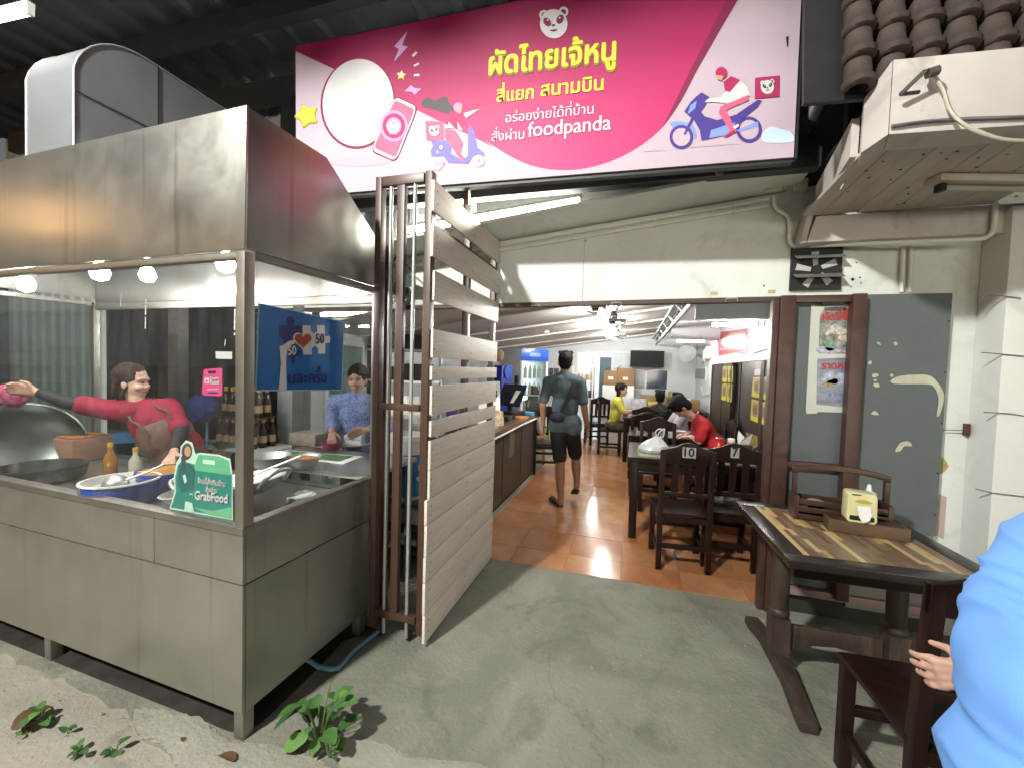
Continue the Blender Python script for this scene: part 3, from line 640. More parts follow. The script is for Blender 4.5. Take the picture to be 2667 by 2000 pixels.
# left rider on a scooter, hair flying, pointing
S_([(1290,1000),(1440,1010),(1440,1165),(1300,1160)], rose, .0032, 'delivery_box', c3); panda(1365,1085,40,c3,.0042,pw,grey_d)
S_(spline([(1260,850,0),(1300,805,0),(1370,830,0),(1460,800,0),(1490,860,0),(1525,900,0),(1500,950,0),(1440,930,0),(1340,900,0),(1270,880,0)],4,True) and [tuple(p)[:2] for p in spline([(1260,850,0),(1300,805,0),(1370,830,0),(1460,800,0),(1490,860,0),(1525,900,0),(1500,950,0),(1440,930,0),(1340,900,0),(1270,880,0)],4,True)], grey_d, .0032, 'hair', c3)
S_(ell(1560,890,38,40,0,18), pinkp, .0042, 'helmet', c3); S_([(1555,890),(1595,875),(1590,935),(1560,945)], skin_p, .0050, 'face', c3)
S_([(1490,920),(1590,950),(1620,1020),(1560,1060),(1480,1010)], hot, .0036, 'jacket', c3)
S_([(1605,940),(1700,910),(1752,905),(1700,930),(1625,980)], pw, .0048, 'arm', c3); S_([(1690,912),(1755,902),(1700,928)], skin_p, .0056, 'hand', c3)
S_([(1450,1060),(1540,1080),(1600,1180),(1580,1260),(1620,1320),(1590,1340),(1530,1250),(1450,1140)], rose, .0042, 'leg', c3)
S_([(1485,1010),(1530,1060),(1470,1060)], pw, .0056, f=c3); S_([(1555,1010),(1600,1080),(1560,1070)], pw, .0056, f=c3)
S_([(1340,1165),(1470,1160),(1505,1190),(1500,1270),(1590,1320),(1640,1290),(1640,1100),(1655,1030),(1690,1090),(1720,1220),(1770,1260),(1780,1290),(1690,1280),(1640,1350),(1480,1345),(1440,1290),(1340,1290),(1335,1240),(1355,1210)], blue_m, .0034, 'scooter', c3)
for cx, cy, r_ in ((1385,1355,52),(1730,1330,48)):
    S_(ell(cx,cy,r_,r_*1.05,0,22), grey_p, .0040, 'wheel', c3); S_(ell(cx,cy,r_*.72,r_*.76,0,20), pw, .0048, 'wheel', c3); S_(ell(cx,cy,r_*.4,r_*.42,0,16), pinkp, .0056, 'wheel', c3)
S_(ell(1420,1218,14,16,0,12), pw, .0050, f=c3); S_(ell(1390,1258,14,13,0,12), lilac, .0050, f=c3)
S_([(1370,1340),(1450,1335),(1450,1360),(1375,1370)], lilac, .0060, f=c3)
# right rider
S_([tuple(p)[:2] for p in spline([(1340,790,0),(1400,780,0),(1480,800,0),(1510,860,0),(1500,900,0),(1480,850,0),(1430,810,0),(1370,830,0)],3,True)], blue_l, .0026, 'mudguard', c4)
for cx, cy, r_ in ((1412,882,76),(1845,835,82)):
    S_(ell(cx,cy,r_,r_*1.02,0,30), blue_d, .0032, 'wheel', c4); S_(ell(cx,cy,r_*.74,r_*.76,0,28), pale, .0040, 'wheel', c4)
S_([(1505,625),(1540,598),(1590,625),(1560,690),(1535,720),(1560,750),(1640,775),(1760,740),(1900,645),(1925,650),(1900,690),(1760,800),(1700,870),(1540,905),(1530,840),(1490,770),(1440,870),(1425,865),(1475,760),(1430,720),(1470,660)], blue_d, .0048, 'motorcycle', c4)
S_([(1600,840),(1720,800),(1760,790),(1700,872),(1590,890)], blue_l, .0056, f=c4); S_([(1765,840),(1900,785),(1905,815),(1780,850)], blue_l, .0056, f=c4)
S_([(1470,680),(1510,650),(1500,700),(1450,740)], blue_l, .0056, f=c4)
S_([(1660,690),(1840,615),(1840,650),(1720,700),(1700,715),(1750,820),(1760,850),(1700,885),(1690,875),(1720,840),(1650,730)], rose, .0064, 'leg', c4)
S_([(1740,815),(1775,800),(1780,815),(1750,835)], pw, .0072, 'sock', c4); S_([(1680,885),(1745,840),(1765,850),(1700,885)], hot, .0074, 'shoe', c4)
S_([(1690,600),(1780,520),(1830,560),(1850,620),(1700,670),(1640,660),(1560,660),(1580,640),(1660,630)], pw, .0056, 'jacket', c4)
S_([(1680,530),(1730,495),(1788,520),(1720,598),(1690,585)], hot, .0064, 'vest', c4)
S_(ell(1667,475,38,38,0,20), hot, .0072, 'helmet', c4); S_([(1635,490),(1680,495),(1670,525),(1640,515)], skin_p, .0080, 'face', c4)
S_([(1882,505),(2040,490),(2038,625),(1880,638)], hot, .0056, 'delivery_box', c4); panda(1960,566,42,c4,.0064,pw,grey_d)
S_([(1165,972),(1310,965),(1310,968),(1165,976)], grey_p, .0026, f=c4); S_([(1470,945),(1770,922),(1770,926),(1470,949)], grey_p, .0026, f=c4)
S_([tuple(p)[:2] for p in spline([(1930,860,0),(1980,815,0),(2050,830,0),(2110,850,0),(2125,910,0),(1950,915,0)],4,True)], sky_b, .0022, 'cloud', c4)
S_([tuple(p)[:2] for p in spline([(1120,1390,0),(1190,1335,0),(1270,1350,0),(1280,1385,0),(1180,1395,0)],4,True)], sky_b, .0022, 'cloud', c3)
# lettering
bp.text('ผัดไทยเจ้หนู', (178,492), (1000,398), olive, sign, lift=.0026, bold=.055, ysc=1.12, f=c4)
bp.text('ผัดไทยเจ้หนู', (180,486), (994,392), yel, sign, lift=.0066, bold=.03, ysc=1.12, f=c4)
bp.text('สี่แยก', (230,660), (470,634), yel, sign, lift=.0036, bold=.026, f=c4)
bp.text('สนามบิน', (510,622), (915,580), yel, sign, lift=.0036, bold=.026, f=c4)
bp.text('อร่อยง่ายได้ที่บ้าน', (288,790), (850,732), pw, sign, lift=.0036, bold=.008, f=c4)
bp.text('สั่งผ่าน', (198,910), (408,892), pw, sign, lift=.0036, bold=.008, f=c4)
bp.text('foodpanda', (430,882), (962,834), pw, sign, lift=.0036, bold=.012, ysc=1.06, f=c4)
# strut from the gate post region up to the banner, small hangers
for px, py0, py1 in ((1216,480,640),(1875,425,456)):
    a = at(px, py0, Y=2.50); b = at(px, py1, Y=2.66 if px < 1500 else 2.52); mb = MB(); mb.beam(a, b, 0.035, 0.035, (0,1,0))
    mb.solo('hanger_bracket', gate_brown, 'brown steel hanger under the banner, %s' % ('close to the white gate' if px < 1500 else 'near the right end of the banner'), 'bracket', 'hangers of the banner')
# ================================================================== the stainless food stall
st = thing('food_stall', 'stainless steel food stall with glass walls, slanted hood and short legs on the pavement', 'food stall', (-1.462,1.256,0), -0.034)
SM = st.matrix_basis.inverted() if False else None
_c, _s = math.cos(-0.034), math.sin(-0.034)
def st_loc(p):                       # place -> stall space
    x, y = p[0]+1.462, p[1]-1.256; return Vector((x*_c + y*_s, -x*_s + y*_c, p[2]))
def st_world(x, y, z): return Vector((-1.462 + x*_c - y*_s, 1.256 + x*_s + y*_c, z))
s_body = steel('stall_steel', (0.385,0.380,0.335), 0.35, (14,14,1), 0.78, dirt=(0.24,0.22,0.165))
s_hood = steel('hood_steel', (0.42,0.415,0.38), 0.28, (1,1,16), 0.88, dirt=(0.22,0.13,0.07))
s_frame = steel('frame_steel', (0.36,0.345,0.305), 0.38, (1,1,10), 0.9)
s_top = steel('worktop_steel', (0.55,0.55,0.53), 0.26, (10,1,1), 0.9)
pane = glass('stall_glass', refl=0.085, haze=0.02)
L_ = -2.64; Wd = 0.79
lower = [('lower_panel', L_, -.001, -.001+0, 0.118, 0.646)]
mb = MB(); mb.box(L_, -0.002, 0.0, 0.014, 0.118, 0.647); mb.build('front_panel', s_body, st, bevel=.003)
mb = MB(); mb.box(L_, -0.525, 0.0, 0.014, 0.652, 0.852); mb.build('front_panel', s_body, st, bevel=.003)
mb = MB(); mb.box(-0.522, -0.002, 0.0, 0.014, 0.652, 0.852); mb.build('front_panel', s_body, st, bevel=.003)
for z0, z1 in ((0.118,0.647),(0.652,0.870)):
    mb = MB(); mb.box(-0.014, 0.0, 0.016, Wd, z0, z1); mb.build('side_panel', s_body, st, bevel=.003)
    mb = MB(); mb.box(L_, L_+.014, 0.016, Wd, z0, z1); mb.build('side_panel', s_body, st)
mb = MB(); mb.box(L_+.016, -0.016, 0.016, Wd-.01, 0.125, 0.14); mb.box(L_+.016, -0.016, Wd-.016, Wd-.002, 0.125, 0.80); mb.box(L_+.02,-.02,.02,Wd-.02,.14,.60); mb.build('carcass', dark_steel, st)
for x in (-0.028, -1.335, -2.60):
    for y in (0.03, Wd-0.05):
        mb = MB(); mb.box(x-.026, x+.024, y-.024, y+.026, 0.0, 0.117); mb.build('leg', s_frame, st, bevel=.002)
mb = MB(); mb.box(L_+.03, -0.03, 0.04, 0.86, 0.775, 0.80); mb.build('worktop', s_top, st, bevel=.003)
c2 = lambda x, y: (x/2.212, 650+y/2.212)
front_pl0 = Plane(st_world(-1,0.0175,1.2), st_world(0,-1,0)-st_world(0,0,0))
# window frame
def bar(n_, x0, x1, y0, y1, z0, z1): mb = MB(); mb.box(x0, x1, y0, y1, z0, z1); return mb.build(n_, s_frame, st, bevel=.002)
bar('corner_post', -0.046, 0.0, 0.0, 0.046, 0.885, 1.970)
bar('corner_post', -0.040, 0.0, 0.83, 0.868, 0.885, 1.99)
bar('corner_post', L_, L_+.04, 0.83, 0.868, 0.80, 1.96); bar('corner_post', L_, L_+.046, 0, .046, .885, 1.97)
bar('sill_rail', L_, 0.004, -0.006, 0.046, 0.854, 0.884); bar('sill_rail', -0.046, 0.004, 0.048, 0.868, 0.872, 0.893)
bar('head_rail', L_+.05, -0.048, 0.004, 0.040, 1.945, 1.972); bar('head_rail', -0.042, -0.002, 0.048, 0.828, 1.955, 1.985)
bar('head_rail', L_+.05, -0.042, 0.835, 0.862, 1.90, 1.95); bar('head_rail', L_, L_+.04, .05, .82, 1.93, 1.96)
mb = MB(); mb.box(L_+.048, -0.048, 0.018, 0.023, 0.886, 1.944); gl1 = mb.build('front_glass', pane, st)
mb = MB(); mb.box(-0.024, -0.019, 0.048, 0.828, 0.895, 1.954); mb.build('side_glass', pane, st)
mb = MB(); mb.box(L_+.018, L_+.024, 0.048, 0.828, 0.895, 1.93); mb.build('side_glass', glass('greasy_glass', (0.55,0.60,0.58), 0.06, 0.06, (0.25,0.3,0.28)), st)
smear = mat('glass_smear', (0.55,0.55,0.52), .8)
for x, y0_, y1_, w in ((842,285,470,5),(1356,285,495,7),(1300,520,560,4),(700,250,330,3),(1240,140,240,3)):
    a = front_pl0.px(*c2(x, y0_), 0.001); b = front_pl0.px(*c2(x-4, y1_), 0.001); mb = MB(); n_ = 14; ax = (st_world(1,0,0)-st_world(0,0,0)); vs = []
    for i in range(n_+1):
        p = a.lerp(b, i/n_); h_ = .0011*w*(.35+.65*abs(noise.noise(Vector((x, i*.55, 3.3)))))
        vs += [st_loc(p-ax*h_), st_loc(p+ax*h_*.9)]
    mb.add(vs, [(2*i,2*i+1,2*i+3,2*i+2) for i in range(n_) if noise.noise(Vector((i*.8, x, 1))) > -.25]); mb.build('smear', smear, st)
# hood: separate sheets, open below
def sheet(n_, pts, t, m=None): mb = MB(); mb.prism(pts, t); return mb.build(n_, m or s_hood, st, bevel=.0015)
hx = 0.006
sheet('hood_front', [(L_,-.006,1.976),(hx,-.006,1.976),(hx+.008,-.006,2.515),(L_,-.006,2.515)], (0,0.010,0))
prof = [(0.006,1.978),(0.006,2.516),(0.415,2.522),(0.880,2.205),(0.866,1.99)]
sheet('hood_side', [(hx,y,z) for y, z in prof], (-0.010,0,0)); sheet('hood_side', [(L_,y,z) for y, z in prof], (0.010,0,0))
sheet('hood_back', [(L_+.012,0.415,2.516),(hx-.012,0.415,2.516),(hx-.012,0.876,2.200),(L_+.012,0.876,2.200)], (0,-0.006,-0.006))
sheet('hood_back', [(L_+.012,0.862,1.955),(hx-.012,0.862,1.955),(hx-.012,0.872,2.196),(L_+.012,0.872,2.196)], (0,-0.010,0))
sheet('hood_top', [(L_+.012,0.006,2.512),(hx-.012,0.006,2.512),(hx-.012,0.41,2.514),(L_+.012,0.41,2.514)], (0,0,0.006))
# drip stains down the front of the hood
rust = mat('grease_drip', (0.07,0.038,0.022), 0.5)
for x, w, z0 in ((-1.955,.012,2.515),(-1.995,.004,2.51),(-2.04,.003,2.5),(-1.985,.003,2.30)):
    mb = MB(); z1 = z0-(0.20 if w > .01 else 0.32); n_ = 8
    vs = []
    for i in range(n_+1):
        t = i/n_; ww = w*(1-0.55*t)*(0.8+0.4*noise.noise(Vector((x*40, t*6, 0)))); vs += [(x-ww/2, -.0075, z0+(z1-z0)*t), (x+ww/2, -.0075, z0+(z1-z0)*t)]
    mb.add(vs, [(2*i, 2*i+1, 2*i+3, 2*i+2) for i in range(n_)]); mb.build('grease_drip', rust, st)
# lamps under the hood
hb = emit('hood_light', (1.0,0.94,0.95), HOOD_BULB)
c2 = lambda x, y: (x/2.212, 650+y/2.212)
for n_, (x, y, Y, w) in enumerate(((575,135,1.50,0),(850,150,1.85,0),(1300,85,1.55,0),(150,205,1.62,0))):
    p = at(*c2(x, y), Y=Y); lab = ['bright bulb under the stall hood, over the blue pot', 'bulb at the back under the stall hood, over the cook', 'bulb under the stall hood nearest the glass corner', 'bulb under the stall hood at its far left end'][n_]
    t = thing('hood_bulb', lab, 'lamp', p, 0, 'bulbs under the stall hood')
    mb = MB(); mb.lathe([(0.014,0.055),(0.03,0.04),(0.043,0.0),(0.032,-0.032),(0.008,-0.042)], (0,0,0), 12); mb.build('bulb', hb, t, smooth=60)
    mb = MB(); mb.tube([(0,0,0.045),(0,0,0.12)], 0.016, 10); mb.build('socket', pipe_white, t)
    mb = MB(); mb.tube([(0,0,0.12),(0,0.0,2.48-p.z)], 0.005, 6); mb.build('cord', black, t)
# exhaust duct: up from the hood, over in a round elbow, back through the wall
x0, x1 = -3.47, -3.05; y0 = 1.56; r = 0.36; zt = 3.44; ztb = 3.02
prof = [(y0,2.524)] + [(y0+r-r*math.cos(a), zt-r+r*math.sin(a)) for a in [i*PI/2/9 for i in range(1,10)]] + [(3.2,zt),(3.2,ztb),(1.98,ztb),(1.94,2.98),(1.92,2.524)]
k = len(prof); du = thing('exhaust_duct', 'bare sheet steel exhaust duct with a rounded elbow rising from the stall hood', 'duct', (-3.26,1.74,2.522))
o = Vector(du.location); dm = steel('duct_steel', (0.24,0.255,0.265), 0.48, (1,1,6), 0.3)
for xx, sg in ((x0,1),(x1,-1)):
    mb = MB(); mb.prism([Vector((xx,y,z))-o for y, z in prof], (sg*0.004,0,0)); mb.build('side_sheet', dm, du)
mb = MB(); vs = [Vector((xx,y,z))-o for y, z in prof for xx in (x0+.006, x1-.006)]; mb.add(vs, [(2*i,2*i+1,2*((i+1)%k)+1,2*((i+1)%k)) for i in range(k) if i not in (10,)]); mb.build('wrap_sheet', dm, du, smooth=40)
for xx in (x0, x1):
    mb = MB(); mb.tube([Vector((xx,y,z))-o for y, z in prof[:12]], 0.006, 6); mb.build('seam', galv, du, smooth=60)
mb = MB(); mb.beam(Vector((x1+.0035,1.99,3.44))-o, Vector((x1+.0035,1.99,3.02))-o, .006, .004, (1,0,0)); mb.build('seam', dark_steel, du)
mb = MB(); mb.beam(Vector((x1+.0035,1.57,3.02))-o, Vector((x1+.0035,1.99,3.02))-o, .004, .004, (1,0,0)); mb.build('seam', dark_steel, du)

# ------------------------------------------------------------------ signs stuck on the panes
def signpl(name, label, cat, plane, outline, m, thick=0.004, f=None, edge=None):
    pts = [plane.px(*(f(*p) if f else p), 0.001) for p in outline]; c = sum(pts, Vector())/len(pts); c.z = min(p.z for p in pts)
    t = thing(name, label, cat, c); mb = MB(); mb.prism([p-c for p in pts], Vector(plane.n)*thick); mb.build('board', m, t); return t, c
class LP(Plane):
    def __init__(s, base, c): s.p, s.n, s.up, s.c = base.p, base.n, base.up, c
    def px(s, x, y, lift=0.0): return Plane.px(s, x, y, lift) - s.c
fn = st_world(0,-1,0)-st_world(0,0,0); sn = st_world(1,0,0)-st_world(0,0,0)
front_pl = Plane(st_world(-1,0.016,1.2), fn); side_pl = Plane(st_world(-0.017,0.4,1.2), sn)
cl = lambda x, y: (600+x/3.3175, 750+y/3.3175)
blue_s = flat('sign_blue', (0.006,0.13,0.42), 0.35); edge_s = flat('sign_edge', (0.35,0.60,0.72), 0.4)
t, c = signpl('blue_sign', 'blue cardboard sign with a red heart and jigsaw pieces hung behind the side glass', 'sign', side_pl, [(238,132),(980,292),(958,885),(210,890)], edge_s, .003, cl)
q = LP(side_pl, c)
def B_(pts, m, l, nm='print'): return q.shape(pts, m, t, nm, l, cl)
B_([(246,140),(972,300),(951,877),(218,880)], blue_s, .0055, 'face')
navy = flat('sign_navy', (0.012,0.02,0.16), 0.4); sw_ = flat('sign_white', (0.66,0.66,0.64), 0.4)
B_([(410,325),(480,325),(470,290),(488,250),(525,250),(545,285),(535,325),(612,330),(612,450),(560,480),(480,470),(460,490),(420,430),(408,425)], navy, .0070, 'puzzle_piece')
B_([(612,325),(685,325),(685,370),(710,395),(740,375),(735,325),(803,325),(806,420),(845,415),(855,445),(845,475),(808,480),(808,570),(745,570),(748,525),(720,500),(692,525),(695,578),(620,578),(612,500)], sw_, .0076, 'puzzle_piece')
B_([(480,560),(490,520),(540,480),(600,560),(590,590),(545,600),(550,640),(530,670),(508,640),(512,600),(480,592)], navy, .0070, 'puzzle_piece')
B_([(405,880),(425,650),(412,505),(440,500),(490,462),(540,450),(545,480),(490,510),(475,560),(470,640),(475,880)], sw_, .0082, 'raised_arm')
def heart(cx, cy, s_):
    out = []
    for i in range(30):
        a = 2*PI*i/30; out.append((cx + s_*16*math.sin(a)**3/17, cy - s_*(13*math.cos(a)-5*math.cos(2*a)-2*math.cos(3*a)-math.cos(4*a))/17))
    return out
B_(heart(614,452,92), sw_, .0090, 'heart'); B_(heart(614,452,78), mat('heart_red',(0.42,0.03,0.01),0.35,var=0.3,scale=6,col2=(0.62,0.17,0.06)), .0098, 'heart')
q.text('50', (720,484), (795,478), navy, t, lift=.0090, bold=.02, ysc=1.15, f=cl); q.text('50', (478,580), (553,576), sw_, t, lift=.0094, bold=.03, ysc=1.15, f=cl)
q.text('นละครึ่ง', (488,826), (822,816), navy, t, lift=.0070, bold=.03, f=cl)
# pink tag
pk = flat('tag_pink', (0.70,0.06,0.22), 0.4); pq = Plane(st_world(-1,0.030,1.2), fn)
t, c = signpl('pink_sign', 'small pink food delivery tag with a slot at the top, stuck on the front glass', 'sign', pq, rr([(1178,690),(1285,682),(1285,845),(1168,838)],.12), pk, .003, c2)
q = LP(pq, c)
q.shape([(1205,700),(1250,698),(1250,713),(1205,715)], black, t, 'slot', .0045, c2)
q.text('Food', (1218,778), (1270,776), pw, t, lift=.0045, bold=.04, f=c2); q.text('Shopee', (1218,750), (1268,747), pw, t, lift=.0045, bold=.03, f=c2)
q.shape([(1185,740),(1210,738),(1210,770),(1185,772)], pw, t, 'bag_mark', .0045, c2); q.shape([(1192,752),(1203,751),(1203,763),(1192,764)], pk, t, 'bag_mark', .0055, c2)
q.shape([(1198,804),(1265,801),(1265,805),(1198,808)], pw, t, 'print', .0045, c2); q.shape([(1205,822),(1262,820),(1262,828),(1205,830)], navy, t, 'print', .0045, c2)
# green sticker
gn = flat('sticker_teal', (0.0,0.24,0.20), 0.4); gl_ = flat('sticker_light_green', (0.14,0.50,0.27), 0.4); gp = flat('sticker_pale', (0.62,0.82,0.74), 0.4)
out = [(980,1490),(1010,1390),(1005,1310),(1020,1225),(1042,1190),(1045,1130),(1075,1097),(1110,1110),(1128,1175),(1155,1168),(1265,1180),(1330,1205),(1342,1290),(1345,1555)]
t, c = signpl('delivery_sticker', 'teal and green cut-out delivery sticker at the lower corner of the front glass', 'sticker', pq, out, gp, .002, c2); q = LP(pq, c)
def G_(pts, m, l, nm='print'): return q.shape(pts, m, t, nm, l, c2)
G_([(990,1482),(1018,1395),(1014,1312),(1030,1240),(1050,1215),(1340,1292),(1338,1545)], gn, .0035)
G_([(1150,1178),(1262,1188),(1322,1212),(1335,1296),(1118,1268)], gl_, .0042, 'carton'); G_([(1175,1205),(1245,1212),(1245,1238),(1175,1230)], gp, .0050)
G_([(1120,1480),(1230,1500),(1340,1480),(1338,1548),(1200,1520)], gl_, .0048)
G_(ell(1082,1160,30,48,0.1,18), grey_d, .0044, 'hair'); G_(ell(1088,1160,19,30,0,16), skin_p, .0052, 'face'); G_([(1050,1190),(1075,1180),(1072,1285),(1058,1270)], grey_d, .0056, 'hair')
G_([(1040,1240),(1100,1225),(1130,1260),(1120,1380),(1050,1395),(1030,1330)], flat('sticker_dark_teal',(0.0,0.13,0.13)), .0050, 'jacket'); G_([(1075,1445),(1115,1455),(1125,1510),(1070,1500)], gp, .0056)
G_([(1060,1300),(1075,1290),(1085,1330),(1072,1345)], gp, .0058); G_([(1100,1400),(1120,1402),(1120,1408),(1100,1406)], gp, .0058)
q.text('GrabFood', (1132,1432), (1322,1455), pw, t, lift=.0060, bold=.03, ysc=1.1, f=c2); q.text('ร้านนี้สั่งกินบ้าน', (1150,1338), (1308,1362), pw, t, lift=.0060, bold=.02, ysc=1.1, f=c2); q.text('สั่งผ่าน', (1195,1388), (1262,1396), pw, t, lift=.0060, bold=.02, f=c2)
# ------------------------------------------------------------------ what stands on the worktop
enamel_blue = flat('blue_enamel', (0.015,0.07,0.42), 0.25); enamel_white = flat('white_enamel', (0.72,0.72,0.66), 0.3); alu = steel('aluminium', (0.62,0.62,0.60), 0.35, (3,3,3), 0.85)
p = at(*D(262,1034), Y=1.452); p.z = .802; t = thing('stock_pot', 'big blue enamel pot with a pale rim and ladle, behind the front glass', 'pot', p)
mb = MB(); mb.lathe([(0.13,0.0),(0.142,0.012),(0.15,0.112)], (0,0,0), 32, caps=(True,False)); mb.build('body', enamel_blue, t, smooth=50)
mb = MB(); mb.lathe([(0.15,0.112),(0.160,0.115),(0.160,0.122),(0.147,0.122),(0.135,0.05),(0.0,0.046)], (0,0,0), 32, caps=(False,False)); mb.build('rim', enamel_white, t, smooth=40)
mb = MB(); mb.lathe([(0.141,0.085),(0.0,0.085)], (0,0,0), 32, caps=(False,False)); mb.build('broth', mat('broth',(0.45,0.42,0.33),0.15,var=0.2,scale=14), t)
t = thing('ladle', 'steel ladle lying in the big blue pot', 'ladle', p+Vector((.01,-.03,.105)))
mb = MB(); mb.sphere((0,0,0), (0.055,0.055,0.045), 14, 8); mb.build('bowl', alu, t, smooth=60); mb = MB(); mb.tube([(0.04,0.02,0.02),(0.09,0.09,0.05),(0.12,0.14,0.08)], 0.006, 8); mb.build('handle', alu, t, smooth=60)
p = at(*c2(965,1250), Y=1.66); p.z = .802; t = thing('small_pot', 'smaller blue pot with yellow oil behind the big blue pot', 'pot', p)
mb = MB(); mb.lathe([(0.12,0.0),(0.13,0.012),(0.135,0.115),(0.142,0.118),(0.142,0.126),(0.132,0.126)], (0,0,0), 26, caps=(True,False)); mb.build('body', enamel_blue, t, smooth=50)
mb = MB(); mb.lathe([(0.134,0.122),(0.0,0.118)], (0,0,0), 26, caps=(False,False)); mb.build('oil', mat('oil',(0.50,0.27,0.04),0.12,var=0.25,scale=12), t)
t = thing('stock_pan', 'dark empty pan at the left end of the stall worktop', 'pan', (-3.35,1.55,0.802))
mb = MB(); mb.lathe([(0.16,0.0),(0.19,0.02),(0.2,0.09),(0.19,0.09),(0.17,0.02),(0,0.018)], (0,0,0), 24, caps=(True,False)); mb.build('body', mat('sooty_steel',(0.08,0.08,0.08),0.35,metal=0.6,var=0.3), t, smooth=50)
mb = MB(); mb.tube([(0.18,0,0.06),(0.3,-.05,0.08)], 0.012, 8); mb.build('handle', black, t)
def wok(name, label, c, r, ax, m, group=None):
    t = thing(name, label, 'wok', c); R = Vector((0,0,1)).rotation_difference(Vector(ax)).to_matrix().to_4x4()
    prof = [(r*math.sin(a), r*0.62*(1-math.cos(a))/(1-math.cos(1.25))*0.55) for a in [i*1.25/9 for i in range(10)]]; sc_r = r/prof[-1][0]
    prof = [(a*sc_r, b) for a, b in prof]; h = prof[-1][1]
    mb = MB(); mb.lathe(prof+[(r+.006,h+.004)]+[(a-.004,b+.006) for a, b in prof[::-1]], (0,0,0), 40, caps=(False,False)); o = mb.build('bowl', m, t, smooth=50); o.matrix_local = R
    for sg in (-1,1):
        mb = MB(); mb.tube(spline([(sg*(r-.01),-.07,h-.02),(sg*(r+.05),-.06,h+.03),(sg*(r+.065),0,h+.045),(sg*(r+.05),.06,h+.03),(sg*(r-.01),.07,h-.02)],5), 0.011, 8); hnd = mb.build('handle', m, t, smooth=60); hnd.matrix_local = R
    return t
wok('wok', 'wide pale aluminium wok with loop handles beside the glass corner', (-1.93,1.595,0.835), 0.275, (-.16,-.02,1), alu)
wok('wok', 'big dark wok tipped up on its side at the left end of the stall', (-3.95,1.74,0.88), 0.31, (0.80,-0.42,0.35), mat('dark_wok',(0.09,0.10,0.095),0.32,metal=0.75,var=0.3,scale=5))
# side bench behind the stall with bowls and trays
t = thing('prep_bench', 'stainless steel bench behind the right end of the stall', 'bench', (-1.98,2.36,0))
mb = MB(); mb.box(-.55,.47,-.23,.35,.845,.872); mb.build('top', s_top, t, bevel=.003)
mb = MB(); mb.box(-.50,.42,-.15,.3,.30,.315); mb.build('shelf', s_top, t)
for x in (-.51,.43):
    for y in (-.2,.31): mb = MB(); mb.box(x-.018,x+.018,y-.018,y+.018,0,.844); mb.build('leg', s_frame, t)
def bowl(name, label, p, r, h, m, fill=None, group=None, cat='bowl'):
    t = thing(name, label, cat, p, 0, group); mb = MB(); mb.lathe([(r*.5,0),(r*.82,h*.4),(r,h),(r+.006,h+.002),(r*.95,h*.96),(r*.76,h*.4),(0,h*.1)], (0,0,0), 26, caps=(True,False)); mb.build('bowl', m, t, smooth=50)
    if fill: mb = MB(); mb.lathe([(r*.9,h*.82),(r*.5,h*.95),(0,h*.98)], (0,0,0), 22, caps=(False,False)); mb.build('food', fill, t, smooth=60)
    return t
bowl('steel_bowl', 'empty steel bowl on the bench behind the glass corner', at(*cl(330,1560), Z=.873), .125, .085, alu)
bowl('steel_bowl', 'steel bowl of orange sauce on the bench behind the glass', at(*cl(632,1560), Z=.873), .10, .08, alu, mat('chilli_sauce',(0.42,0.17,0.05),0.4,var=0.35,scale=30))
leaf_m = mat('banana_leaf', (0.05,0.13,0.045), 0.5, var=0.25, scale=6, stretch=(1,8,1))
for n_, (x, y) in enumerate(((560,1448),(880,1475))):
    p = at(*cl(x, y), Z=.873); t = thing('tray', ['white tray with a banana leaf, the one behind the steel bowls', 'white tray with a banana leaf, the one nearest the glass edge'][n_], 'tray', p, 0.1, 'white trays with leaves')
    mb = MB(); mb.box(-.17,.17,-.12,.12,0,.008); mb.build('tray', enamel_white, t, bevel=.003); mb = MB(); mb.box(-.11,.11,-.08,.08,.009,.013); mb.build('leaf', leaf_m, t)
# kitchen behind
t = thing('glass_fridge', 'white upright fridge with a glass door and yellow crates inside, behind the cooks', 'fridge', (-3.42,3.9,0)); 
fm = flat('fridge_white', (0.62,0.65,0.66), 0.35)
mb = MB(); mb.box(-.30,.30,-.30,-.27,.05,1.95); mb.box(-.30,.30,.36,.39,.05,1.95); mb.box(-.30,-.27,-.27,.36,.05,1.95); mb.box(-.27,.30,-.27,.36,1.80,1.95); mb.box(-.27,.30,-.27,.36,.05,.25); mb.build('cabinet', fm, t, bevel=.006)
for z in (.55,.85,1.15,1.45): mb = MB(); mb.box(-.27,.27,-.26,.35,z,z+.015); mb.build('shelf', fm, t)
mb = MB(); mb.box(-.25,.22,-.24,.32,.87,1.02); mb.build('yellow_crate', flat('crate_yellow',(0.45,0.40,0.04),0.5), t); mb = MB(); mb.box(-.25,.2,-.2,.3,.57,.7); mb.build('tub', flat('tub_green',(0.12,0.25,0.12),.5), t)
mb = MB(); mb.box(.302,.325,-.29,-.23,.25,1.80); mb.box(.302,.325,.32,.38,.25,1.80); mb.box(.302,.325,-.228,.318,1.74,1.80); mb.box(.302,.325,-.228,.318,.25,.31); mb.build('door_frame', fm, t, bevel=.003)
mb = MB(); mb.box(.308,.313,-.228,.318,.31,1.74); mb.build('door_glass', glass('fridge_glass', (0.85,0.92,0.9), .05, .05), t)
mb = MB(); mb.box(.27,.285,-.26,-.245,.3,1.75); mb.build('light_strip', emit('fridge_light', (0.9,1,1), 6), t)
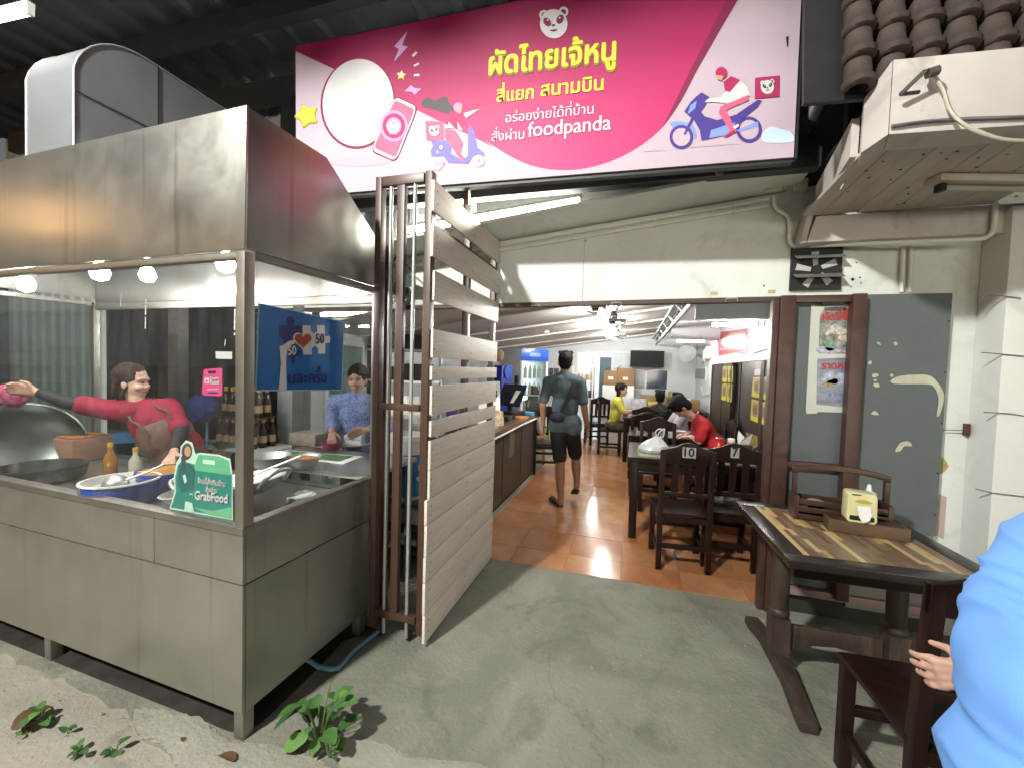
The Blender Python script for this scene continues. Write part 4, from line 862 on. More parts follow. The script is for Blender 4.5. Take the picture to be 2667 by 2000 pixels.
# bottles on a bench
t = thing('bottle_bench', 'low bench with a pale top holding dark sauce bottles', 'bench', (-3.62,3.25,0))
mb = MB(); mb.box(-.45,.32,-.2,.2,.66,.69); mb.build('top', enamel_white, t, bevel=.003)
for x in (-.42,.29):
    for y in (-.17,.17): mb = MB(); mb.box(x-.02,x+.02,y-.02,y+.02,0,.66); mb.build('leg', dark_steel, t)
bm_ = mat('sauce_bottle',(0.03,0.012,0.008),0.15,var=0.3); cap_m = flat('bottle_cap',(0.55,0.30,0.06),0.4); lab_m = flat('bottle_label',(0.40,0.28,0.16),0.5)
pro = None; cnt = 0
for row in range(3):
    for i in range(6):
        lab = 'orange capped sauce bottle on the pale bench, %s row, %s from the left' % (('front','middle','back')[row], ('first','second','third','fourth','fifth','sixth')[i]); p = Vector((-3.93+.083*i+.012*row, 3.12+.1*row, .691))
        if pro is None:
            pro = thing('sauce_bottle', lab, 'bottle', p, 0, 'sauce bottles on the bench'); mb = MB(); mb.lathe([(.034,0),(.036,.01),(.036,.16),(.014,.22),(.013,.26)], (0,0,0), 12); mb.build('bottle', bm_, pro, smooth=50)
            mb = MB(); mb.lathe([(.016,.245),(.016,.285)], (0,0,0), 10); mb.build('cap', cap_m, pro); mb = MB(); mb.lathe([(.0368,.05),(.0368,.12)], (0,0,0), 12, caps=(False,False)); mb.build('label', lab_m, pro, smooth=50)
        else: c_ = copy_tree(pro); c_.location = p; c_['label'] = lab
t = thing('bottle_crate', 'wire tray packed on top of the sauce bottles', 'tray', (-3.71,3.22,.98)); mb = MB(); mb.box(-.26,.26,-.14,.16,0,.008); mb.build('board', counter_wood, t)
for row in range(2):
    for i in range(6): c_ = copy_tree(pro); c_.location = (-3.92+.083*i, 3.17+.1*row, .989); c_['label'] = 'orange capped sauce bottle of the upper layer, %s row, %s from the left' % (('front','back')[row], ('first','second','third','fourth','fifth','sixth')[i]); c_['group'] = 'sauce bottles in the upper layer'
# steel shelf rack with dark trays at the back
t = thing('steel_rack', 'open steel shelf rack with trays behind the woman in blue', 'shelf', (-2.75,4.55,0))
for x in (-.42,.42):
    for y in (-.18,.18): mb = MB(); mb.box(x-.015,x+.015,y-.015,y+.015,0,2.02); mb.build('post', pipe_white, t)
for z in (.5,.95,1.35,1.72,2.0): mb = MB(); mb.box(-.42,.42,-.2,.2,z-.012,z+.012); mb.build('shelf', pipe_white, t)
for n_, (z, x, w, h, m_) in enumerate(((1.362,-.2,.34,.16,dark_steel),(1.362,.2,.3,.2,counter_wood),(1.732,-.18,.36,.14,mat('grey_tub',(.2,.23,.26),.5)),(1.732,.22,.26,.18,dark_steel),(.962,-.1,.5,.2,enamel_white))):
    mb = MB(); mb.box(-2.75+x-w/2,-2.75+x+w/2,4.40,4.70,z,z+h); mb.solo('storage_tub', m_, ['dark tub on the rack, left of the middle shelf','brown box on the rack, right of the middle shelf','grey tub on the upper rack shelf','dark box at the right of the upper rack shelf','long white tub on the low rack shelf'][n_], 'tub', 'tubs on the steel rack', bevel=.01)

mb = MB(); mb.box(-.13,.13,-.09,.09,0,.10); p = at(*cl(690,1345), Z=.874); mb.v = [(v[0]+p.x, v[1]+p.y, v[2]+.873) for v in mb.v]; mb.solo('storage_tub', mat('clear_tub',(0.42,0.36,0.30),.25,var=.2,scale=9), 'cloudy plastic tub at the back of the bench, left of the woman in blue', 'tub', bevel=.012)
t = thing('basket', 'pink plastic basket on the bench before the hands of the woman in blue', 'basket', tuple(at(*cl(880,1385), Z=.873))); mb = MB(); mb.lathe([(.06,0),(.085,.05),(.088,.055),(.078,.052),(.055,.006),(0,.005)], (0,0,0), 20, caps=(True,False)); mb.build('basket', flat('basket_pink',(0.45,0.06,0.14),.4), t, smooth=50)
t = thing('basin', 'pale green plastic basin on the bottle bench', 'basin', tuple(at(*c2(1315,1145), Y=3.12))); t.location.z = .691; mb = MB(); mb.lathe([(.10,0),(.15,.06),(.155,.063),(.142,.058),(.095,.006),(0,.005)], (0,0,0), 22, caps=(True,False)); mb.build('basin', flat('basin_green',(0.28,0.40,0.33),.4), t, smooth=50)
t, c = signpl('notice', 'tiny white paper notice stuck on the front glass above the pink tag', 'notice', Plane(st_world(-1,0.030,1.2), fn), [(1245,588),(1340,590),(1340,632),(1247,630)], flat('notice_white',(0.62,0.62,0.60),.6), .0015, c2)
lid = mat('steel_lid',(0.4,0.4,0.4),.3,metal=.8)
for n_, (x, y, r_, l_) in enumerate(((-2.12,1.72,.085,'pile of white plates on the stall worktop behind the wok'),(-1.62,1.72,.07,'pile of small bowls on the stall worktop near the side glass'))):
    t = thing('plate_pile', l_, 'plates', (x,y,.801))
    for j in range(7): mb = MB(); mb.lathe([(r_*.6,0),(r_,.010),(r_,.013),(r_*.6,.004)], (0,0,.009*j), 20, caps=(True,True)); mb.build('plate', enamel_white, t, smooth=50)
for n_, (x, y, h, c_, l_) in enumerate(((-3.05,1.72,.20,(0.30,0.13,0.03),'brown sauce bottle on the worktop behind the big blue pot'),(-2.93,1.78,.17,(0.45,0.42,0.30),'pale oil bottle on the worktop beside the brown sauce bottle'))):
    t = thing('cooking_bottle', l_, 'bottle', (x,y,.801)); mb = MB(); mb.lathe([(.032,0),(.034,.01),(.034,h*.65),(.013,h*.85),(.013,h)], (0,0,0), 14); mb.build('bottle', mat('cook_bottle%d'%n_,c_,.2,var=.2), t, smooth=50); mb = MB(); mb.lathe([(.015,h-.004),(.015,h+.02)], (0,0,0), 10); mb.build('cap', red_cap if False else cap_m, t)
t = thing('spatula', 'steel wok spatula lying in the pale wok', 'spatula', (-1.93,1.60,.905), .5); mb = MB(); mb.tube([(0,0,.0),(.10,.02,.06),(.30,.06,.14)], .007, 8); mb.build('handle', alu, t, smooth=60); mb = MB(); mb.hexa([(-.09,-.04,-.012),(0,-.03,-.006),(0,.03,-.006),(-.09,.04,-.012),(-.09,-.04,-.009),(0,-.03,-.003),(0,.03,-.003),(-.09,.04,-.009)]); mb.build('blade', alu, t)
# ================================================================== the folding gate
gt = thing('gate', 'tall folding gate of whitewashed boards on a brown steel frame, standing open', 'gate', (-1.056,1.99,0))
GX = -1.056
rows = [(2.520,2.360),(2.290,2.125),(2.056,1.898),(1.745,1.592),(1.545,1.472),(1.440,1.282),(1.250,1.164),(1.142,0.982),(0.978,0.826),(0.822,0.688),(0.684,0.512),(0.508,0.372),(0.366,0.195),(0.191,0.028)]
rnd = random.Random(5)
for i, (z1, z0) in enumerate(rows):
    y0 = 0.0 + (0.026 if 2 <= i <= 8 else 0) + rnd.uniform(-.003,.003); y1 = 1.115 + rnd.uniform(-.004,.004)
    mb = MB(); mb.hexa([(0,y0,z0),(0.016,y0,z0),(0.016,y1,z0+rnd.uniform(-.004,.004)),(0,y1,z0),(0,y0,z1),(0.016,y0,z1),(0.016,y1,z1+rnd.uniform(-.004,.004)),(0,y1,z1)])
    mb.build('board', slat_wood, gt, bevel=.0015)
nail = flat('nail_head', (0.10,0.08,0.07), 0.5); mb = MB()
for z1, z0 in rows:
    for y in (0.045,0.56,1.08):
        for f in ((.3,.7) if z1-z0 > .1 else (.5,)): mb.sphere((0.0165,y+rnd.uniform(-.006,.006),z0+(z1-z0)*f), 0.0035, 6, 4)
o = mb.build('nails', nail, gt); o['kind'] = 'stuff'
for y, w in ((0.035,.05),(0.56,.04),(1.085,.04)):
    mb = MB(); mb.box(-.043,-.002,y-w/2,y+w/2,0.06,2.575 if y < .1 else 2.60 if y < 1 else 2.50); mb.build('post', gate_brown, gt, bevel=.002)
for z in (.14, 2.28): mb = MB(); mb.box(-.041,-.004,.062,1.063,z,z+.04); mb.build('rail', gate_brown, gt)
# the second leaf, turned across, with bars
def gx(px, py): return at(px, py, Y=2.0)
mb = MB(); mb.box(-.335,-.30,-.005,.045,0.06,2.565); mb.build('post', gate_brown, gt, bevel=.002)
mb = MB(); mb.box(-.298,-.046,.0,.036,2.515,2.565); mb.build('rail', gate_brown, gt, bevel=.002)
mb = MB(); mb.box(-.298,-.046,.0,.036,1.30,1.335); mb.build('rail', gate_brown, gt, bevel=.002)
mb = MB(); mb.box(-.298,-.046,.0,.036,.125,.165); mb.build('rail', gate_brown, gt, bevel=.002)
mb = MB(); mb.box(-.205,-.160,.002,.034,.167,2.513); mb.build('post', gate_brown, gt, bevel=.002)
for x in (-.250,-.105):
    mb = MB(); mb.tube([(x,.017,.03),(x,.017,2.513)], .0105, 10); mb.build('bar', galv, gt, smooth=60)
for x, y in ((-.105,.017),(-.30,.02),(-.02,1.06)):
    mb = MB(); mb.lathe([(.026,-.011),(.03,-.006),(.03,.006),(.026,.011)], (x,y+.03,.031), 14, axis=(1,0,0)); mb.build('wheel', dark_steel, gt, smooth=40)
# rusty old post standing beside the stall
mb = MB(); mb.box(-1.432,-1.392,2.135,2.175,0.0,2.35); mb.solo('steel_post', mat('rusty_post',(0.10,0.035,0.025),.6,var=.3), 'rust brown steel post between the food stall and the gate', 'post', bevel=.002)
# blue water pipe on the ground under the stall
mb = MB(); pb = flat('pipe_blue', (0.13,0.31,0.44), 0.4)
mb.tube([at(*p, Z=.016) for p in [(800,1716),(830,1735),(862,1742),(880,1740),(920,1695),(985,1643)]], 0.012, 8); mb.solo('water_pipe', pb, 'light blue plastic water pipe bent round the foot of the stall', 'pipe', smooth=60)
# rack and bucket behind the bars
t = thing('storage_rack', 'low dark steel rack with shelves behind the bars of the gate', 'rack', (-1.70,2.92,0))
for x in (-.30,.24):
    for y in (-.17,.17): mb = MB(); mb.box(x-.014,x+.014,y-.014,y+.014,0,.52); mb.build('leg', dark_steel, t)
for z in (.12,.30,.50): mb = MB(); mb.box(-.31,.25,-.18,.18,z-.012,z); mb.build('shelf', dark_steel, t)
t = thing('bucket', 'big white plastic bucket with a blue printed label on the rack behind the gate', 'bucket', (-1.70,2.90,.502))
mb = MB(); mb.lathe([(.12,0),(.128,.01),(.148,.46),(.158,.465),(.158,.50),(.15,.505),(.14,.505),(.125,.02),(0,.018)], (0,0,0), 28, caps=(True,False)); mb.build('body', pipe_white, t, smooth=50)
mb = MB(); mb.lathe([(.1305,.03),(.1445,.36)], (0,0,0), 28, caps=(False,False)); mb.build('label', mat('bucket_label',(0.015,0.10,0.38),.35,var=.35,scale=7,col2=(0.05,0.28,0.55)), t, smooth=50)
d_ = Vector((-1.70,2.90,.78))-Vector((0,0,1.55)); d_.z = 0; d_.normalize(); lp_ = Plane(Vector((-1.70,2.90,.8))-d_*.146, -d_)
class LP2(LP): pass
q = LP2(lp_, Vector(t.location)); q.text('U', (940+350/2.305-3,1000+520/2.305), (940+380/2.305,1000+520/2.305), pw, t, lift=.004, bold=.06)
q.shape([(940+330/2.305,1000+560/2.305),(940+365/2.305,1000+545/2.305),(940+368/2.305,1000+575/2.305),(940+340/2.305,1000+580/2.305)], pw, t, 'print', .004)
for n_, (x, z, w, h, c_, l_) in enumerate(((-.20,.302,.18,.14,(0.42,0.20,0.09),'brown paper packet on the middle shelf of the rack behind the gate'),(.06,.302,.2,.13,(0.55,0.5,0.56),'crumpled white bag on the middle shelf of the rack behind the gate'),(-.05,.122,.36,.12,(0.05,0.05,0.055),'black crate on the lowest shelf of the rack behind the gate'))):
    mb = MB(); mb.box(-1.70+x-w/2,-1.70+x+w/2,2.84,3.0,z,z+h); mb.solo('packet' if n_ < 2 else 'crate', mat('pack%d'%n_,c_,.6,var=.3,scale=12), l_, 'packet' if n_ < 2 else 'crate', bevel=.03 if n_ == 1 else .008)
# kitchen table with clutter seen through the bars and boards
t = thing('kitchen_table', 'cluttered dark table behind the gate boards', 'table', (-1.95,3.7,0))
mb = MB(); mb.box(-.45,.35,-.25,.3,.84,.87); mb.build('top', counter_wood, t)
for x in (-.42,.32):
    for y in (-.22,.27): mb = MB(); mb.box(x-.025,x+.025,y-.025,y+.025,0,.84); mb.build('leg', dark_wood, t)
for n_, (x, y, w, d, h, c_, l_) in enumerate(((-2.2,3.65,.26,.2,.16,(0.6,0.6,0.58),'white plastic box on the cluttered kitchen table'),(-1.85,3.6,.18,.18,.12,(0.55,0.57,0.6),'pale tub on the cluttered kitchen table'),(-1.72,3.82,.12,.12,.3,(0.1,0.06,0.2),'dark purple bottle box on the cluttered kitchen table'))):
    mb = MB(); mb.box(x-w/2,x+w/2,y-d/2,y+d/2,.871,.871+h); mb.solo('box', mat('kbox%d'%n_,c_,.5,var=.2), l_, 'box', 'boxes on the kitchen table', bevel=.01)
# wall fan behind the gate
fp = Vector((-1.90,3.02,2.18)); t = thing('wall_fan', 'black wire caged fan on the wall behind the bars of the gate', 'fan', fp)
blk = flat('fan_black',(0.02,0.022,0.022),.4)
def ring(r, y, th, m, nm, n=28):
    mb = MB(); mb.tube([(r*math.cos(2*PI*i/n), y, r*math.sin(2*PI*i/n)) for i in range(n+1)], th, 6, cap=False); return mb.build(nm, m, t, smooth=60)
ring(.205,-.06,.006,blk,'cage_ring'); ring(.10,-.085,.003,blk,'cage_ring')
mb = MB()
for i in range(36):
    a = 2*PI*i/36; mb.tube([(.03*math.cos(a),-.095,.03*math.sin(a)),(.14*math.cos(a),-.09,.14*math.sin(a)),(.205*math.cos(a),-.06,.205*math.sin(a)),(.14*math.cos(a),.0,.14*math.sin(a))], .0016, 4)
o = mb.build('cage_wires', blk, t); o['kind'] = 'stuff'
for i in range(4):
    a = i*PI/2+.3; u = Vector((math.cos(a),0,math.sin(a))); w = Vector((-math.sin(a),0,math.cos(a)))
    mb = MB(); mb.prism([u*.03-w*.02+Vector((0,-.03,0)), u*.17-w*.06+Vector((0,-.05,0)), u*.185+w*.03+Vector((0,-.03,0)), u*.12+w*.07+Vector((0,-.01,0)), u*.03+w*.02+Vector((0,-.03,0))], (0,.003,0)); mb.build('blade', mat('fan_blade',(0.06,0.08,0.08),.35), t)
mb = MB(); mb.lathe([(.02,-.10),(.04,-.09),(.05,0),(.065,.02),(.06,.09)], (0,0,0), 16, axis=(0,1,0)); mb.build('motor', blk, t, smooth=50)
mb = MB(); mb.beam((0,.06,0),(0,.095,-.14),.05,.035); mb.build('bracket', blk, t)
mb = MB(); mb.tube(spline([(-.05,.08,.02),(-.12,.05,.2),(-.02,.07,.28),(.1,.08,.3)],5), .006, 6); mb.build('cord', blk, t, smooth=60)
# ================================================================== eatery furniture
def make_chair(label, m=dark_wood, group='dark wooden chairs', number=None):
    """facing +y, origin between the feet"""
    t = thing('chair', label, 'chair', (0,0,0), 0, group); W, Dp = .205, .21
    mb = MB(); mb.box(-W,W,-Dp+.03,Dp+.01,.425,.45); mb.build('seat', m, t, bevel=.006)
    for sx in (-1,1):
        x = sx*(W-.022)
        mb = MB(); mb.box(x-.022,x+.022,Dp-.045,Dp-.003,0,.424); mb.build('leg', m, t, bevel=.003)
        mb = MB()
        pr = [(-Dp-.005,0),(-Dp+.04,0),(-Dp+.045,.45),(-Dp+.005,.955),(-Dp-.032,.955),(-Dp+.003,.45)]
        mb.prism([(x-.020,y,z) for y, z in pr], (.040,0,0)); mb.build('leg', m, t, bevel=.003)
    top = [(-W+.002,.86),(W-.002,.86),(W-.002,.955),(W-.05,.965),(.09,.985),(.045,1.01),(0,1.018),(-.045,1.01),(-.09,.985),(-W+.05,.965),(-W+.002,.955)]
    yb = lambda z: -Dp+.020-(z-.45)*.074
    mb = MB(); n = len(top); vs = [(x,yb(z)-.012,z) for x, z in top]+[(x,yb(z)+.012,z) for x, z in top]
    mb.add(vs, [tuple(range(n))[::-1], tuple(range(n,2*n))]+[(i,(i+1)%n,n+(i+1)%n,n+i) for i in range(n)]); mb.build('top_rail', m, t, bevel=.002)
    for x in (-.088,0,.088):
        mb = MB(); mb.hexa([(x-.024,yb(.62)-.008,.62),(x+.024,yb(.62)-.008,.62),(x+.024,yb(.62)+.008,.62),(x-.024,yb(.62)+.008,.62),(x-.024,yb(.86)-.008,.865),(x+.024,yb(.86)-.008,.865),(x+.024,yb(.86)+.008,.865),(x-.024,yb(.86)+.008,.865)]); mb.build('slat', m, t)
    mb = MB(); mb.box(-W+.042,W-.042,yb(.6)-.012,yb(.6)+.012,.585,.625); mb.build('back_rail', m, t, bevel=.002)
    for y, z in ((Dp-.024,.24),(-Dp+.02,.19)): mb = MB(); mb.box(-W+.042,W-.042,y-.012,y+.012,z-.018,z+.018); mb.build('stretcher', m, t, bevel=.002)
    for sx in (-1,1): mb = MB(); mb.box(sx*(W-.022)-.011,sx*(W-.022)+.011,-Dp+.045,Dp-.046,.13,.165); mb.build('stretcher', m, t, bevel=.002)
    mb = MB(); mb.box(-W+.042,W-.042,-Dp+.01,-Dp+.034,.38,.424); mb.build('apron', m, t)
    return t
def put(o, x, y, rz, label=None, group=None, z=0):
    o.location = (x,y,z); o.rotation_euler = (0,0,rz)
    if label: o['label'] = label
    if group: o['group'] = group
    return o
plate_m = flat('number_plate', (0.36,0.35,0.33), 0.5)
def number_plate(ch, s_, w):
    mb = MB(); mb.box(-w,w,-.2450,-.2385,.905,.985); pl = mb.build('number_plate', plate_m, ch); text_local(s_, -w*.78 if len(s_) > 1 else -.02, w*.78 if len(s_) > 1 else .02, .918, -.2462, black, pl, 'number', bold=.03, ysc=1.0 if len(s_) > 1 else 1.25)
proto = make_chair('dark wooden chair whose number plate reads 10, in front of the table')
put(proto, .405, 3.64, .10)
ch7 = copy_tree(proto); put(ch7, .77, 3.80, .03, 'dark wooden chair by the right jamb, its number plate reading 7')
plain = copy_tree(proto); plain['label'] = 'dark wooden chair outside'
number_plate(proto, '10', .048); number_plate(ch7, '7', .030)
put(plain, 1.05, 1.735, .05, 'dark wooden chair standing outside at the striped table')
for x, y, rz, l in ((.30,4.98,PI,'dark chair on the far side of the front table, behind the white bag'),
                    (-.40,7.98,-1.50,'dark chair under the woman in yellow'),(-1.22,6.12,.25,'dark chair drawn up at the far end of the counter'),(.18,6.05,.05,'dark chair with its back to the street at the second table'),(.20,6.95,.0,'dark chair with its back to the street before the third table'),(-.72,8.9,.4,'dark chair by the shelves at the back of the room'),(.93,5.45,PI/2+.1,'dark chair under the bent person in red'),(.72,6.62,1.2,'dark chair under the child in the white shirt')):
    put(copy_tree(plain), x, y, rz, l)
yel_wood = mat('yellow_wood', (0.42,0.20,0.045), 0.35, var=0.2, scale=6, stretch=(4,4,.6))
put(make_chair('yellow varnished wooden chair behind the counter', yel_wood, 'yellow wooden chair'), -1.58, 6.75, PI+.2)
# tables
glass_top = mat('table_inset', (0.34,0.36,0.26), 0.12, var=0.15, scale=7, dirt=(0.20,0.2,0.16), dscale=5)
def make_table(label, wx=1.16, wy=.84, h=.765):
    t = thing('dining_table', label, 'table', (0,0,0), 0, 'dark dining tables')
    mb = MB()
    b = .085
    mb.box(-wx/2,wx/2,-wy/2,-wy/2+b,h-.035,h); mb.box(-wx/2,wx/2,wy/2-b,wy/2,h-.035,h); mb.box(-wx/2,-wx/2+b,-wy/2+b,wy/2-b,h-.035,h); mb.box(wx/2-b,wx/2,-wy/2+b,wy/2-b,h-.035,h); mb.build('table_frame', dark_wood, t)
    mb = MB(); mb.box(-wx/2+b,wx/2-b,-wy/2+b,wy/2-b,h-.03,h-.004); mb.build('tabletop', glass_top, t)
    for x in (-wx/2+.06,wx/2-.06):
        for y in (-wy/2+.06,wy/2-.06): mb = MB(); mb.box(x-.036,x+.036,y-.036,y+.036,0,h-.036); mb.build('leg', dark_wood, t, bevel=.004)
    for y in (-wy/2+.05,wy/2-.05): mb = MB(); mb.box(-wx/2+.098,wx/2-.098,y-.012,y+.012,h-.13,h-.036); mb.build('apron', dark_wood, t)
    for x in (-wx/2+.05,wx/2-.05): mb = MB(); mb.box(x-.012,x+.012,-wy/2+.098,wy/2-.098,h-.13,h-.036); mb.build('apron', dark_wood, t)
    return t
tb = make_table('dark dining table nearest the doorway, with a white plastic bag on it'); put(tb, .56, 4.375, .0)
put(copy_tree(tb), .55, 5.72, .0, 'dark dining table where the person in red rests their head'); put(copy_tree(tb), .42, 7.72, .0, 'dark dining table where the woman in yellow eats')
put(copy_tree(tb), .50, 8.95, 0, 'dark table against the back wall heaped with boxes and bags')
# outdoor table: dark frame, striped wood top, trestle legs
XT, YT, HT = 1.055, 2.455, .765; RT = .035
t = thing('striped_table', 'outdoor dark table with a striped light and brown wood top on trestle legs', 'table', (XT,YT,0), RT); wx, wy, b = .80, .86, .085
for y0_, y1_ in ((-wy/2,-wy/2+b),(wy/2-b,wy/2)): mb = MB(); mb.box(-wx/2,wx/2,y0_,y1_,HT-.035,HT); mb.build('end_board', mat('table_edge',(0.024,0.019,0.018),.27,var=.15,spec=.4), t, bevel=.003)
for x0_, x1_ in ((-wx/2,-wx/2+b),(wx/2-b,wx/2)): mb = MB(); mb.box(x0_,x1_,-wy/2+b+.001,wy/2-b-.001,HT-.035,HT); mb.build('side_board', MATS['table_edge'], t, bevel=.003)
mb = MB(); mb.box(-wx/2+b,wx/2-b,-wy/2+b,wy/2-b,HT-.03,HT-.008); top = mb.build('tabletop', mid_wood, t)
strip_m = [mat('strip_'+n_, c_, .28, var=.15, scale=8, stretch=(5,.6,5)) for n_, c_ in (('tan',(0.23,0.145,0.085)),('umber',(0.18,0.105,0.06)),('grey',(0.24,0.175,0.125)),('straw',(0.62,0.45,0.20)),('honey',(0.52,0.34,0.14)))]
rnd = random.Random(11); n_s = 26; w_s = (wx-2*b)/n_s; cache = {}
for i in range(n_s):
    y = -wy/2+b; x = -wx/2+b+w_s*i
    while y < wy/2-b-.002:
        l = min(rnd.choice((.06,.09,.12,.16,.2)), wy/2-b-y)
        if wy/2-b-y-l < .03: l = wy/2-b-y
        mi = rnd.choice((0,0,1,1,2,2,0,1,3,3,4)) if i else 3
        k_ = (round(l,4), mi)
        if k_ not in cache: mb = MB(); mb.box(.0003,w_s-.0003,.0003,l-.0003,-.006,0); cache[k_] = mb.mesh('strip', strip_m[mi])
        o = bpy.data.objects.new('strip', cache[k_]); COL.objects.link(o); o.parent = top; o.location = (x,y,HT-.0015+rnd.uniform(-.0004,.0004)); y += l
worn = mat('worn_dark_wood',(0.04,0.028,0.02),.55,var=.4,scale=6,stretch=(3,3,.6),dirt=(0.12,0.09,0.058),dscale=4,damt=.5)
for sx in (-1,1):
    x = sx*.255 - .02
    mb = MB(); mb.prism([(x-.036,-.40,0),(x-.036,-.34,0),(x-.036,-.16,.045),(x-.036,.16,.045),(x-.036,.36,0),(x-.036,.43,0),(x-.036,.42,.045),(x-.036,.10,.11),(x-.036,-.10,.11),(x-.036,-.39,.045)], (.072,0,0)); mb.build('foot', worn, t, bevel=.004)
    mb = MB(); mb.box(x-.042,x+.042,-.045,.045,.11,.30); mb.lathe([(.042,.30),(.048,.312),(.048,.328),(.039,.34),(.041,.37),(.043,.5),(.040,.60),(.038,.64),(.044,.65),(.044,.665)], (x,0,0), 18); mb.box(x-.048,x+.048,-.048,.048,.665,.70); mb.build('column', worn, t, smooth=40)
    mb = MB(); mb.box(x-.035,x+.035,-.32,.32,.69,.728); mb.build('bearer', dark_wood, t)
mb = MB(); mb.prism([(-.225,-.012,.13),(-.225,-.012,.26),(.185,-.012,.26),(.185,-.012,.13),(.10,-.012,.165),(-.02,-.012,.18),(-.14,-.012,.165)], (0,.024,0)); mb.build('stretcher', worn, t, bevel=.003)
for y in (-.36,.36): mb = MB(); mb.box(-.36,.36,y-.012,y+.012,.67,.729); mb.build('apron', dark_wood, t)
# condiment carrier
t = thing('condiment_caddy', 'brown slatted wooden carrier with an arched handle on the striped table', 'caddy', (1.10,2.66,HT+.001), -.10); cw = mat('caddy_wood',(0.055,0.026,0.015),.4,var=.3,scale=7)
for sx in (-1,1): mb = MB(); mb.box(sx*.205-.011,sx*.205+.011,-.07,.07,0,.13); mb.box(sx*.205-.011,sx*.205+.011,-.016,.016,.131,.245); mb.build('end_post', cw, t, bevel=.002)
for sy in (-1,1):
    for z in (.005,.045,.085): mb = MB(); mb.box(-.193,.193,sy*.064-.005,sy*.064+.005,z,z+.028); mb.build('slat', cw, t, bevel=.002)
mb = MB(); mb.box(-.193,.193,-.058,.058,.002,.008); mb.build('floor', cw, t)
ar = [(-.217+.434*i/10, .245+.03*math.sin(PI*i/10)) for i in range(11)]
mb = MB(); mb.prism([(x,-.017,z) for x, z in ar]+[(x,-.017,z+.03) for x, z in ar[::-1]], (0,.034,0)); mb.build('handle', cw, t, bevel=.003)
t = thing('wooden_tray', 'plain brown wooden block tray in front of the condiment carrier', 'tray', (1.155,2.50,HT+.001), -.10); mb = MB(); mb.box(-.165,.165,-.045,.045,0,.062); mb.build('block', mat('tray_wood',(0.105,0.062,0.03),.5,var=.25,scale=6), t, bevel=.004)
mb = MB(); mb.box(-.15,.15,-.035,.035,.0625,.064); mb.build('inset', cw, t)
t = thing('napkin_dispenser', 'cream yellow napkin dispenser with a white tissue hanging out, on the wooden tray', 'dispenser', (1.125,2.50,HT+.064), -.12); cr = flat('dispenser_cream',(0.70,0.66,0.36),.35)
out = rr([(-.062,0),(.062,0),(.058,.148),(-.060,.152)], .14)
hole = rr([(-.05,.012),(.05,.012),(.05,.035),(-.05,.035)], .1)
mb = MB(); mb.prism([(x,-.045,z) for x, z in out], (0,.085,0)); mb.build('case', cr, t, bevel=.005)
mb = MB(); mb.poly([(x,-.0462,z) for x, z in hole]); mb.build('opening', black, t)
mb = MB(); mb.poly([(x,-.0464,z) for x, z in [(-.035,.108),(-.01,.118),(.015,.117),(.042,.106),(.02,.099),(-.015,.099)]]); mb.build('thumb_hollow', flat('dispenser_shade',(0.50,0.42,0.05),.5), t)
tis = flat('tissue',(0.78,0.78,0.75),.8)
mb = MB(); mb.add([(-.022,-.047,.085),(.03,-.047,.088),(.034,-.06,.05),(.026,-.064,.022),(.0,-.062,.008),(-.014,-.058,.03)], [(0,1,2,5),(5,2,3,4)]); mb.build('tissue', tis, t)
mb = MB(); mb.beam((-.045,-.0465,.14),(-.008,-.0465,.141),.005,.003,(0,1,0)); mb.build('print', grey_d, t)
t = thing('sauce_bottle', 'squeeze bottle of red chilli sauce with a white cap in the condiment carrier', 'bottle', (1.235,2.655,HT+.010)); 
mb = MB(); mb.lathe([(.034,0),(.038,.01),(.038,.125),(.032,.14)], (0,0,0), 18); mb.build('bottle', mat('red_sauce',(0.55,0.06,0.01),.18,var=.15), t, smooth=50)
mb = MB(); mb.lathe([(.034,.1405),(.034,.165),(.014,.175),(.009,.205),(.006,.21)], (0,0,0), 16); mb.build('cap', pipe_white, t, smooth=40)
t = thing('sauce_jar', 'dark sauce jar with a shiny lid in the condiment carrier', 'jar', (1.00,2.675,HT+.010)); mb = MB(); mb.lathe([(.035,0),(.037,.008),(.037,.07)], (0,0,0), 16); mb.build('jar', mat('jar_dark',(0.03,0.015,0.01),.1), t, smooth=50); mb = MB(); mb.lathe([(.038,.071),(.038,.09),(.02,.096)], (0,0,0), 16); mb.build('lid', galv, t, smooth=40)
# what lies on the indoor tables
t = thing('plastic_bag', 'knotted white plastic bag standing on the front table', 'bag', at(*c6(1262,1150), Z=.766)); wp = mat('thin_plastic',(0.62,0.63,0.62),.3,var=.15,scale=9)
mb = MB(); rnd = random.Random(2)
rings = [(0,.10),(.03,.125),(.07,.115),(.11,.075),(.14,.04),(.16,.028)]; n = 18; vs = []
for z, r in rings:
    for j in range(n):
        a = 2*PI*j/n; rr_ = r*(1+.22*noise.noise(Vector((math.cos(a)*2.4, math.sin(a)*2.4, z*14)))) ; vs.append((rr_*math.cos(a)*1.1+z*.35, rr_*math.sin(a)*.8, z))
mb.add(vs, [(i*n+j,i*n+(j+1)%n,(i+1)*n+(j+1)%n,(i+1)*n+j) for i in range(len(rings)-1) for j in range(n)]); mb.build('bag', wp, t, smooth=25)
for s_ in (-1,1):
    mb = MB(); mb.tube(spline([(.05,s_*.02,.15),(.05+s_*.02,s_*.015,.20),(.09+s_*.02,s_*.01,.235),(.11,0,.20),(.10,-s_*.01,.15)],5), [.006]*21, 6); mb.build('handle', wp, t, smooth=60)
t = thing('plastic_bag', 'crumpled clear plastic bag lying on the seat of the chair with plate 7', 'bag', (.80,3.86,.452)); mb = MB(); n = 20; vs = []
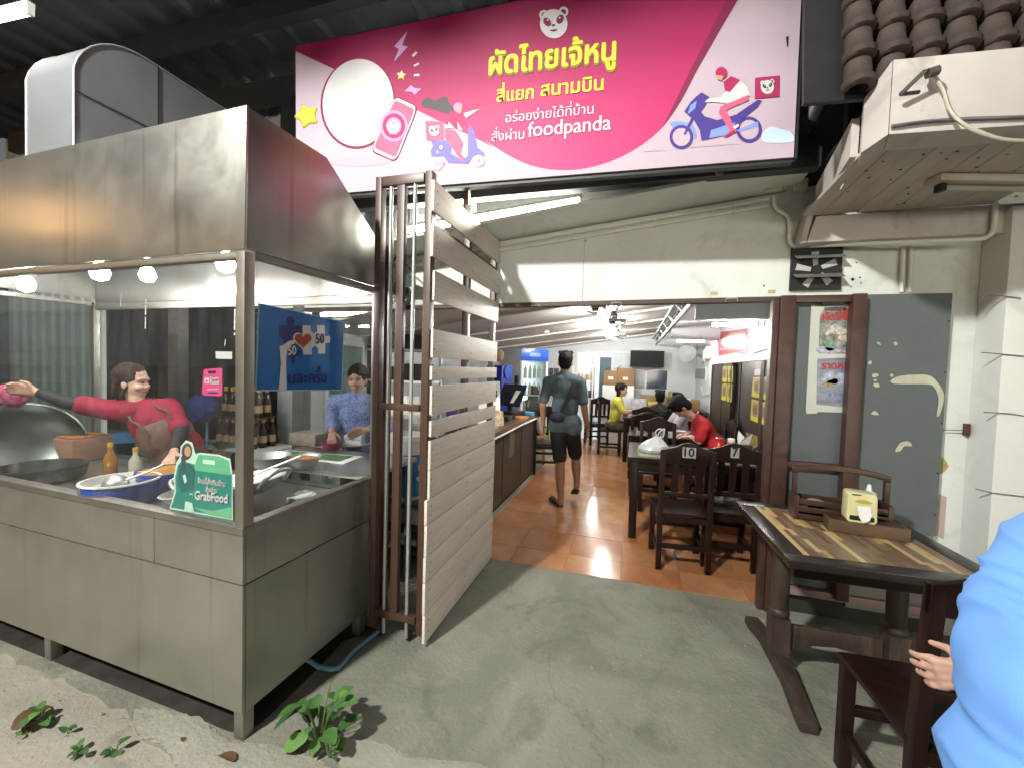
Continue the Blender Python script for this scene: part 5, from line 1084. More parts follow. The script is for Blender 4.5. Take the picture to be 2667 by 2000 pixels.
for z, r in ((0,.13),(.03,.15),(.06,.12),(.08,.06),(.085,.01)):
    for j in range(n):
        a = 2*PI*j/n; r_ = r*(1+.35*noise.noise(Vector((math.cos(a)*3, math.sin(a)*3, z*30)))); vs.append((r_*math.cos(a), r_*math.sin(a)*.8, z*(1+.5*noise.noise(Vector((a,z*20,1))))))
mb.add(vs, [(i*n+j,i*n+(j+1)%n,(i+1)*n+(j+1)%n,(i+1)*n+j) for i in range(4) for j in range(n)]); mb.build('bag', glass('clear_bag',(.75,.78,.80),.12,.22,(.6,.62,.66)), t, smooth=20)
def jar(p, lab, m, capm, h=.11, r=.03, nm='jar', gp=None, cat='jar'):
    t = thing(nm, lab, cat, p, 0, gp); mb = MB(); mb.lathe([(r*.95,0),(r,.006),(r,h*.75),(r*.8,h*.8)], (0,0,0), 14); mb.build('jar', m, t, smooth=50); mb = MB(); mb.lathe([(r*.9,h*.801),(r*.9,h),(r*.6,h*1.04)], (0,0,0), 14); mb.build('lid', capm, t, smooth=40); return t
red_p = flat('red_plastic',(0.45,0.012,0.015),.3)
jar((.84,4.50,.766), 'red lidded jar on the front table, left of the tissue box', red_p, red_p, .15, .045); jar((.95,4.52,.766), 'red jar with a white cap on the front table beside the other red jar', red_p, pipe_white, .15, .038)
t = thing('tissue_box', 'tissue holder with a white tissue sticking up on the front table', 'box', (1.02,4.34,.766)); mb = MB(); mb.box(-.06,.06,-.06,.06,0,.13); mb.build('box', cw, t, bevel=.004); mb = MB(); mb.add([(-.05,0,.131),(.05,.02,.131),(.07,0,.24),(.0,-.02,.2),(-.05,.01,.26),(-.06,0,.19)], [(0,1,2,3),(0,3,4,5)]); mb.build('tissue', tis, t)
t = thing('menu_stand', 'small upright picture menu at the wall end of the front table', 'menu', (1.15,4.55,.766), .2); mb = MB(); mb.hexa([(-.05,0,0),(.05,0,0),(.05,.05,0),(-.05,.05,0),(-.055,.02,.22),(.045,.02,.19),(.045,.03,.19),(-.055,.03,.22)]); mb.build('card', mat('menu_print',(0.45,0.28,0.05),.4,var=.5,scale=14,col2=(0.55,0.42,0.25)), t)
bowl('dish', 'white dish in front of the woman in yellow', (.18,7.72,.767), .10, .05, enamel_white, mat('noodles',(0.45,0.30,0.14),.5,var=.4,scale=30), cat='dish')
for n_, (x, y) in enumerate(((.05,7.62),(.42,7.65),(.6,5.75))): bowl('dish', ['small dish at the near corner of the table of the woman in yellow','dish in the middle of the table of the woman in yellow','pale dish beside the head of the person in red'][n_], (x,y,.767), .075, .03, enamel_white, cat='dish')
# ================================================================== counter and the room's fittings
ct = thing('counter', 'long dark brown serving counter running back along the left of the room', 'counter', (-1.60,4.85,0))
mb = MB(); mb.box(-.24,.24,-1.25,1.05,0.06,.845); mb.build('body', counter_wood, ct, bevel=.004)
mb = MB(); mb.box(-.21,.21,-1.22,1.02,0,.06); mb.build('plinth', black, ct)
mb = MB(); mb.box(-.30,.275,-1.28,1.08,.846,.885); mb.build('top', mat('counter_top',(0.15,0.075,0.045),.3,var=.35,scale=7,dirt=(0.30,0.17,0.10),dscale=5,damt=.5), ct, bevel=.004)
for y in (-.5,.28): mb = MB(); mb.box(.2402,.244,y-.003,y+.003,.07,.84); mb.build('joint', black, ct)
mb = MB(); mb.tube(spline([(.285,-1.26,.835),(.29,-.7,.838),(.288,0,.845),(.286,.6,.842),(.28,1.0,.835)],6), .012, 8); mb.solo
mb2 = MB(); mb2.v = [(v[0]-1.60, v[1]+4.85, v[2]) for v in mb.v]; mb2.f = mb.f; mb2.m = mb.m
mb2.solo('cable', pipe_white, 'white cable strung along the edge of the counter top', 'cable', smooth=60)
mb = MB(); mb.box(-1.3595,-1.357,4.60,4.80,.50,.80); mb.solo('sticker', mat('counter_sticker',(0.16,0.20,0.10),.5,var=.25,scale=8), 'faded green paper sticker on the front of the counter', 'sticker')
scr = mat('screen_off',(0.015,0.016,0.03),.15,var=.3)
t = thing('cash_register', 'dark touch screen till on the counter, tilted back', 'till', (-1.60,5.35,.886), -.35)
mb = MB(); mb.box(-.16,.16,-.14,.16,0,.09); mb.build('base', black, t, bevel=.01); mb = MB(); mb.beam((0,.02,.09),(0,.0,.24),.06,.04); mb.build('stand', black, t)
mb = MB(); mb.hexa([(-.19,-.06,.16),(.19,-.06,.16),(.19,-.03,.15),(-.19,-.03,.15),(-.19,.12,.44),(.19,.12,.44),(.19,.15,.43),(-.19,.15,.43)]); mb.build('screen', scr, t, bevel=.004)
mb = MB(); mb.box(-.03,.03,.14,.17,.44,.56); mb.build('camera_stalk', black, t)
mb = MB(); mb.hexa([(.06,-.066,.20),(.11,-.066,.20),(.11,-.062,.2),(.06,-.062,.2),(.06,.062,.36),(.14,.062,.36),(.14,.066,.36),(.06,.066,.36)]); mb.build('stand_arm', pipe_white, t)
t = thing('menu_board', 'white folded price board standing on the counter near the gate', 'menu', (-1.62,4.62,.886), .1)
mb = MB(); mb.hexa([(-.14,-.05,.0),(.14,-.05,0),(.14,-.04,0),(-.14,-.04,0),(-.12,.04,.50),(.10,.04,.50),(.10,.05,.5),(-.12,.05,.5)]); mb.build('card', enamel_white, t)
text_local('14', -.02, .09, .30, .008, black, t, 'number', bold=.04)
mb = MB(); mb.hexa([(.02,-.16,.0),(.20,-.12,0),(.20,-.11,0),(.02,-.15,0),(.04,-.10,.18),(.17,-.06,.16),(.17,-.05,.16),(.04,-.09,.18)]); mb.build('photo_card', mat('food_print',(0.40,0.20,0.07),.4,var=.5,scale=25,col2=(0.6,0.5,0.36)), t)
for n_, (x, y, sx, sy, h, c_, l_, ct_) in enumerate(((-1.50,4.15,.2,.3,.03,(0.55,0.45,0.36),'stack of papers on the near end of the counter','papers'),(-1.42,5.68,.16,.14,.05,(0.10,0.35,0.55),'light blue box on the far end of the counter','box'),(-1.62,4.98,.3,.2,.06,(0.03,0.03,0.04),'black cash box lying on the counter before the till','box'),(-1.40,5.25,.16,.12,.035,(0.5,0.22,0.08),'orange brown packet on the edge of the counter','packet'),(-1.45,3.75,.2,.2,.05,(0.62,0.6,0.56),'white towel folded at the near end of the counter','towel'))):
    mb = MB(); mb.box(x-sx/2,x+sx/2,y-sy/2,y+sy/2,.886,.886+h); mb.solo(ct_ if ct_ != 'papers' else 'paper_stack', mat('ctr%d'%n_,c_,.6,var=.3,scale=14), l_, ct_, bevel=.006)
t = thing('plastic_bag', 'white plastic bag hanging at the far corner of the counter', 'bag', (-1.26,5.88,.60)); mb = MB(); mb.sphere((0,0,.13), (.08,.08,.14), 14, 10); mb.build('bag', wp, t, smooth=30)
# fridge with blue header, cooler, banner
t = thing('drinks_fridge', 'white glass door drinks fridge with a blue header, beyond the counter', 'fridge', (-1.80,6.80,0), -.75); 
mb = MB(); mb.box(-.34,.33,-.27,-.24,.04,1.86); mb.box(-.34,.33,.24,.27,.04,1.86); mb.box(-.34,-.31,-.24,.24,.04,1.86); mb.box(-.31,.33,-.24,.24,.04,.2); mb.box(-.31,.33,-.24,.24,1.66,1.86); mb.build('cabinet', fm, t, bevel=.006)
mb = MB(); mb.box(.331,.345,-.27,.27,1.67,1.865); hd = mb.build('header', mat('header_blue',(0.015,0.08,0.42),.3), t, bevel=.003)
mb = MB(); mb.box(.3455,.347,-.10,.10,1.74,1.80); mb.build('print', blue_l, hd)
mb = MB(); mb.box(-.30,-.29,-.23,.23,.2,1.66); mb.build('light_panel', emit('cool_panel',(0.9,0.96,1.0),4), t)
for z in (.5,.8,1.1,1.38): mb = MB(); mb.box(-.28,.28,-.235,.235,z,z+.012); mb.build('shelf', fm, t)
mb = MB()
for z in (.2,.513,.813,1.113,1.393):
    for j in range(5): mb.lathe([(.028,0),(.03,.14),(.012,.19),(.012,.21)], (.2,-.18+.09*j,z+.001), 8)
o = mb.build('bottles', mat('drink_bottles',(0.55,0.58,0.60),.2,var=.4,scale=6,col2=(0.5,.3,.2)), t, smooth=50); o['kind'] = 'stuff'
mb = MB(); mb.box(.331,.35,-.26,-.215,.2,1.66); mb.box(.331,.35,.215,.26,.2,1.66); mb.build('door_frame', fm, t); mb = MB(); mb.box(.335,.34,-.214,.214,.2,1.66); mb.build('door_glass', MATS['fridge_glass'], t)
t = thing('water_cooler', 'dark blue drinks dispenser with a round sign beside the drinks fridge', 'dispenser', (-1.93,5.95,0), -.3); mb = MB(); mb.box(-.16,.12,-.14,.14,0,1.58); mb.build('body', mat('cooler_blue',(0.012,0.02,0.20),.35), t, bevel=.015)
mb = MB(); mb.lathe([(.10,0),(.10,.02)], (.125,0,1.49), 24, axis=(1,0,0)); mb.build('round_sign', mat('cooler_sign',(0.03,0.07,0.35),.3,var=.3,scale=12), t); mb = MB(); mb.sphere((-.05,0,1.73), (.09,.08,.10), 14, 9); mb.build('lid_bag', mat('paper_bag',(0.22,0.13,0.06),.8), t, smooth=60)
# back wall: photo grid, television, window, doorway, shelves, boxes
t = thing('photo_board', 'grid of small dark photographs on the back wall', 'pictures', (-1.98,9.388,1.18))
for i in range(5):
    for j in range(2):
        mb = MB(); mb.box(-.30+.13*i,-.19+.13*i,-.008,.004,.02+.2*j,.19+.2*j); mb.build('photo', mat('photo_%d'%((i+j)%3),[(0.05,0.06,0.09),(0.07,0.06,0.07),(0.06,0.09,0.06)][(i+j)%3],.3,var=.6,scale=22,col2=(0.2,0.2,0.24)), t)
p0, p1 = at(*c6(1113,424), Y=9.2), at(*c6(1352,548), Y=9.2)
t = thing('television', 'flat black television hung high on the back wall', 'television', Vector(((p0.x+p1.x)/2,9.2,p1.z))); w_ = (p1.x-p0.x)/2; h_ = p0.z-p1.z
mb = MB(); mb.box(-w_,w_,-.03,.03,0,h_); mb.build('case', black, t, bevel=.006); mb = MB(); mb.box(-w_+.012,w_-.012,-.032,-.0305,.018,h_-.012); mb.build('screen', mat('tv_screen',(0.004,0.004,0.005),.55,spec=.2), t); mb = MB(); mb.box(-.05,.05,.031,.19,h_*.4,h_*.6); mb.build('bracket', dark_steel, t)
t = thing('window', 'white framed window below the television', 'window', (.345,9.40,1.15))
mb = MB(); mb.box(-.375,-.34,-.01,.05,0,.47); mb.box(.34,.375,-.01,.05,0,.47); mb.box(-.34,.34,-.01,.05,0,.035); mb.box(-.34,.34,-.01,.05,.435,.47); mb.box(-.11,-.08,-.01,.05,.036,.434); mb.build('frame', white_paint, t)
mb = MB(); mb.box(-.339,.339,.02,.025,.036,.434); mb.build('pane', mat('dusk_pane',(0.05,0.07,0.10),.1,var=.5,scale=5), t)
t = thing('doorway', 'white framed doorway with a blue door in the back wall', 'door', (-.65,9.40,0))
for x0_, x1_ in ((-.62,-.575),(-.28,-.245),(.165,.195),(.57,.615)): mb = MB(); mb.box(x0_,x1_,-.015,.06,0,1.94); mb.build('jamb', white_paint, t)
mb = MB(); mb.box(-.62,.615,-.016,.06,1.941,1.985); mb.build('lintel', white_paint, t)
mb = MB(); mb.box(-.10,.164,.15,.19,0,1.85); mb.build('door', mat('blue_door',(0.07,0.12,0.15),.5), t); mb = MB(); mb.box(.196,.569,.01,.05,0,1.94); mb.build('door_panel', mat('pale_door',(0.60,0.64,0.68),.5), t)
t = thing('wall_shelf', 'white shelf unit with rows of jars in the far doorway', 'shelf', (-1.03,9.0,0))
for x in (-.24,.20): mb = MB(); mb.box(x-.015,x+.015,-.13,.13,0,1.62); mb.build('post', white_paint, t)
for z in (.5,.95,1.32): mb = MB(); mb.box(-.225,.185,-.13,.13,z-.012,z+.012); mb.build('shelf', white_paint, t)
cols = [(0.5,0.40,0.15),(0.45,0.10,0.07),(0.55,0.5,0.35),(0.30,0.22,0.1)]
for i in range(5): jar((-1.21+.085*i,8.95,1.333), '%s food jar from the left on the upper white shelf' % ('first','second','third','fourth','fifth')[i], mat('jar%d'%(i%4),cols[i%4],.4), enamel_white, .15, .036, 'food_jar', 'food jars on the white shelf')
for i in range(3): mb = MB(); mb.box(-1.20+.14*i,-1.09+.14*i,8.9,9.08,.963,1.12+.04*(i%2)); mb.solo('dark_tin', mat('tin',(0.03,0.03,0.035),.4), '%s dark tin on the lower white shelf' % ('left','middle','right')[i], 'tin', 'tins on the white shelf', bevel=.01)
card = mat('cardboard', (0.27,0.155,0.07), .8, var=.12, scale=5)
for n_, (x, y, z, w, d, h, l_) in enumerate(((-.46,9.0,1.25,.28,.3,.30,'brown cardboard box on the stack, leaning behind the woman in yellow'),(-.18,9.05,1.25,.32,.3,.36,'larger brown cardboard box on the stack at the back wall'))):
    t = thing('cardboard_box', l_, 'box', (x,y,z), .1*n_, 'cardboard boxes at the back'); mb = MB(); mb.box(-w/2,w/2,-d/2,d/2,0,h); mb.build('box', card, t, bevel=.004)
    for s_ in (-1,1): mb = MB(); mb.hexa([(s_*w/2-.004,-d/2,h),(s_*w/2+.004,-d/2,h),(s_*w/2+.004,d/2,h),(s_*w/2-.004,d/2,h),(s_*(w/2-.08),-d/2,h+.06),(s_*(w/2-.08)+.004,-d/2,h+.062),(s_*(w/2-.08)+.004,d/2,h+.062),(s_*(w/2-.08),d/2,h+.06)]); mb.build('flap', card, t)
    mb = MB(); mb.box(-.05,.05,-d/2-.002,-d/2-.0005,.12,.18); mb.build('label', enamel_white, t)
mb = MB(); mb.box(-.62,.02,8.85,9.25,0,1.248); mb.solo('freezer_cabinet', white_paint, 'tall white cabinet under the cardboard boxes', 'cabinet', bevel=.01)
rnd = random.Random(8)
stuff = [(.12,8.8,.30,.2,.24,(0.5,0.5,0.55),'pile of pale plastic containers on the back table','containers'),(.40,8.72,.26,.22,.10,(0.55,0.45,0.03),'yellow tub on the back table','tub'),(.40,8.74,.22,.2,.09,(0.60,0.50,0.05),'yellow tub stacked on the other yellow tub','tub'),(.42,9.1,.55,.3,.30,(0.26,0.17,0.07),'flat brown carton along the back wall','carton'),(.78,8.85,.22,.22,.26,(0.02,0.02,0.025),'black bag on the back table','bag'),(.80,9.15,.2,.2,.40,(0.28,0.26,0.06),'tall olive bag by the window','bag'),(1.02,8.9,.2,.25,.20,(0.5,0.5,0.42),'cream box at the wall end of the back table','box')]
for n_, (x, y, w, d, h, c_, l_, k_) in enumerate(stuff):
    z = .767 + (.101 if n_ == 2 else 0)
    mb = MB(); mb.box(x-w/2,x+w/2,y-d/2,y+d/2,z,z+h); mb.solo('container' if k_ == 'containers' else k_, mat('pile%d'%n_,c_,.5,var=.35,scale=11), l_, 'tub' if k_ == 'containers' else k_, 'things on the back table', bevel=.025)
t = thing('side_table', 'small dark table with leftovers against the white right wall', 'table', (1.06,8.0,0)); mb = MB(); mb.box(-.17,.17,-.4,.4,.86,.90); mb.build('top', counter_wood, t)
for x in (-.14,.14):
    for y in (-.36,.36): mb = MB(); mb.box(x-.02,x+.02,y-.02,y+.02,0,.86); mb.build('leg', dark_wood, t)
mb = MB(); mb.box(.98,1.12,7.75,7.95,.901,1.10); mb.solo('carton', card, 'brown carton on the small side table by the right wall', 'box', bevel=.02); mb = MB(); mb.box(.96,1.08,8.1,8.24,.901,1.08); mb.solo('carton', enamel_white, 'white carton on the small side table by the right wall', 'box', bevel=.01)
t = thing('louvre_window', 'small dark barred window in the white right wall', 'window', (1.246,8.9,1.42))
mb = MB(); mb.box(-.012,.003,-.78,.78,.0,.24); mb.build('frame', white_paint, t); mb = MB(); mb.box(-.016,-.0125,-.70,-.02,.02,.22); mb.box(-.016,-.0125,.06,.70,.02,.22); mb.build('pane', scr, t)
for i in range(9): mb = MB(); mb.box(-.022,-.0165,-.66+.155*i,-.62+.155*i,.02,.22); mb.build('bar', galv, t)
t = thing('wall_fan', 'grey wall fan under the far tube lamp by the right wall', 'fan', (.95,8.4,1.92)); mb = MB(); mb.lathe([(.03,-.05),(.17,-.02),(.175,.0),(.08,.05),(.03,.1)], (0,0,0), 20, axis=(.5,.8,.1)); mb.build('cage', mat('fan_grey',(0.30,0.31,0.31),.5), t, smooth=50); mb = MB(); mb.beam((.04,.08,0),(.28,.2,-.05),.04,.04); mb.build('arm', galv, t)
for n_, (y, z, l_) in enumerate(((7.75,1.80,'meter box on the right wall beside the dark cupboard'),(7.98,1.76,'second meter box on the right wall, farther in'))): mb = MB(); mb.box(1.16,1.249,y-.09,y+.09,z,z+.2); mb.solo('meter_box', cream_plastic, l_, 'box', 'meter boxes', bevel=.01)
mb = MB(); mb.tube([(1.24,7.7,1.78),(1.24,7.7,1.2),(1.24,8.3,1.15),(1.24,8.6,1.3)], .012, 8); mb.solo('conduit', pipe_white, 'thin pipe on the inside right wall below the meter boxes', 'pipe', smooth=50)
mb = MB(); mb.tube([at(*c6(1740,470), X=1.244), at(*c6(1930,430), X=1.244), at(*c6(1990,445), X=1.244), at(*c6(2120,400), X=1.244)], .008, 6); mb.solo('cable', pipe_white, 'loose cable along the white strip above the dark cupboard', 'cable', smooth=50)
mb = MB(); mb.tube([(-.05,9.39,2.02),(.75,9.39,2.05),(1.2,9.39,2.06)], .014, 8); mb.solo('conduit', pipe_white, 'pipe on the back wall above the television', 'pipe', smooth=50)
# red poster on the right wall
wpl = Plane((1.2485,6,1.9), (-1,0,0)); red_s = mat('poster_red',(0.45,0.02,0.03),.35,var=.12,scale=4)
t, c = signpl('poster', 'red and white drinks poster high on the right wall under the tube lamp', 'poster', wpl, [(1740,292),(1952,266),(1955,440),(1742,470)], pinkp, .002, c6); q = LP(wpl, c)
q.shape([(1748,296),(1944,272),(1946,436),(1749,462)], red_s, t, 'print', .0035, c6)
q.shape([tuple(p)[:2] for p in spline([(1820,350,0),(1850,332,0),(1890,335,0),(1932,318,0),(1938,350,0),(1930,368,0),(1880,375,0),(1835,368,0)],4,True)], enamel_white, t, 'print', .005, c6); q.shape(ell(1790,352,16,13,0,14), enamel_white, t, 'print', .005, c6)
for x in (1765,1790,1880,1900,1920): q.shape(ell(x,415,9,7,0,10), pinkp, t, 'print', .005, c6)
# dark cupboard wall with menu posters
t = thing('cupboard', 'dark brown wooden folding cupboard doors along the right wall', 'cupboard', (1.25,5.9,0)); cbm = mat('cupboard_wood',(0.035,0.024,0.018),.4,var=.3,scale=5)
for y0_, y1_ in ((3.35,4.6),(4.62,5.55),(5.95,7.40)): mb = MB(); mb.box(-.03,.045,y0_-5.9,y1_-5.9,.02,1.70); mb.build('door', cbm, t, bevel=.004)
mb = MB(); mb.box(.02,.045,5.552-5.9,5.948-5.9,.02,1.70); mb.build('recess', black, t)
mb = MB(); mb.box(-.04,.045,3.30-5.9,7.42-5.9,1.702,1.738); mb.build('rail', white_paint, t)
for y in (3.35,4.58,4.64,5.5,5.97,6.55,7.36): mb = MB(); mb.box(-.038,-.0305,y-.03-5.9,y+.03-5.9,.03,1.69); mb.build('stile', cbm, t)
cpl = Plane((1.216,6,1.4), (-1,0,0)); py_ = flat('menu_yellow',(0.62,0.55,0.02),.4); pf = [mat('menu_photo_%d'%i, c_, .4, var=.5, scale=16, col2=c2_) for i, (c_, c2_) in enumerate((((0.38,0.25,0.10),(0.55,0.45,0.28)),((0.40,0.22,0.14),(0.60,0.45,0.36)),((0.30,0.22,0.10),(0.5,0.42,0.22))))]
PL_ = [([(1773,540),(1810,538),(1806,650),(1770,648)],'top left menu poster of the far door'),([(1816,538),(1850,536),(1847,652),(1813,652)],'top right menu poster of the far door'),([(1770,662),(1808,660),(1803,782),(1765,776)],'bottom left menu poster of the far door'),([(1812,664),(1846,662),(1841,794),(1808,786)],'bottom right menu poster of the far door'),
       ([(1998,618),(2052,614),(2048,768),(1985,752)],'top left menu poster of the near door'),([(2062,614),(2098,612),(2094,780),(2056,770)],'top right menu poster of the near door'),([(1986,772),(2046,786),(2040,945),(1976,918)],'bottom left menu poster of the near door'),([(2056,790),(2094,798),(2088,960),(2050,948)],'bottom right menu poster of the near door')]
for n_, (o_, l_) in enumerate(PL_):
    t, c = signpl('menu_poster', 'yellow food picture poster, ' + l_, 'poster', cpl, o_, py_, .0015, c6); t['group'] = 'menu posters on the cupboard'; q = LP(cpl, c)
    a, b, d, e = [Vector(v) for v in o_]; f_ = lambda u, v: tuple(a.lerp(b, u).lerp(e.lerp(d, u), v))
    q.shape([f_(.08,.06), f_(.92,.06), f_(.92,.78), f_(.08,.78)], pf[n_%3], t, 'photo', .003, c6); q.shape([f_(.3,.25), f_(.7,.2), f_(.78,.6), f_(.5,.7), f_(.25,.6)], mat('menu_food',(0.22,0.12,0.045),.5,var=.5,scale=40), t, 'photo', .004, c6)
t, c = signpl('notice', 'small pale notice above the menu posters of the near door', 'notice', cpl, [(2008,560),(2052,556),(2050,602),(2006,604)], mat('notice',(0.55,0.42,0.48),.5), .0015, c6)
# ceiling fans
for n_, (x, y, Y, r_, l_) in enumerate(((982,210,4.6,.17,'nearest caged ceiling fan inside the room'),(1010,318,6.3,.17,'second caged ceiling fan inside the room'),(860,112,4.0,.12,'small caged fan at the ceiling close behind the lintel'))):
    p = at(*c6(x, y), Y=Y); t = thing('ceiling_fan', l_, 'fan', p, 0, 'ceiling fans'); fmt = mat('fan_pale',(0.50,0.52,0.47),.35)
    for rr2, z in ((r_,0),(r_*.62,-.045),(r_*.62,.04),(r_*.95,-.02),(r_*.3,-.06)): mb = MB(); mb.tube([(rr2*math.cos(2*PI*i/24), rr2*math.sin(2*PI*i/24), z) for i in range(25)], .004, 5, cap=False); mb.build('cage_ring', fmt, t, smooth=60)
    mb = MB()
    for i in range(24): a = 2*PI*i/24; mb.tube([(r_*.1*math.cos(a),r_*.1*math.sin(a),-.06),(r_*.62*math.cos(a),r_*.62*math.sin(a),-.045),(r_*math.cos(a),r_*math.sin(a),0),(r_*.6*math.cos(a),r_*.6*math.sin(a),.04)], .0016, 4)
    o = mb.build('cage_wires', fmt, t); o['kind'] = 'stuff'
    for i in range(3):
        a = 2*PI*i/3+.4; mb = MB(); u = Vector((math.cos(a),math.sin(a),0)); w2 = Vector((-math.sin(a),math.cos(a),0)); mb.prism([u*.03-w2*.02+Vector((0,0,.01)), u*r_*.85-w2*.05+Vector((0,0,.015)), u*r_*.85+w2*.05-Vector((0,0,.01)), u*.03+w2*.02], (0,0,.003)); mb.build('blade', fmt, t)
    mb = MB(); mb.lathe([(.03,-.03),(.05,.0),(.055,.06),(.03,.10)], (0,0,0), 14); mb.build('motor', dark_steel, t, smooth=50); mb = MB(); mb.beam((-.03,0,.10),(-.05,0,max(.14,ceil_z(p.x)-p.z)),.03,.02); mb.beam((.03,0,.08),(.06,0,max(.14,ceil_z(p.x)-p.z)),.02,.02); mb.build('hanger', galv, t)
# yard behind the cook: posts, blue things
mb = MB(); mb.box(-4.47,-4.33,3.0,3.1,0,2.3); mb.solo('yard_post', mat('yard_post',(0.10,0.085,0.075),.7,var=.3), 'brownish concrete post behind the cook', 'post'); mb = MB(); mb.box(-3.05,-2.93,3.12,3.22,0,2.3); mb.solo('yard_post', mat('yard_post2',(0.13,0.13,0.12),.7,var=.3), 'grey concrete post behind the pink tag, at the kitchen corner', 'post')
bb = flat('bag_blue',(0.008,0.018,0.14),.7)
t = thing('motorbike', 'dark blue parked motorbike in the gloom behind the cook', 'motorbike', (-4.1,4.3,0), .5)
for x in (-.5,.5): mb = MB(); mb.lathe([(.20,-.04),(.26,-.05),(.28,0),(.26,.05),(.20,.04)], (x,0,.28), 20, axis=(0,1,0)); mb.build('wheel', black, t, smooth=50)
mb = MB(); mb.prism([(-.6,-.1,.55),(-.3,-.1,.5),(.1,-.1,.45),(.35,-.1,.7),(.42,-.1,1.05),(.3,-.1,1.05),(.1,-.1,.7),(-.1,-.1,.75),(-.6,-.1,.8)], (0,.2,0)); mb.build('body', bb, t, bevel=.03); mb = MB(); mb.tube([(.33,-.32,1.12),(.36,0,1.08),(.33,.32,1.12)], .016, 8); mb.build('handlebar', black, t); mb = MB(); mb.box(-.55,-.05,-.11,.11,.80,.87); mb.build('saddle', black, t, bevel=.02)
for x in (-.4,.45): mb = MB(); mb.beam((x,0,.28),(x*.7,0,.6),.05,.05); mb.build('fork', dark_steel, t)
t = thing('cloth_bag', 'blue cloth bag hanging on the blue standpipe behind the cook', 'bag', tuple(at(*c2(1165,985), Y=2.9))); mb = MB(); n_ = 16; vs = [((.05+.07*math.sin(PI*z/5)+.025*noise.noise(Vector((j*.9,z*1.3,2))))*math.cos(2*PI*j/n_)*1.25, (.05+.06*math.sin(PI*z/5)+.025*noise.noise(Vector((j*.9,z*1.3,5))))*math.sin(2*PI*j/n_), .05*z-.03*(j%4==1)) for z in range(6) for j in range(n_)]; mb.add(vs, [(i*n_+j,i*n_+(j+1)%n_,(i+1)*n_+(j+1)%n_,(i+1)*n_+j) for i in range(5) for j in range(n_)]); mb.build('bag', bb, t, smooth=25)
sp_ = at(*c2(1192,1000), Y=2.98); mb = MB(); mb.tube([(sp_.x,sp_.y,0),(sp_.x,sp_.y,1.0),(sp_.x-.05,sp_.y,1.05)], .012, 8); mb.solo('standpipe', pb, 'thin blue standpipe behind the cook', 'pipe', smooth=50)
t = thing('basin', 'wide light blue plastic basin behind the arm of the cook', 'basin', (-4.25,2.62,.70)); mb = MB(); mb.lathe([(.22,0),(.33,.13),(.35,.135),(.32,.125),(.21,.012),(0,.01)], (0,0,0), 28, caps=(True,False)); mb.build('basin', flat('basin_blue',(0.07,0.26,0.50),.4), t, smooth=50)
mb = MB(); mb.box(-4.65,-3.85,2.4,2.85,.66,.70)
for x in (-4.6,-3.9):
    for y in (2.43,2.82): mb.box(x-.025,x+.025,y-.025,y+.025,0,.66)
mb.solo('wash_table', counter_wood, 'dark table under the blue basin', 'table')
p = at(*c2(440,1235), Y=1.98); t = thing('plastic_tub', 'cloudy orange plastic tub of noodles beside the tipped wok', 'tub', (p.x,p.y,.802)); mb = MB(); mb.box(-.19,.19,-.12,.12,0,.16); mb.build('tub', mat('cloudy_plastic',(0.35,0.19,0.13),.4,var=.15), t, bevel=.012); mb = MB(); mb.box(-.175,.175,-.105,.105,.161,.175); mb.build('noodles', mat('orange_noodles',(0.45,0.17,0.05),.5,var=.35,scale=40), t, bevel=.005)
mb = MB(); mb.box(-1.75,-1.62,2.95,3.1,0,.9); mb.solo('flour_bin', mat('bin_red',(0.35,0.05,0.07),.4), 'narrow reddish bin behind the woman in blue', 'bin', bevel=.01)
# ================================================================== right of the doorway
ZS = 2.515
B0 = at(*D(1860,331), Z=ZS); B1 = at(*D(1920,291), Z=ZS); B2 = at(*D(2212,271), Z=ZS); B2 = B1 + (B2-B1)*2.2
h_b = at(*D(1925,130), Y=B1.y).z - ZS
cn = thing('canopy', 'white plastered concrete canopy with a boarded underside above the wall', 'canopy', (1.5,2.6,ZS)); o = Vector(cn.location)
back = Vector((0.12,0.55,0)); bvec = Vector((0.05,0.14,0))
mb = MB(); mb.hexa([B1-o, B2-o, B2-o+bvec, B1-o+bvec, B1-o+Vector((0,0,h_b)), B2-o+Vector((0,0,h_b)), B2-o+bvec+Vector((0,0,h_b)), B1-o+bvec+Vector((0,0,h_b))]); mb.build('fascia', canopy_white, cn, bevel=.004)
mb = MB(); mb.hexa([B0-o, B1-o+Vector((-.002,0,0)), B1-o+bvec, B0-o+bvec, B0-o+Vector((0,0,h_b*.80)), B1-o+Vector((-.002,0,h_b)), B1-o+bvec+Vector((0,0,h_b)), B0-o+bvec+Vector((0,0,h_b*.80))]); mb.build('fascia', canopy_white, cn, bevel=.004)
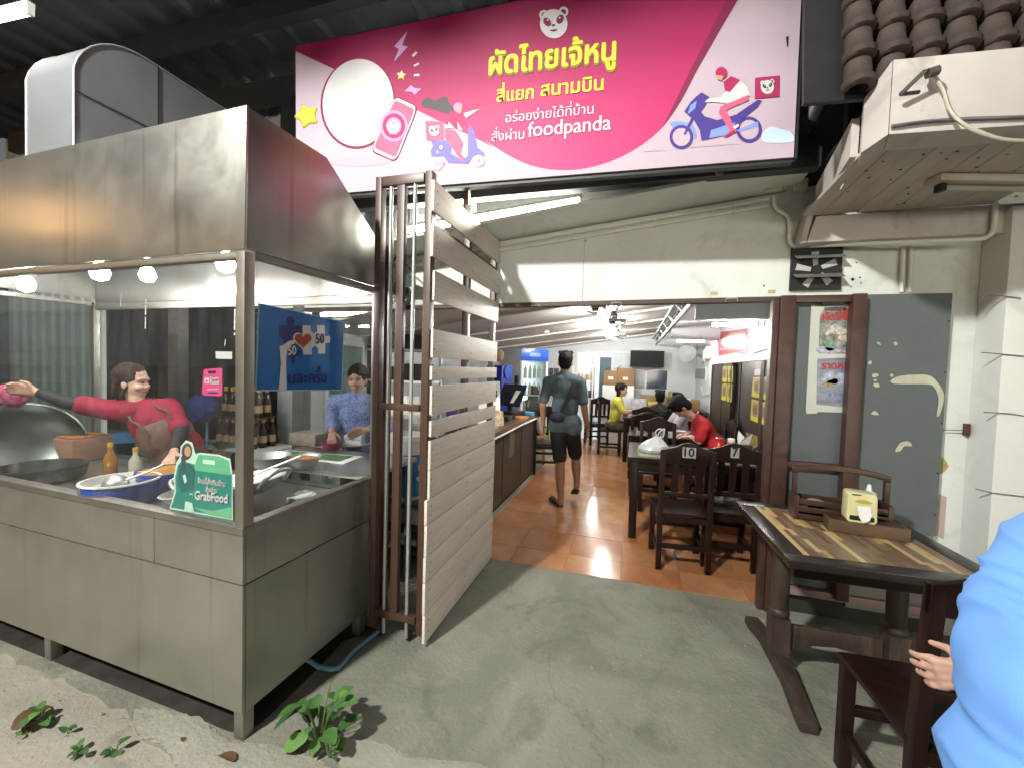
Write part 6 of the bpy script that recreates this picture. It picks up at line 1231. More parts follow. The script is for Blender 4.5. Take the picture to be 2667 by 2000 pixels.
# boards of the soffit run from the wall outwards
def yf(x):
    if x < B1.x: return B0.y + (B1.y-B0.y)*(x-B0.x)/(B1.x-B0.x)
    return B1.y + (B2.y-B1.y)*(x-B1.x)/(B2.x-B1.x)
x = B0.x+.02; i = 0
while x < B2.x-.1:
    a, b = x, x+.088
    mb = MB(); dz = random.uniform(-.002,.002)
    mb.hexa([Vector((a,yf(a)+.10,ZS+.018+dz))-o, Vector((b,yf(b)+.10,ZS+.018+dz))-o, Vector((b+.04,2.972,ZS+.018+dz))-o, Vector((a+.04,2.972,ZS+.018+dz))-o]+[Vector((a,yf(a)+.10,ZS+.035))-o, Vector((b,yf(b)+.10,ZS+.035))-o, Vector((b+.04,2.972,ZS+.035))-o, Vector((a+.04,2.972,ZS+.035))-o])
    mb.build('soffit_board', board_white, cn, bevel=.002); x += .0905
mb = MB(); mb.hexa([B0-o+Vector((0,.1,.03)), Vector((1.02,2.98,ZS+.03))-o, Vector((1.05,2.98,ZS+.03))-o, B0-o+Vector((.03,.1,.03)), B0-o+Vector((0,.1,.2)), Vector((1.02,2.98,ZS+.2))-o, Vector((1.05,2.98,ZS+.2))-o, B0-o+Vector((.03,.1,.2))]); mb.build('side_board', canopy_white, cn)
mb = MB(); mb.hexa([B0+Vector((.05,.12,.22))-o, B2+Vector((0,.12,.22))-o, Vector((B2.x,3.2,ZS+.3))-o, Vector((1.05,3.2,ZS+.3))-o, B0+Vector((.05,.12,.24))-o, B2+Vector((0,.12,.24))-o, Vector((B2.x,3.2,ZS+.34))-o, Vector((1.05,3.2,ZS+.34))-o]); mb.build('deck', dark_steel, cn)
hole = flat('old_hole',(0.05,0.045,0.04),.9); mb = MB(); rnd = random.Random(4)
for i in range(26):
    x = rnd.uniform(1.0,2.0); y = rnd.uniform(yf(x)+.15,2.9); mb.sphere(Vector((x,y,ZS+.0165))-o, (rnd.uniform(.004,.009),rnd.uniform(.004,.009),.002), 8, 4)
q_ = mb.build('nail_holes', hole, cn); q_['kind'] = 'stuff'
# beam along the wall under the canopy
mb = MB(); mb.prism([(0.985,2.975,2.372),(2.6,2.975,2.372),(2.6,2.975,ZS+.014),(1.03,2.975,ZS+.014)], (0,.152,0)); struct('wall_beam', mb, canopy_white, bevel=.006)
mb = MB(); mb.prism([(0.955,2.99,2.372),(0.983,2.976,2.372),(1.028,2.976,ZS+.1),(1.0,2.99,ZS+.1)], (0,.13,0)); mb.build('chamfer', canopy_white, COL.objects['wall_beam'])
# tile roof above the canopy
tf = thing('tiled_roof', 'steep old roof of dark barrel tiles above the white canopy', 'roof', tuple(B1+Vector((.1,.2,h_b)))); o2 = Vector(tf.location)
dirx = (B2-B1).normalized(); up = Vector((-dirx.y*.10, dirx.x*.10, 1)).normalized(); nrm = dirx.cross(up); nrm = nrm if nrm.y < 0 else -nrm
L_t = .30; sp = .120; me_t = None
for r_ in range(10):
    for c_ in range(-1, 16):
        base = B1 + dirx*(sp*c_+.05) + Vector((0,0,h_b-.05)) + up*(L_t*.40*r_) + Vector((dirx.y*-.10, dirx.x*.10, 0))
        if me_t is None:
            mb = MB(); n = 9; prof = [(0,.048,.010),(.008,.058,.014),(.030,.060,.015),(.042,.049,.010),(.10,.047,.006),(.20,.045,.0),(.30,.043,-.01)]; vs = []
            for l_, rad, lift in prof:
                for j in range(n):
                    a = -.35+(PI+.7)*j/(n-1); vs.append((rad*math.cos(a), l_, rad*math.sin(a)*.95+lift))
            m_ = len(vs)
            for l_, rad, lift in prof:
                for j in range(n):
                    a = -.35+(PI+.7)*j/(n-1); vs.append(((rad-.012)*math.cos(a), l_, (rad-.012)*math.sin(a)*.95+lift))
            k = len(prof); fs = [(i*n+j,i*n+j+1,(i+1)*n+j+1,(i+1)*n+j) for i in range(k-1) for j in range(n-1)]
            fs += [(m_+i*n+j,m_+(i+1)*n+j,m_+(i+1)*n+j+1,m_+i*n+j+1) for i in range(k-1) for j in range(n-1)] + [(j,m_+j,m_+j+1,j+1) for j in range(n-1)]
            mb.add(vs, fs); me_t = mb.mesh('roof_tile', clay, smooth=50)
        ob = bpy.data.objects.new('roof_tile', me_t); COL.objects.link(ob); ob.parent = tf
        R = Matrix((dirx, up, nrm)).transposed().to_4x4(); ob.matrix_local = Matrix.Translation(base-o2+nrm*(rnd.uniform(-.004,.004))) @ R @ Matrix.Rotation(rnd.uniform(-.03,.03), 4, 'Z')
mb = MB(); a = B1+dirx*-.25+Vector((0,0,h_b-.06))+Vector((dirx.y*-.14, dirx.x*.14, 0))-o2; mb.hexa([a, a+dirx*2.4, a+dirx*2.4-nrm*.02, a-nrm*.02, a+up*1.4, a+up*1.4+dirx*2.4, a+up*1.4+dirx*2.4-nrm*.02, a+up*1.4-nrm*.02]); mb.build('underlay', dark_steel, tf)
# dark angle iron and gutter between banner and canopy
mb = MB(); mb.beam(at(*D(1692,99),Y=2.44), at(*D(1880,92),Y=2.62), .05, .05); mb.solo('steel_bar', dark_steel, 'black square steel bar sticking out past the right end of the banner', 'bar')
mb = MB(); mb.tube([at(*D(1790,-40),Y=2.9), at(*D(1790,100),Y=2.9), at(*D(1788,200),Y=2.9), at(*D(1762,260),Y=2.92), at(*D(1740,330),Y=2.95)], .02, 8); mb.solo('drain_pipe', mat('drain_dark',(0.06,0.06,0.055),.5), 'dark grey thin drain pipe right of the banner', 'pipe', smooth=60)
mb = MB(); mb.tube(spline([at(*D(1745,265),Y=2.6), at(*D(1790,185),Y=2.55), at(*D(1850,160),Y=2.52), at(*D(1880,170),Y=2.5)],5), .05, 10); mb.solo('gutter_elbow', dark_steel, 'black bent gutter elbow between the banner and the canopy', 'gutter', smooth=60)
mb = MB(); mb.beam(at(*D(1845,190),Y=2.45), at(*D(1838,345),Y=2.55), .06, .05, (0,1,0)); mb.solo('steel_post', dark_steel, 'short black steel post against the left end of the canopy', 'post')
# electrical: junction boxes, pipes, loose wires
def jbox(px, py, Y, w, h, lab):
    p = at(*D(px,py), Y=Y); t = thing('junction_box', lab, 'electrical box', p, 0, 'junction boxes'); mb = MB(); mb.box(-w/2,w/2,-.03,.02,-h/2,h/2); mb.build('box', cream_plastic, t, bevel=.006); mb = MB(); mb.box(-w/2+.006,w/2-.006,-.036,-.0305,-h/2+.006,h/2-.006); mb.build('lid', cream_plastic, t, bevel=.004); return t
jbox(1668,402,3.10,.10,.09,'cream junction box under the right end of the banner'); jbox(1728,402,3.10,.075,.07,'smaller cream junction box just right of the other box'); jbox(1855,322,2.45,.07,.08,'open junction box with loose wires beside the canopy end')
mb = MB()
for pts in ([(1850,310),(1840,340),(1825,395)],[(1862,305),(1890,290),(1895,280)],[(1858,312),(1875,300),(1905,300)],[(1850,345),(1835,375),(1815,410)],[(1860,345),(1880,380),(1895,370)],[(1840,305),(1850,290),(1870,300)]):
    mb.tube(spline([at(*D(*p),Y=2.47) for p in pts],4), .0035, 5)
mb.solo('loose_wires', flat('wire_pale',(0.42,0.42,0.36),.5), 'tangle of loose pale wires at the open junction box', 'wires', smooth=60)
mb = MB(); mb.tube(spline([at(*D(*p),Y=3.10) for p in [(1672,425),(1675,448),(1690,460),(1704,470),(1706,500),(1705,520),(1716,532),(1740,532)]],4)+[at(*D(1960,524),Y=2.955), at(*D(2110,518),Y=2.955)]+spline([at(*D(*p),Y=2.95) for p in [(2125,516),(2142,505),(2148,480),(2150,440)]],4), .013, 8); mb.solo('conduit', pipe_white, 'white pipe from the junction box, running right under the wall beam', 'pipe', 'cable pipes on the walls', smooth=60)
for n_, px in enumerate((1951,1969)): mb = MB(); mb.tube([at(*D(px,532),Y=3.11), at(*D(px-4,632),Y=3.11)], .012, 8); mb.solo('conduit', pipe_white, ['short upright white pipe above the grey board, left of the pair','short upright white pipe above the grey board, right of the pair'][n_], 'pipe', 'cable pipes on the walls', smooth=60)
mb = MB(); mb.tube([(.872,3.10,.0),(.872,3.10,2.0)], .011, 8); 
for z in (.4,.95,1.5): mb.box(.872-.02,.872+.03,3.095,3.108,z-.008,z+.008)
mb.solo('door_track', pipe_white, 'thin white upright pipe on the right jamb of the doorway', 'pipe', smooth=60)
# hook and hanging cable on the canopy front
fpn = dirx.cross(Vector((0,0,1))); fpn = fpn if fpn.y < 0 else -fpn; fpl = Plane(B1+fpn*.02, fpn)
def fp_(x, y, l=0): return fpl.px(x*K, y*K, l)
t = thing('bracket', 'rusty bent iron bracket fixed to the canopy front', 'bracket', fp_(1985,225)); o3 = Vector(t.location); ir = mat('old_iron',(0.13,0.115,0.10),.6,metal=.4,var=.3)
mb = MB(); mb.tube([fp_(1937,212,.02)-o3, fp_(1975,175,.05)-o3, fp_(2010,155,.0)-o3], .008, 6); mb.tube([fp_(1937,212,.02)-o3, fp_(1985,200,.0)-o3], .007, 6); mb.build('arm', ir, t, smooth=50); mb = MB(); mb.tube([fp_(1990,172,.03)-o3, fp_(2012,165,.03)-o3], .018, 8); mb.build('clamp', ir, t, smooth=50)
mb = MB(); mb.tube(spline([fp_(2010,165,.01), fp_(2030,200,.015), fp_(2040,240,.02), fp_(2055,270,.03), fp_(2085,300,.05), fp_(2140,322,.06), fp_(2230,325,.06)],6), .007, 6); mb.solo('cable', flat('cable_cream',(0.50,0.47,0.38),.5), 'cream cable hanging from the iron bracket across the canopy front', 'cable', smooth=60)
mb = MB(); mb.tube(spline([B1+fpn*.012+Vector((0,0,.025))]+[B1+dirx*d_+fpn*.012+Vector((0,0,.028+.006*math.sin(d_*9))) for d_ in (.1,.2,.3,.45,.6,.8)],3), .006, 6); mb.solo('cable', wire, 'dark thin cable along the lower edge of the canopy front', 'cable', smooth=60)
t = thing('batten_lamp', 'unlit tube lamp fitting under the canopy at the right edge', 'lamp', (1.75,2.62,ZS-.02), .25); mb = MB(); mb.box(-.42,.6,-.045,.045,.0,.034); mb.build('batten', board_white, t, bevel=.004); mb = MB(); mb.tube([(-.36,0,-.018),(.55,0,-.018)], .013, 8); mb.build('tube', flat('dead_tube',(0.40,0.39,0.35),.3), t, smooth=60)
for x in (-.38,.56): mb = MB(); mb.box(x-.012,x+.012,-.02,.02,-.036,-.0005); mb.build('holder', black, t)
# extractor fan in the wall
t = thing('extractor_fan', 'square extractor fan opening with two flaps, high on the wall right of the doorway', 'fan', (1.09,3.10,2.105))
mb = MB(); mb.box(-.140,.140,0.005,.028,0,.275); mb.build('housing', black, t)
for i in range(5):
    a = 2*PI*i/5+.5; u = Vector((math.cos(a),0,math.sin(a))); w2 = Vector((-math.sin(a),0,math.cos(a))); cc = Vector((0,.003,.125))
    mb = MB(); mb.prism([cc+u*.03-w2*.012, cc+u*.112-w2*.03, cc+u*.118+w2*.012, cc+u*.03+w2*.012], (0,-.003,.001)); mb.build('blade', flat('blade_pale',(0.45,0.45,0.42),.4), t)
mb = MB(); mb.lathe([(.028,-.012),(.034,0.004)], (0,.0,.125), 14, axis=(0,1,0)); mb.build('hub', black, t)
for z in (.075,.195): mb = MB(); mb.prism([(-.128,-.022,z-.012),(.135,-.022,z-.012),(.135,-.065,z+.012),(-.128,-.065,z+.012),(-.128,-.065,z+.015),(.135,-.065,z+.015),(.135,-.020,z-.008),(-.128,-.020,z-.008)] and [(-.128,-.002,z+.022),(-.128,-.060,z-.008),(-.128,-.062,z-.004),(-.128,-.002,z+.026)], (.263,0,0)); mb.build('flap', mat('flap_grey',(0.17,0.17,0.145),.5), t)
for px, py, r_ in ((1842,604,.009),(1858,600,.005),(1860,612,.004),(1838,620,.004),(1850,568,.004)): p = at(*D(px,py), Y=3.128); mb = MB(); mb.lathe([(r_,-.001),(r_,.001)], p, 12, axis=(0,1,0)); mb.build('drill_hole', black, fw)
for px, py in ((2090,930),): mb = MB(); p = at(*D(2086,927), Y=3.12); mb.box(p.x-.01,p.x+.01,3.10,3.128,p.z-.035,p.z+.035); mb.solo('door_hook', mat('hook_brown',(0.08,0.03,0.03),.5), 'small dark red hook on the wall beside the grey board', 'hook')
p = at(*D(2015,928), Y=3.10); p2 = at(*D(2080,929), Y=3.10); mb = MB(); mb.tube([p, p2], .003, 5); mb.solo('rod', wire, 'thin rod between the grey board and the dark hook', 'rod')
# brown steel frame and grey boards
t = thing('door_panel', 'grey board in a brown steel frame beside the doorway, with old posters', 'panel', (1.12,3.06,0)); 
mb = MB(); mb.box(-.235,-.150,-.02,.055,0,2.063); mb.build('post', brown_steel, t, bevel=.003); mb = MB(); mb.box(-.275,-.238,-.005,.055,0,2.05); mb.build('post', brown_steel, t, bevel=.003)
mb = MB(); mb.box(.145,.215,-.045,.02,.16,2.063); mb.build('post', brown_steel, t, bevel=.003)
mb = MB(); mb.box(-.149,.144,-.015,.03,2.018,2.062); mb.build('rail', brown_steel, t, bevel=.003); mb = MB(); mb.box(-.149,.144,-.015,.03,.965,1.005); mb.build('rail', brown_steel, t, bevel=.003); mb = MB(); mb.box(-.149,.60,-.015,.03,.14,.185); mb.build('rail', mat('pale_red_rail',(0.30,0.20,0.18),.5,var=.2), t, bevel=.003)
mb = MB(); mb.box(-.149,.190,.032,.042,.19,2.017); mb.build('board', grey_board, t)
mb = MB(); mb.box(-.01,.10,-.025,-.016,1.995,2.017); mb.build('closer', black, t)
mb = MB(); mb.box(.965,1.78,3.105,3.127,.0,.139); mb.solo('gap_shade', flat('gap_shade_dark',(0.03,0.026,0.024),.8), 'dark strip painted for the shaded gap at the foot of the grey boards', 'gap_shade')  # dark board put in as the shade of the gap below the rail
gb = thing('grey_board', 'large plain grey board leaning on the white wall right of the brown frame', 'board', (1.56,3.075,0)); mb = MB(); mb.box(-.215,.215,0,.012,.62,2.065); mb.build('board', grey_board, gb); mb = MB(); mb.box(-.215,.205,.001,.012,.10,.617); mb.build('board', mat('grey_board_low',(0.20,0.20,0.185),.6,var=.1,scale=2), gb)
for z in (.75,1.0,1.3,1.6,1.9): mb = MB(); mb.sphere((.205,-.001,z), .005, 8, 5); mb.build('screw', dark_steel, gb)
scr_ = mat('torn_paper',(0.50,0.50,0.38),.8,var=.15,scale=12); gpl = Plane((1.5,3.073,1.5),(0,-1,0)); q = LP(gpl, Vector(gb.location)); c7 = lambda x, y: (1867+x/2.765, 700+y/2.765)
for pts in ([(1255,800),(1330,770),(1510,765),(1580,810),(1630,890),(1630,960),(1600,1055),(1580,1050),(1595,940),(1560,850),(1500,832),(1280,828)],[(1285,1300),(1310,1260),(1330,1245),(1380,1240),(1405,1275),(1350,1275),(1320,1310),(1290,1315)],[(1150,535),(1165,530),(1180,552),(1168,548)],[(1270,535),(1290,528),(1300,545),(1282,555)],[(1088,670),(1110,665),(1112,688),(1092,690)],[(1118,760),(1150,755),(1165,770),(1125,785)],[(1125,800),(1150,795),(1140,812)],[(1125,830),(1160,825),(1168,850),(1135,850)],[(1245,765),(1262,757),(1272,772),(1255,782)],[(1110,1045),(1135,1020),(1165,1050)]):
    q.shape([tuple(p)[:2] for p in spline([(a,b,0) for a,b in pts],3,True)], scr_, gb, 'paper_scrap', .003, c7)
tp = mat('wall_stain',(0.42,0.33,0.14),.8,var=.2); q0 = Plane((1.8,3.1285,.9),(0,-1,0)); mb = MB(); mb.poly([q0.px(*c7(*p)) for p in [(1580,1350),(1640,1365),(1670,1420),(1640,1460),(1570,1500)]]); mb.build('stain', tp, fw)
pkw = mat('pink_plaster',(0.46,0.36,0.32),.8,var=.08); mb = MB(); mb.poly([q0.px(2240+x/5.18,1180+y/5.18) for x, y in [(1000,520),(1170,590),(1130,1160),(925,1050),(960,700)]]); mb.build('bare_plaster', pkw, fw)
# two old posters on the framed board
ppl = Plane((1.15,3.090,1.6),(0,-1,0)); paper_c = mat('poster_paper',(0.55,0.57,0.50),.6,var=.06)
tpo, c = signpl('poster', 'sun bleached paper with two food pictures and red Thai headings on the grey board', 'poster', ppl, [(680,262),(990,262),(975,1035),(940,1035),(722,1028),(722,1040),(645,1042),(640,1010)], paper_c, .0012, c7); q = LP(ppl, c)
ph1 = mat('poster_photo_green',(0.05,0.12,0.12),.4,var=.8,scale=28,col2=(0.46,0.45,0.40),dirt=(0.03,0.09,0.08),dscale=14,damt=.8); ph2 = mat('poster_photo_blue',(0.16,0.19,0.28),.4,var=.4,scale=9,col2=(0.36,0.39,0.48),stretch=(.5,1,2)); redt = flat('poster_red_ink',(0.42,0.05,0.05),.5)
q.shape([(740,345),(760,300),(830,280),(990,262),(985,615),(730,612)], ph1, tpo, 'photo', .0026, c7); q.shape([(722,650),(985,640),(980,1005),(715,975)], ph2, tpo, 'photo', .0026, c7)
for pts, c_ in (([(800,430),(860,400),(930,440),(960,470),(900,480),(830,470),(780,480)],(0.5,0.47,0.40)),([(870,490),(950,470),(965,530),(900,520)],(0.55,0.48,0.40)),([(780,530),(830,510),(850,580),(790,590)],(0.16,0.30,0.22)),([(740,560),(900,590),(960,600),(730,608)],(0.36,0.38,0.48))): q.shape([tuple(p)[:2] for p in spline([(a,b,0) for a,b in pts],3,True)], mat('dish%d'%int(pts[0][0]),c_,.5,var=.75,scale=45), tpo, 'photo', .0036, c7)
for pts, c_ in (([(740,780),(820,740),(940,770),(900,830),(800,820)],(0.35,0.38,0.46)),([(750,830),(850,790),(870,820),(790,850)],(0.36,0.30,0.14)),([(780,900),(880,890),(940,930),(860,940)],(0.22,0.25,0.34))): q.shape([tuple(p)[:2] for p in spline([(a,b,0) for a,b in pts],3,True)], mat('dishb%d'%int(pts[0][0]),c_,.5,var=.6,scale=35), tpo, 'photo', .0036, c7)
q.text('ผัดซีอิ๊ว', (752,372), (985,366), redt, tpo, lift=.0046, bold=.05, ysc=1.1, f=c7); q.text('ราดหน้า', (748,722), (985,716), redt, tpo, lift=.0046, bold=.04, ysc=1.1, f=c7)
# ================================================================== weeds and litter
rnd = random.Random(21); lm = [mat('weed_leaf_%d'%i, c_, .7, var=.2, scale=20) for i, c_ in enumerate(((0.055,0.15,0.03),(0.035,0.10,0.022),(0.10,0.22,0.04)))]; stm = mat('weed_stem',(0.10,0.16,0.05),.6)
def leaf_mesh(l, w, m):
    mb = MB(); vs = []; fs = []; n = 6
    for i in range(n+1):
        t_ = i/n; ww = w*math.sin(PI*min(1, t_*.9+.06))**.75*(1-.25*t_); z = -.35*l*t_*t_; vs += [(-ww, l*t_, z+.22*ww), (0, l*t_, z), (ww, l*t_, z+.22*ww)]
    for i in range(n): fs += [(3*i,3*i+1,3*i+4,3*i+3),(3*i+1,3*i+2,3*i+5,3*i+4)]
    mb.add(vs, fs); return mb.mesh('leaf', m, smooth=60)
lms = [leaf_mesh(.095,.046,m) for m in lm]
def weed(lab, p, n, h, s_, grp):
    t = thing('weed', lab, 'plant', p, 0, grp)
    for i in range(n):
        a = rnd.uniform(0,2*PI); hh = h*rnd.uniform(.25,1); tip = Vector((math.cos(a)*h*.45*rnd.uniform(.2,1), math.sin(a)*h*.45*rnd.uniform(.2,1), hh))
        mb = MB(); mb.tube(spline([(0,0,0), tip*.5+Vector((0,0,hh*.12)), tip],3), .0022*s_+.0008, 5); mb.build('stem', stm, t, smooth=60)
        o = bpy.data.objects.new('leaf', lms[rnd.choice((0,0,1,2))]); COL.objects.link(o); o.parent = t; o.location = tip; o.scale = (s_*rnd.choice((.4,.6,.75,.9,1.0,1.1)),)*3; o.rotation_euler = (rnd.uniform(-.3,.8), rnd.uniform(-.5,.5), a-PI/2+rnd.uniform(-.6,.6))
    return t
pw_ = at(*D(690,1610), Z=0); weed('leafy green weed growing from the slab at the foot of the stall leg', pw_, 25, .21, .85, 'weeds'); weed('low tuft of grass at the right of the leafy weed', pw_+Vector((.07,-.03,0)), 12, .09, .42, 'weeds')
for x, y, l_, n, h, s_ in ((88,1570,'small bright green weed left of the stall leg',10,.08,.45),(60,1590,'thin sprig of weed at the left edge of the roadside',5,.05,.35),(145,1590,'dry looking sprig below the bright green weed',5,.04,.35),(170,1640,'yellowish creeping weed near the bottom edge',9,.05,.4),(250,1628,'dry creeping stalk right of the yellowish weed',6,.05,.35)):
    p = at(*D(x,y), Z=-.02); weed(l_, p, n, h, s_, 'weeds')
dl = mat('dead_leaf',(0.16,0.085,0.04),.7,var=.4,scale=15); dlm = leaf_mesh(.10,.03,dl)
for x, y, r_, s_, l_ in ((30,1590,.4,1.5,'curled brown dead leaf at the left edge of the picture'),(505,1650,1.4,.9,'reddish dry leaf on the pale slab edge at the bottom'),(395,1604,.9,.35,'tiny pale leaf scrap on the slab beside the stall')):
    o = bpy.data.objects.new('dead_leaf', dlm); COL.objects.link(o); o.location = at(*D(x,y), Z=-.0)+Vector((0,0,.018*s_)); o.scale = (s_,)*3; o.rotation_euler = (.15,.3,r_); tag(o, l_, 'leaf', 'dead leaves')
mb = MB(); rnd = random.Random(9)
for i in range(900):
    x = rnd.uniform(-3.2,1.3); y = rnd.uniform(.55,1.2) if i < 260 else rnd.uniform(1.0,3.0)
    if i >= 260 and x < -1.0: continue
    r_ = rnd.uniform(.0012,.004) if i%9 else rnd.uniform(.004,.008); z = -.025 if y < .8 else .0; mb.sphere((x,y,z+r_*.4), (r_*1.4,r_,r_*.8), 5, 4)
o = mb.build('grit', road_conc); tag(o, 'fine grit and gravel scattered over the ground', 'gravel', None, 'stuff')
# ================================================================== people
def V(*a): return Vector(a)
class Blob:
    """closed rounded pieces grown together into one continuous skin"""
    def __init__(s): s.mb = MB()
    def cap(s, a, b, r0, r1=None, n=14, k=10):
        a = Vector(a); b = Vector(b); r1 = r0 if r1 is None else r1; d = b-a
        if d.length < 1e-5: return s.ell(a, (r0,)*3)
        R = Vector((0,0,1)).rotation_difference(d.normalized()).to_matrix(); o = len(s.mb.v); L = d.length
        rows = []
        for i in range(1, k):
            t = -PI/2 + PI*i/k
            if i == k//2: rows += [(r0, 0.0), (r1, L)]; continue
            rr_, base = (r0, 0) if t < 0 else (r1, L); rows.append((rr_*math.cos(t), base+rr_*math.sin(t)))
        vs = [a + R @ Vector((0,0,-r0))]
        for r_, z in rows:
            for j in range(n): an = 2*PI*j/n; vs.append(a + R @ Vector((r_*math.cos(an), r_*math.sin(an), z)))
        vs.append(a + R @ Vector((0,0,L+r1))); m = len(rows); e = len(vs)-1; fs = []
        for j in range(n):
            fs.append((0, 1+(j+1)%n, 1+j)); fs.append((e, e-n+j, e-n+(j+1)%n))
        for i in range(m-1):
            for j in range(n): q_ = 1+i*n; fs.append((q_+j, q_+(j+1)%n, q_+n+(j+1)%n, q_+n+j))
        s.mb.add(vs, fs); return s
    def ell(s, c, r, R=None): s.mb.sphere(c, r, 16, 12, 0, R); return s
    def build(s, name, m, parent, voxel=.008, it=4, wr=0.0, wsc=9.0, keep=None):
        me = bpy.data.meshes.new(name); me.from_pydata(s.mb.v, [], s.mb.f)
        bm = bmesh.new(); bm.from_mesh(me); bmesh.ops.recalc_face_normals(bm, faces=bm.faces); bm.to_mesh(me); bm.free()
        o = bpy.data.objects.new(name, me); COL.objects.link(o)
        md = o.modifiers.new('r', 'REMESH'); md.mode = 'VOXEL'; md.voxel_size = voxel
        sm = o.modifiers.new('s', 'SMOOTH'); sm.factor = .5; sm.iterations = it
        dg = bpy.context.evaluated_depsgraph_get(); dg.update()
        m2 = bpy.data.meshes.new_from_object(o.evaluated_get(dg)); o.modifiers.clear(); o.data = m2; bpy.data.meshes.remove(me)
        bm = bmesh.new(); bm.from_mesh(m2)
        if keep: bmesh.ops.delete(bm, geom=[v for v in bm.verts if not keep(v.co)], context='VERTS')
        if wr > 0:
            bm.normal_update()
            for v in bm.verts:
                p = v.co; v.co = p + v.normal*wr*(noise.noise(Vector((p.x*wsc, p.y*wsc, p.z*wsc*.6)))+.5*noise.noise(p*wsc*2.3))
        bm.to_mesh(m2); bm.free(); m2.materials.clear(); m2.materials.append(m); m2.shade_smooth(); m2.name = name
        if parent: o.parent = parent
        return o
def frame(F, U=(0,0,1)):
    F = Vector(F).normalized(); U = Vector(U); Rt = F.cross(U).normalized(); U = Rt.cross(F).normalized(); return F, U, Rt
def hand(B, wrist, d, side, palm, curl=.5, s=1.0, fr=.0085):
    """palm, four unequal fingers bent twice, thumb off the side near its base"""
    d = Vector(d).normalized(); side = (Vector(side) - d*Vector(side).dot(d)).normalized(); pn = d.cross(side)
    if pn.dot(Vector(palm)) < 0: pn = -pn
    w = Vector(wrist)
    for k_ in (-.027,-.009,.009,.027): B.cap(w+d*.012*s+side*k_*.6*s, w+d*.085*s+side*k_*s, .013*s, .0125*s, 10, 8)
    for k_, l_ in ((.034,.068),(.0115,.078),(-.0115,.073),(-.033,.058)):
        p = w+d*.085*s+side*k_*s; c1 = curl*.6; q1 = p+(d*math.cos(c1)+pn*math.sin(c1))*l_*.45*s; c2_ = curl*1.5; q2 = q1+(d*math.cos(c2_)+pn*math.sin(c2_))*l_*.33*s; c3_ = curl*2.1; q3 = q2+(d*math.cos(c3_)+pn*math.sin(c3_))*l_*.24*s
        B.cap(p, q1, fr*s*1.08, fr*s, 8, 6); B.cap(q1, q2, fr*s, fr*s*.93, 8, 6); B.cap(q2, q3, fr*s*.93, fr*s*.8, 8, 6)
    t0 = w+d*.025*s+side*.024*s; t1 = t0+(d*.55+side*.75+pn*.25).normalized()*.04*s; t2 = t1+(d*.85+side*.25+pn*.35).normalized()*.032*s
    B.cap(t0, t1, .013*s, .0105*s, 8, 6); B.cap(t1, t2, .0105*s, .008*s, 8, 6)
eye_w = flat('eye_dark', (0.02,0.012,0.010), .3); brow = flat('eyebrow', (0.03,0.018,0.014), .7)
def head(B, t, c, F, U=(0,0,1), s=1.0, lips=None, face=True, smile=False, skin=None):
    F, U, Rt = frame(F, U); R = Matrix((Rt, F, U)).transposed(); c = Vector(c)
    B.ell(c+U*.02*s-F*.008*s, V(.074,.092,.098)*s, R); B.ell(c-U*.035*s+F*.012*s, V(.062,.075,.080)*s, R); B.ell(c-U*.085*s+F*.05*s, V(.030,.026,.022)*s, R)
    B.cap(c-U*.005*s+F*.080*s, c-U*.033*s+F*.092*s, .009*s, .012*s); B.ell(c-U*.034*s+F*.086*s, V(.018,.012,.010)*s, R)
    for k_ in (-1,1):
        B.ell(c-U*.02*s+Rt*k_*.074*s-F*.008*s, V(.010,.018,.030)*s, R); B.ell(c-U*.035*s+Rt*k_*.038*s+F*.055*s, V(.026,.026,.024)*s, R); B.cap(c+U*.020*s+Rt*k_*.015*s+F*.082*s, c+U*.018*s+Rt*k_*.05*s+F*.066*s, .010*s, .008*s)
    if face:
        mb = MB()
        for k_ in (-1,1): mb.sphere(c+U*.002*s+Rt*k_*.031*s+F*.0785*s, V(.0135,.006,.0042 if smile else .006)*s, 10, 6, 0, R)
        o = mb.build('eyes', eye_w, t, smooth=60)
        mb = MB()
        for k_ in (-1,1): mb.tube([c+U*.021*s+Rt*k_*.014*s+F*.0915*s, c+U*.026*s+Rt*k_*.032*s+F*.087*s, c+U*.020*s+Rt*k_*.05*s+F*.074*s], [.0022*s,.003*s,.0014*s], 6)
        mb.build('eyebrows', brow, t, smooth=60)
        mb = MB(); up_ = .006 if smile else 0
        mb.tube([c-U*(.066-up_)*s-Rt*.028*s+F*.074*s, c-U*.068*s-Rt*.012*s+F*.0845*s, c-U*.069*s+F*.087*s, c-U*.068*s+Rt*.012*s+F*.0845*s, c-U*(.066-up_)*s+Rt*.028*s+F*.074*s], [.002*s,.005*s,.006*s,.005*s,.002*s], 8)
        mb.build('lips', lips or flat('lips',(0.30,0.07,0.06),.4), t, smooth=60)
        if smile: mb = MB(); mb.tube([c-U*.065*s-Rt*.018*s+F*.0835*s, c-U*.0675*s+F*.0915*s, c-U*.065*s+Rt*.018*s+F*.0835*s], .0028*s, 6); mb.build('teeth', enamel_white, t, smooth=60)
    return c, F, U, Rt, R
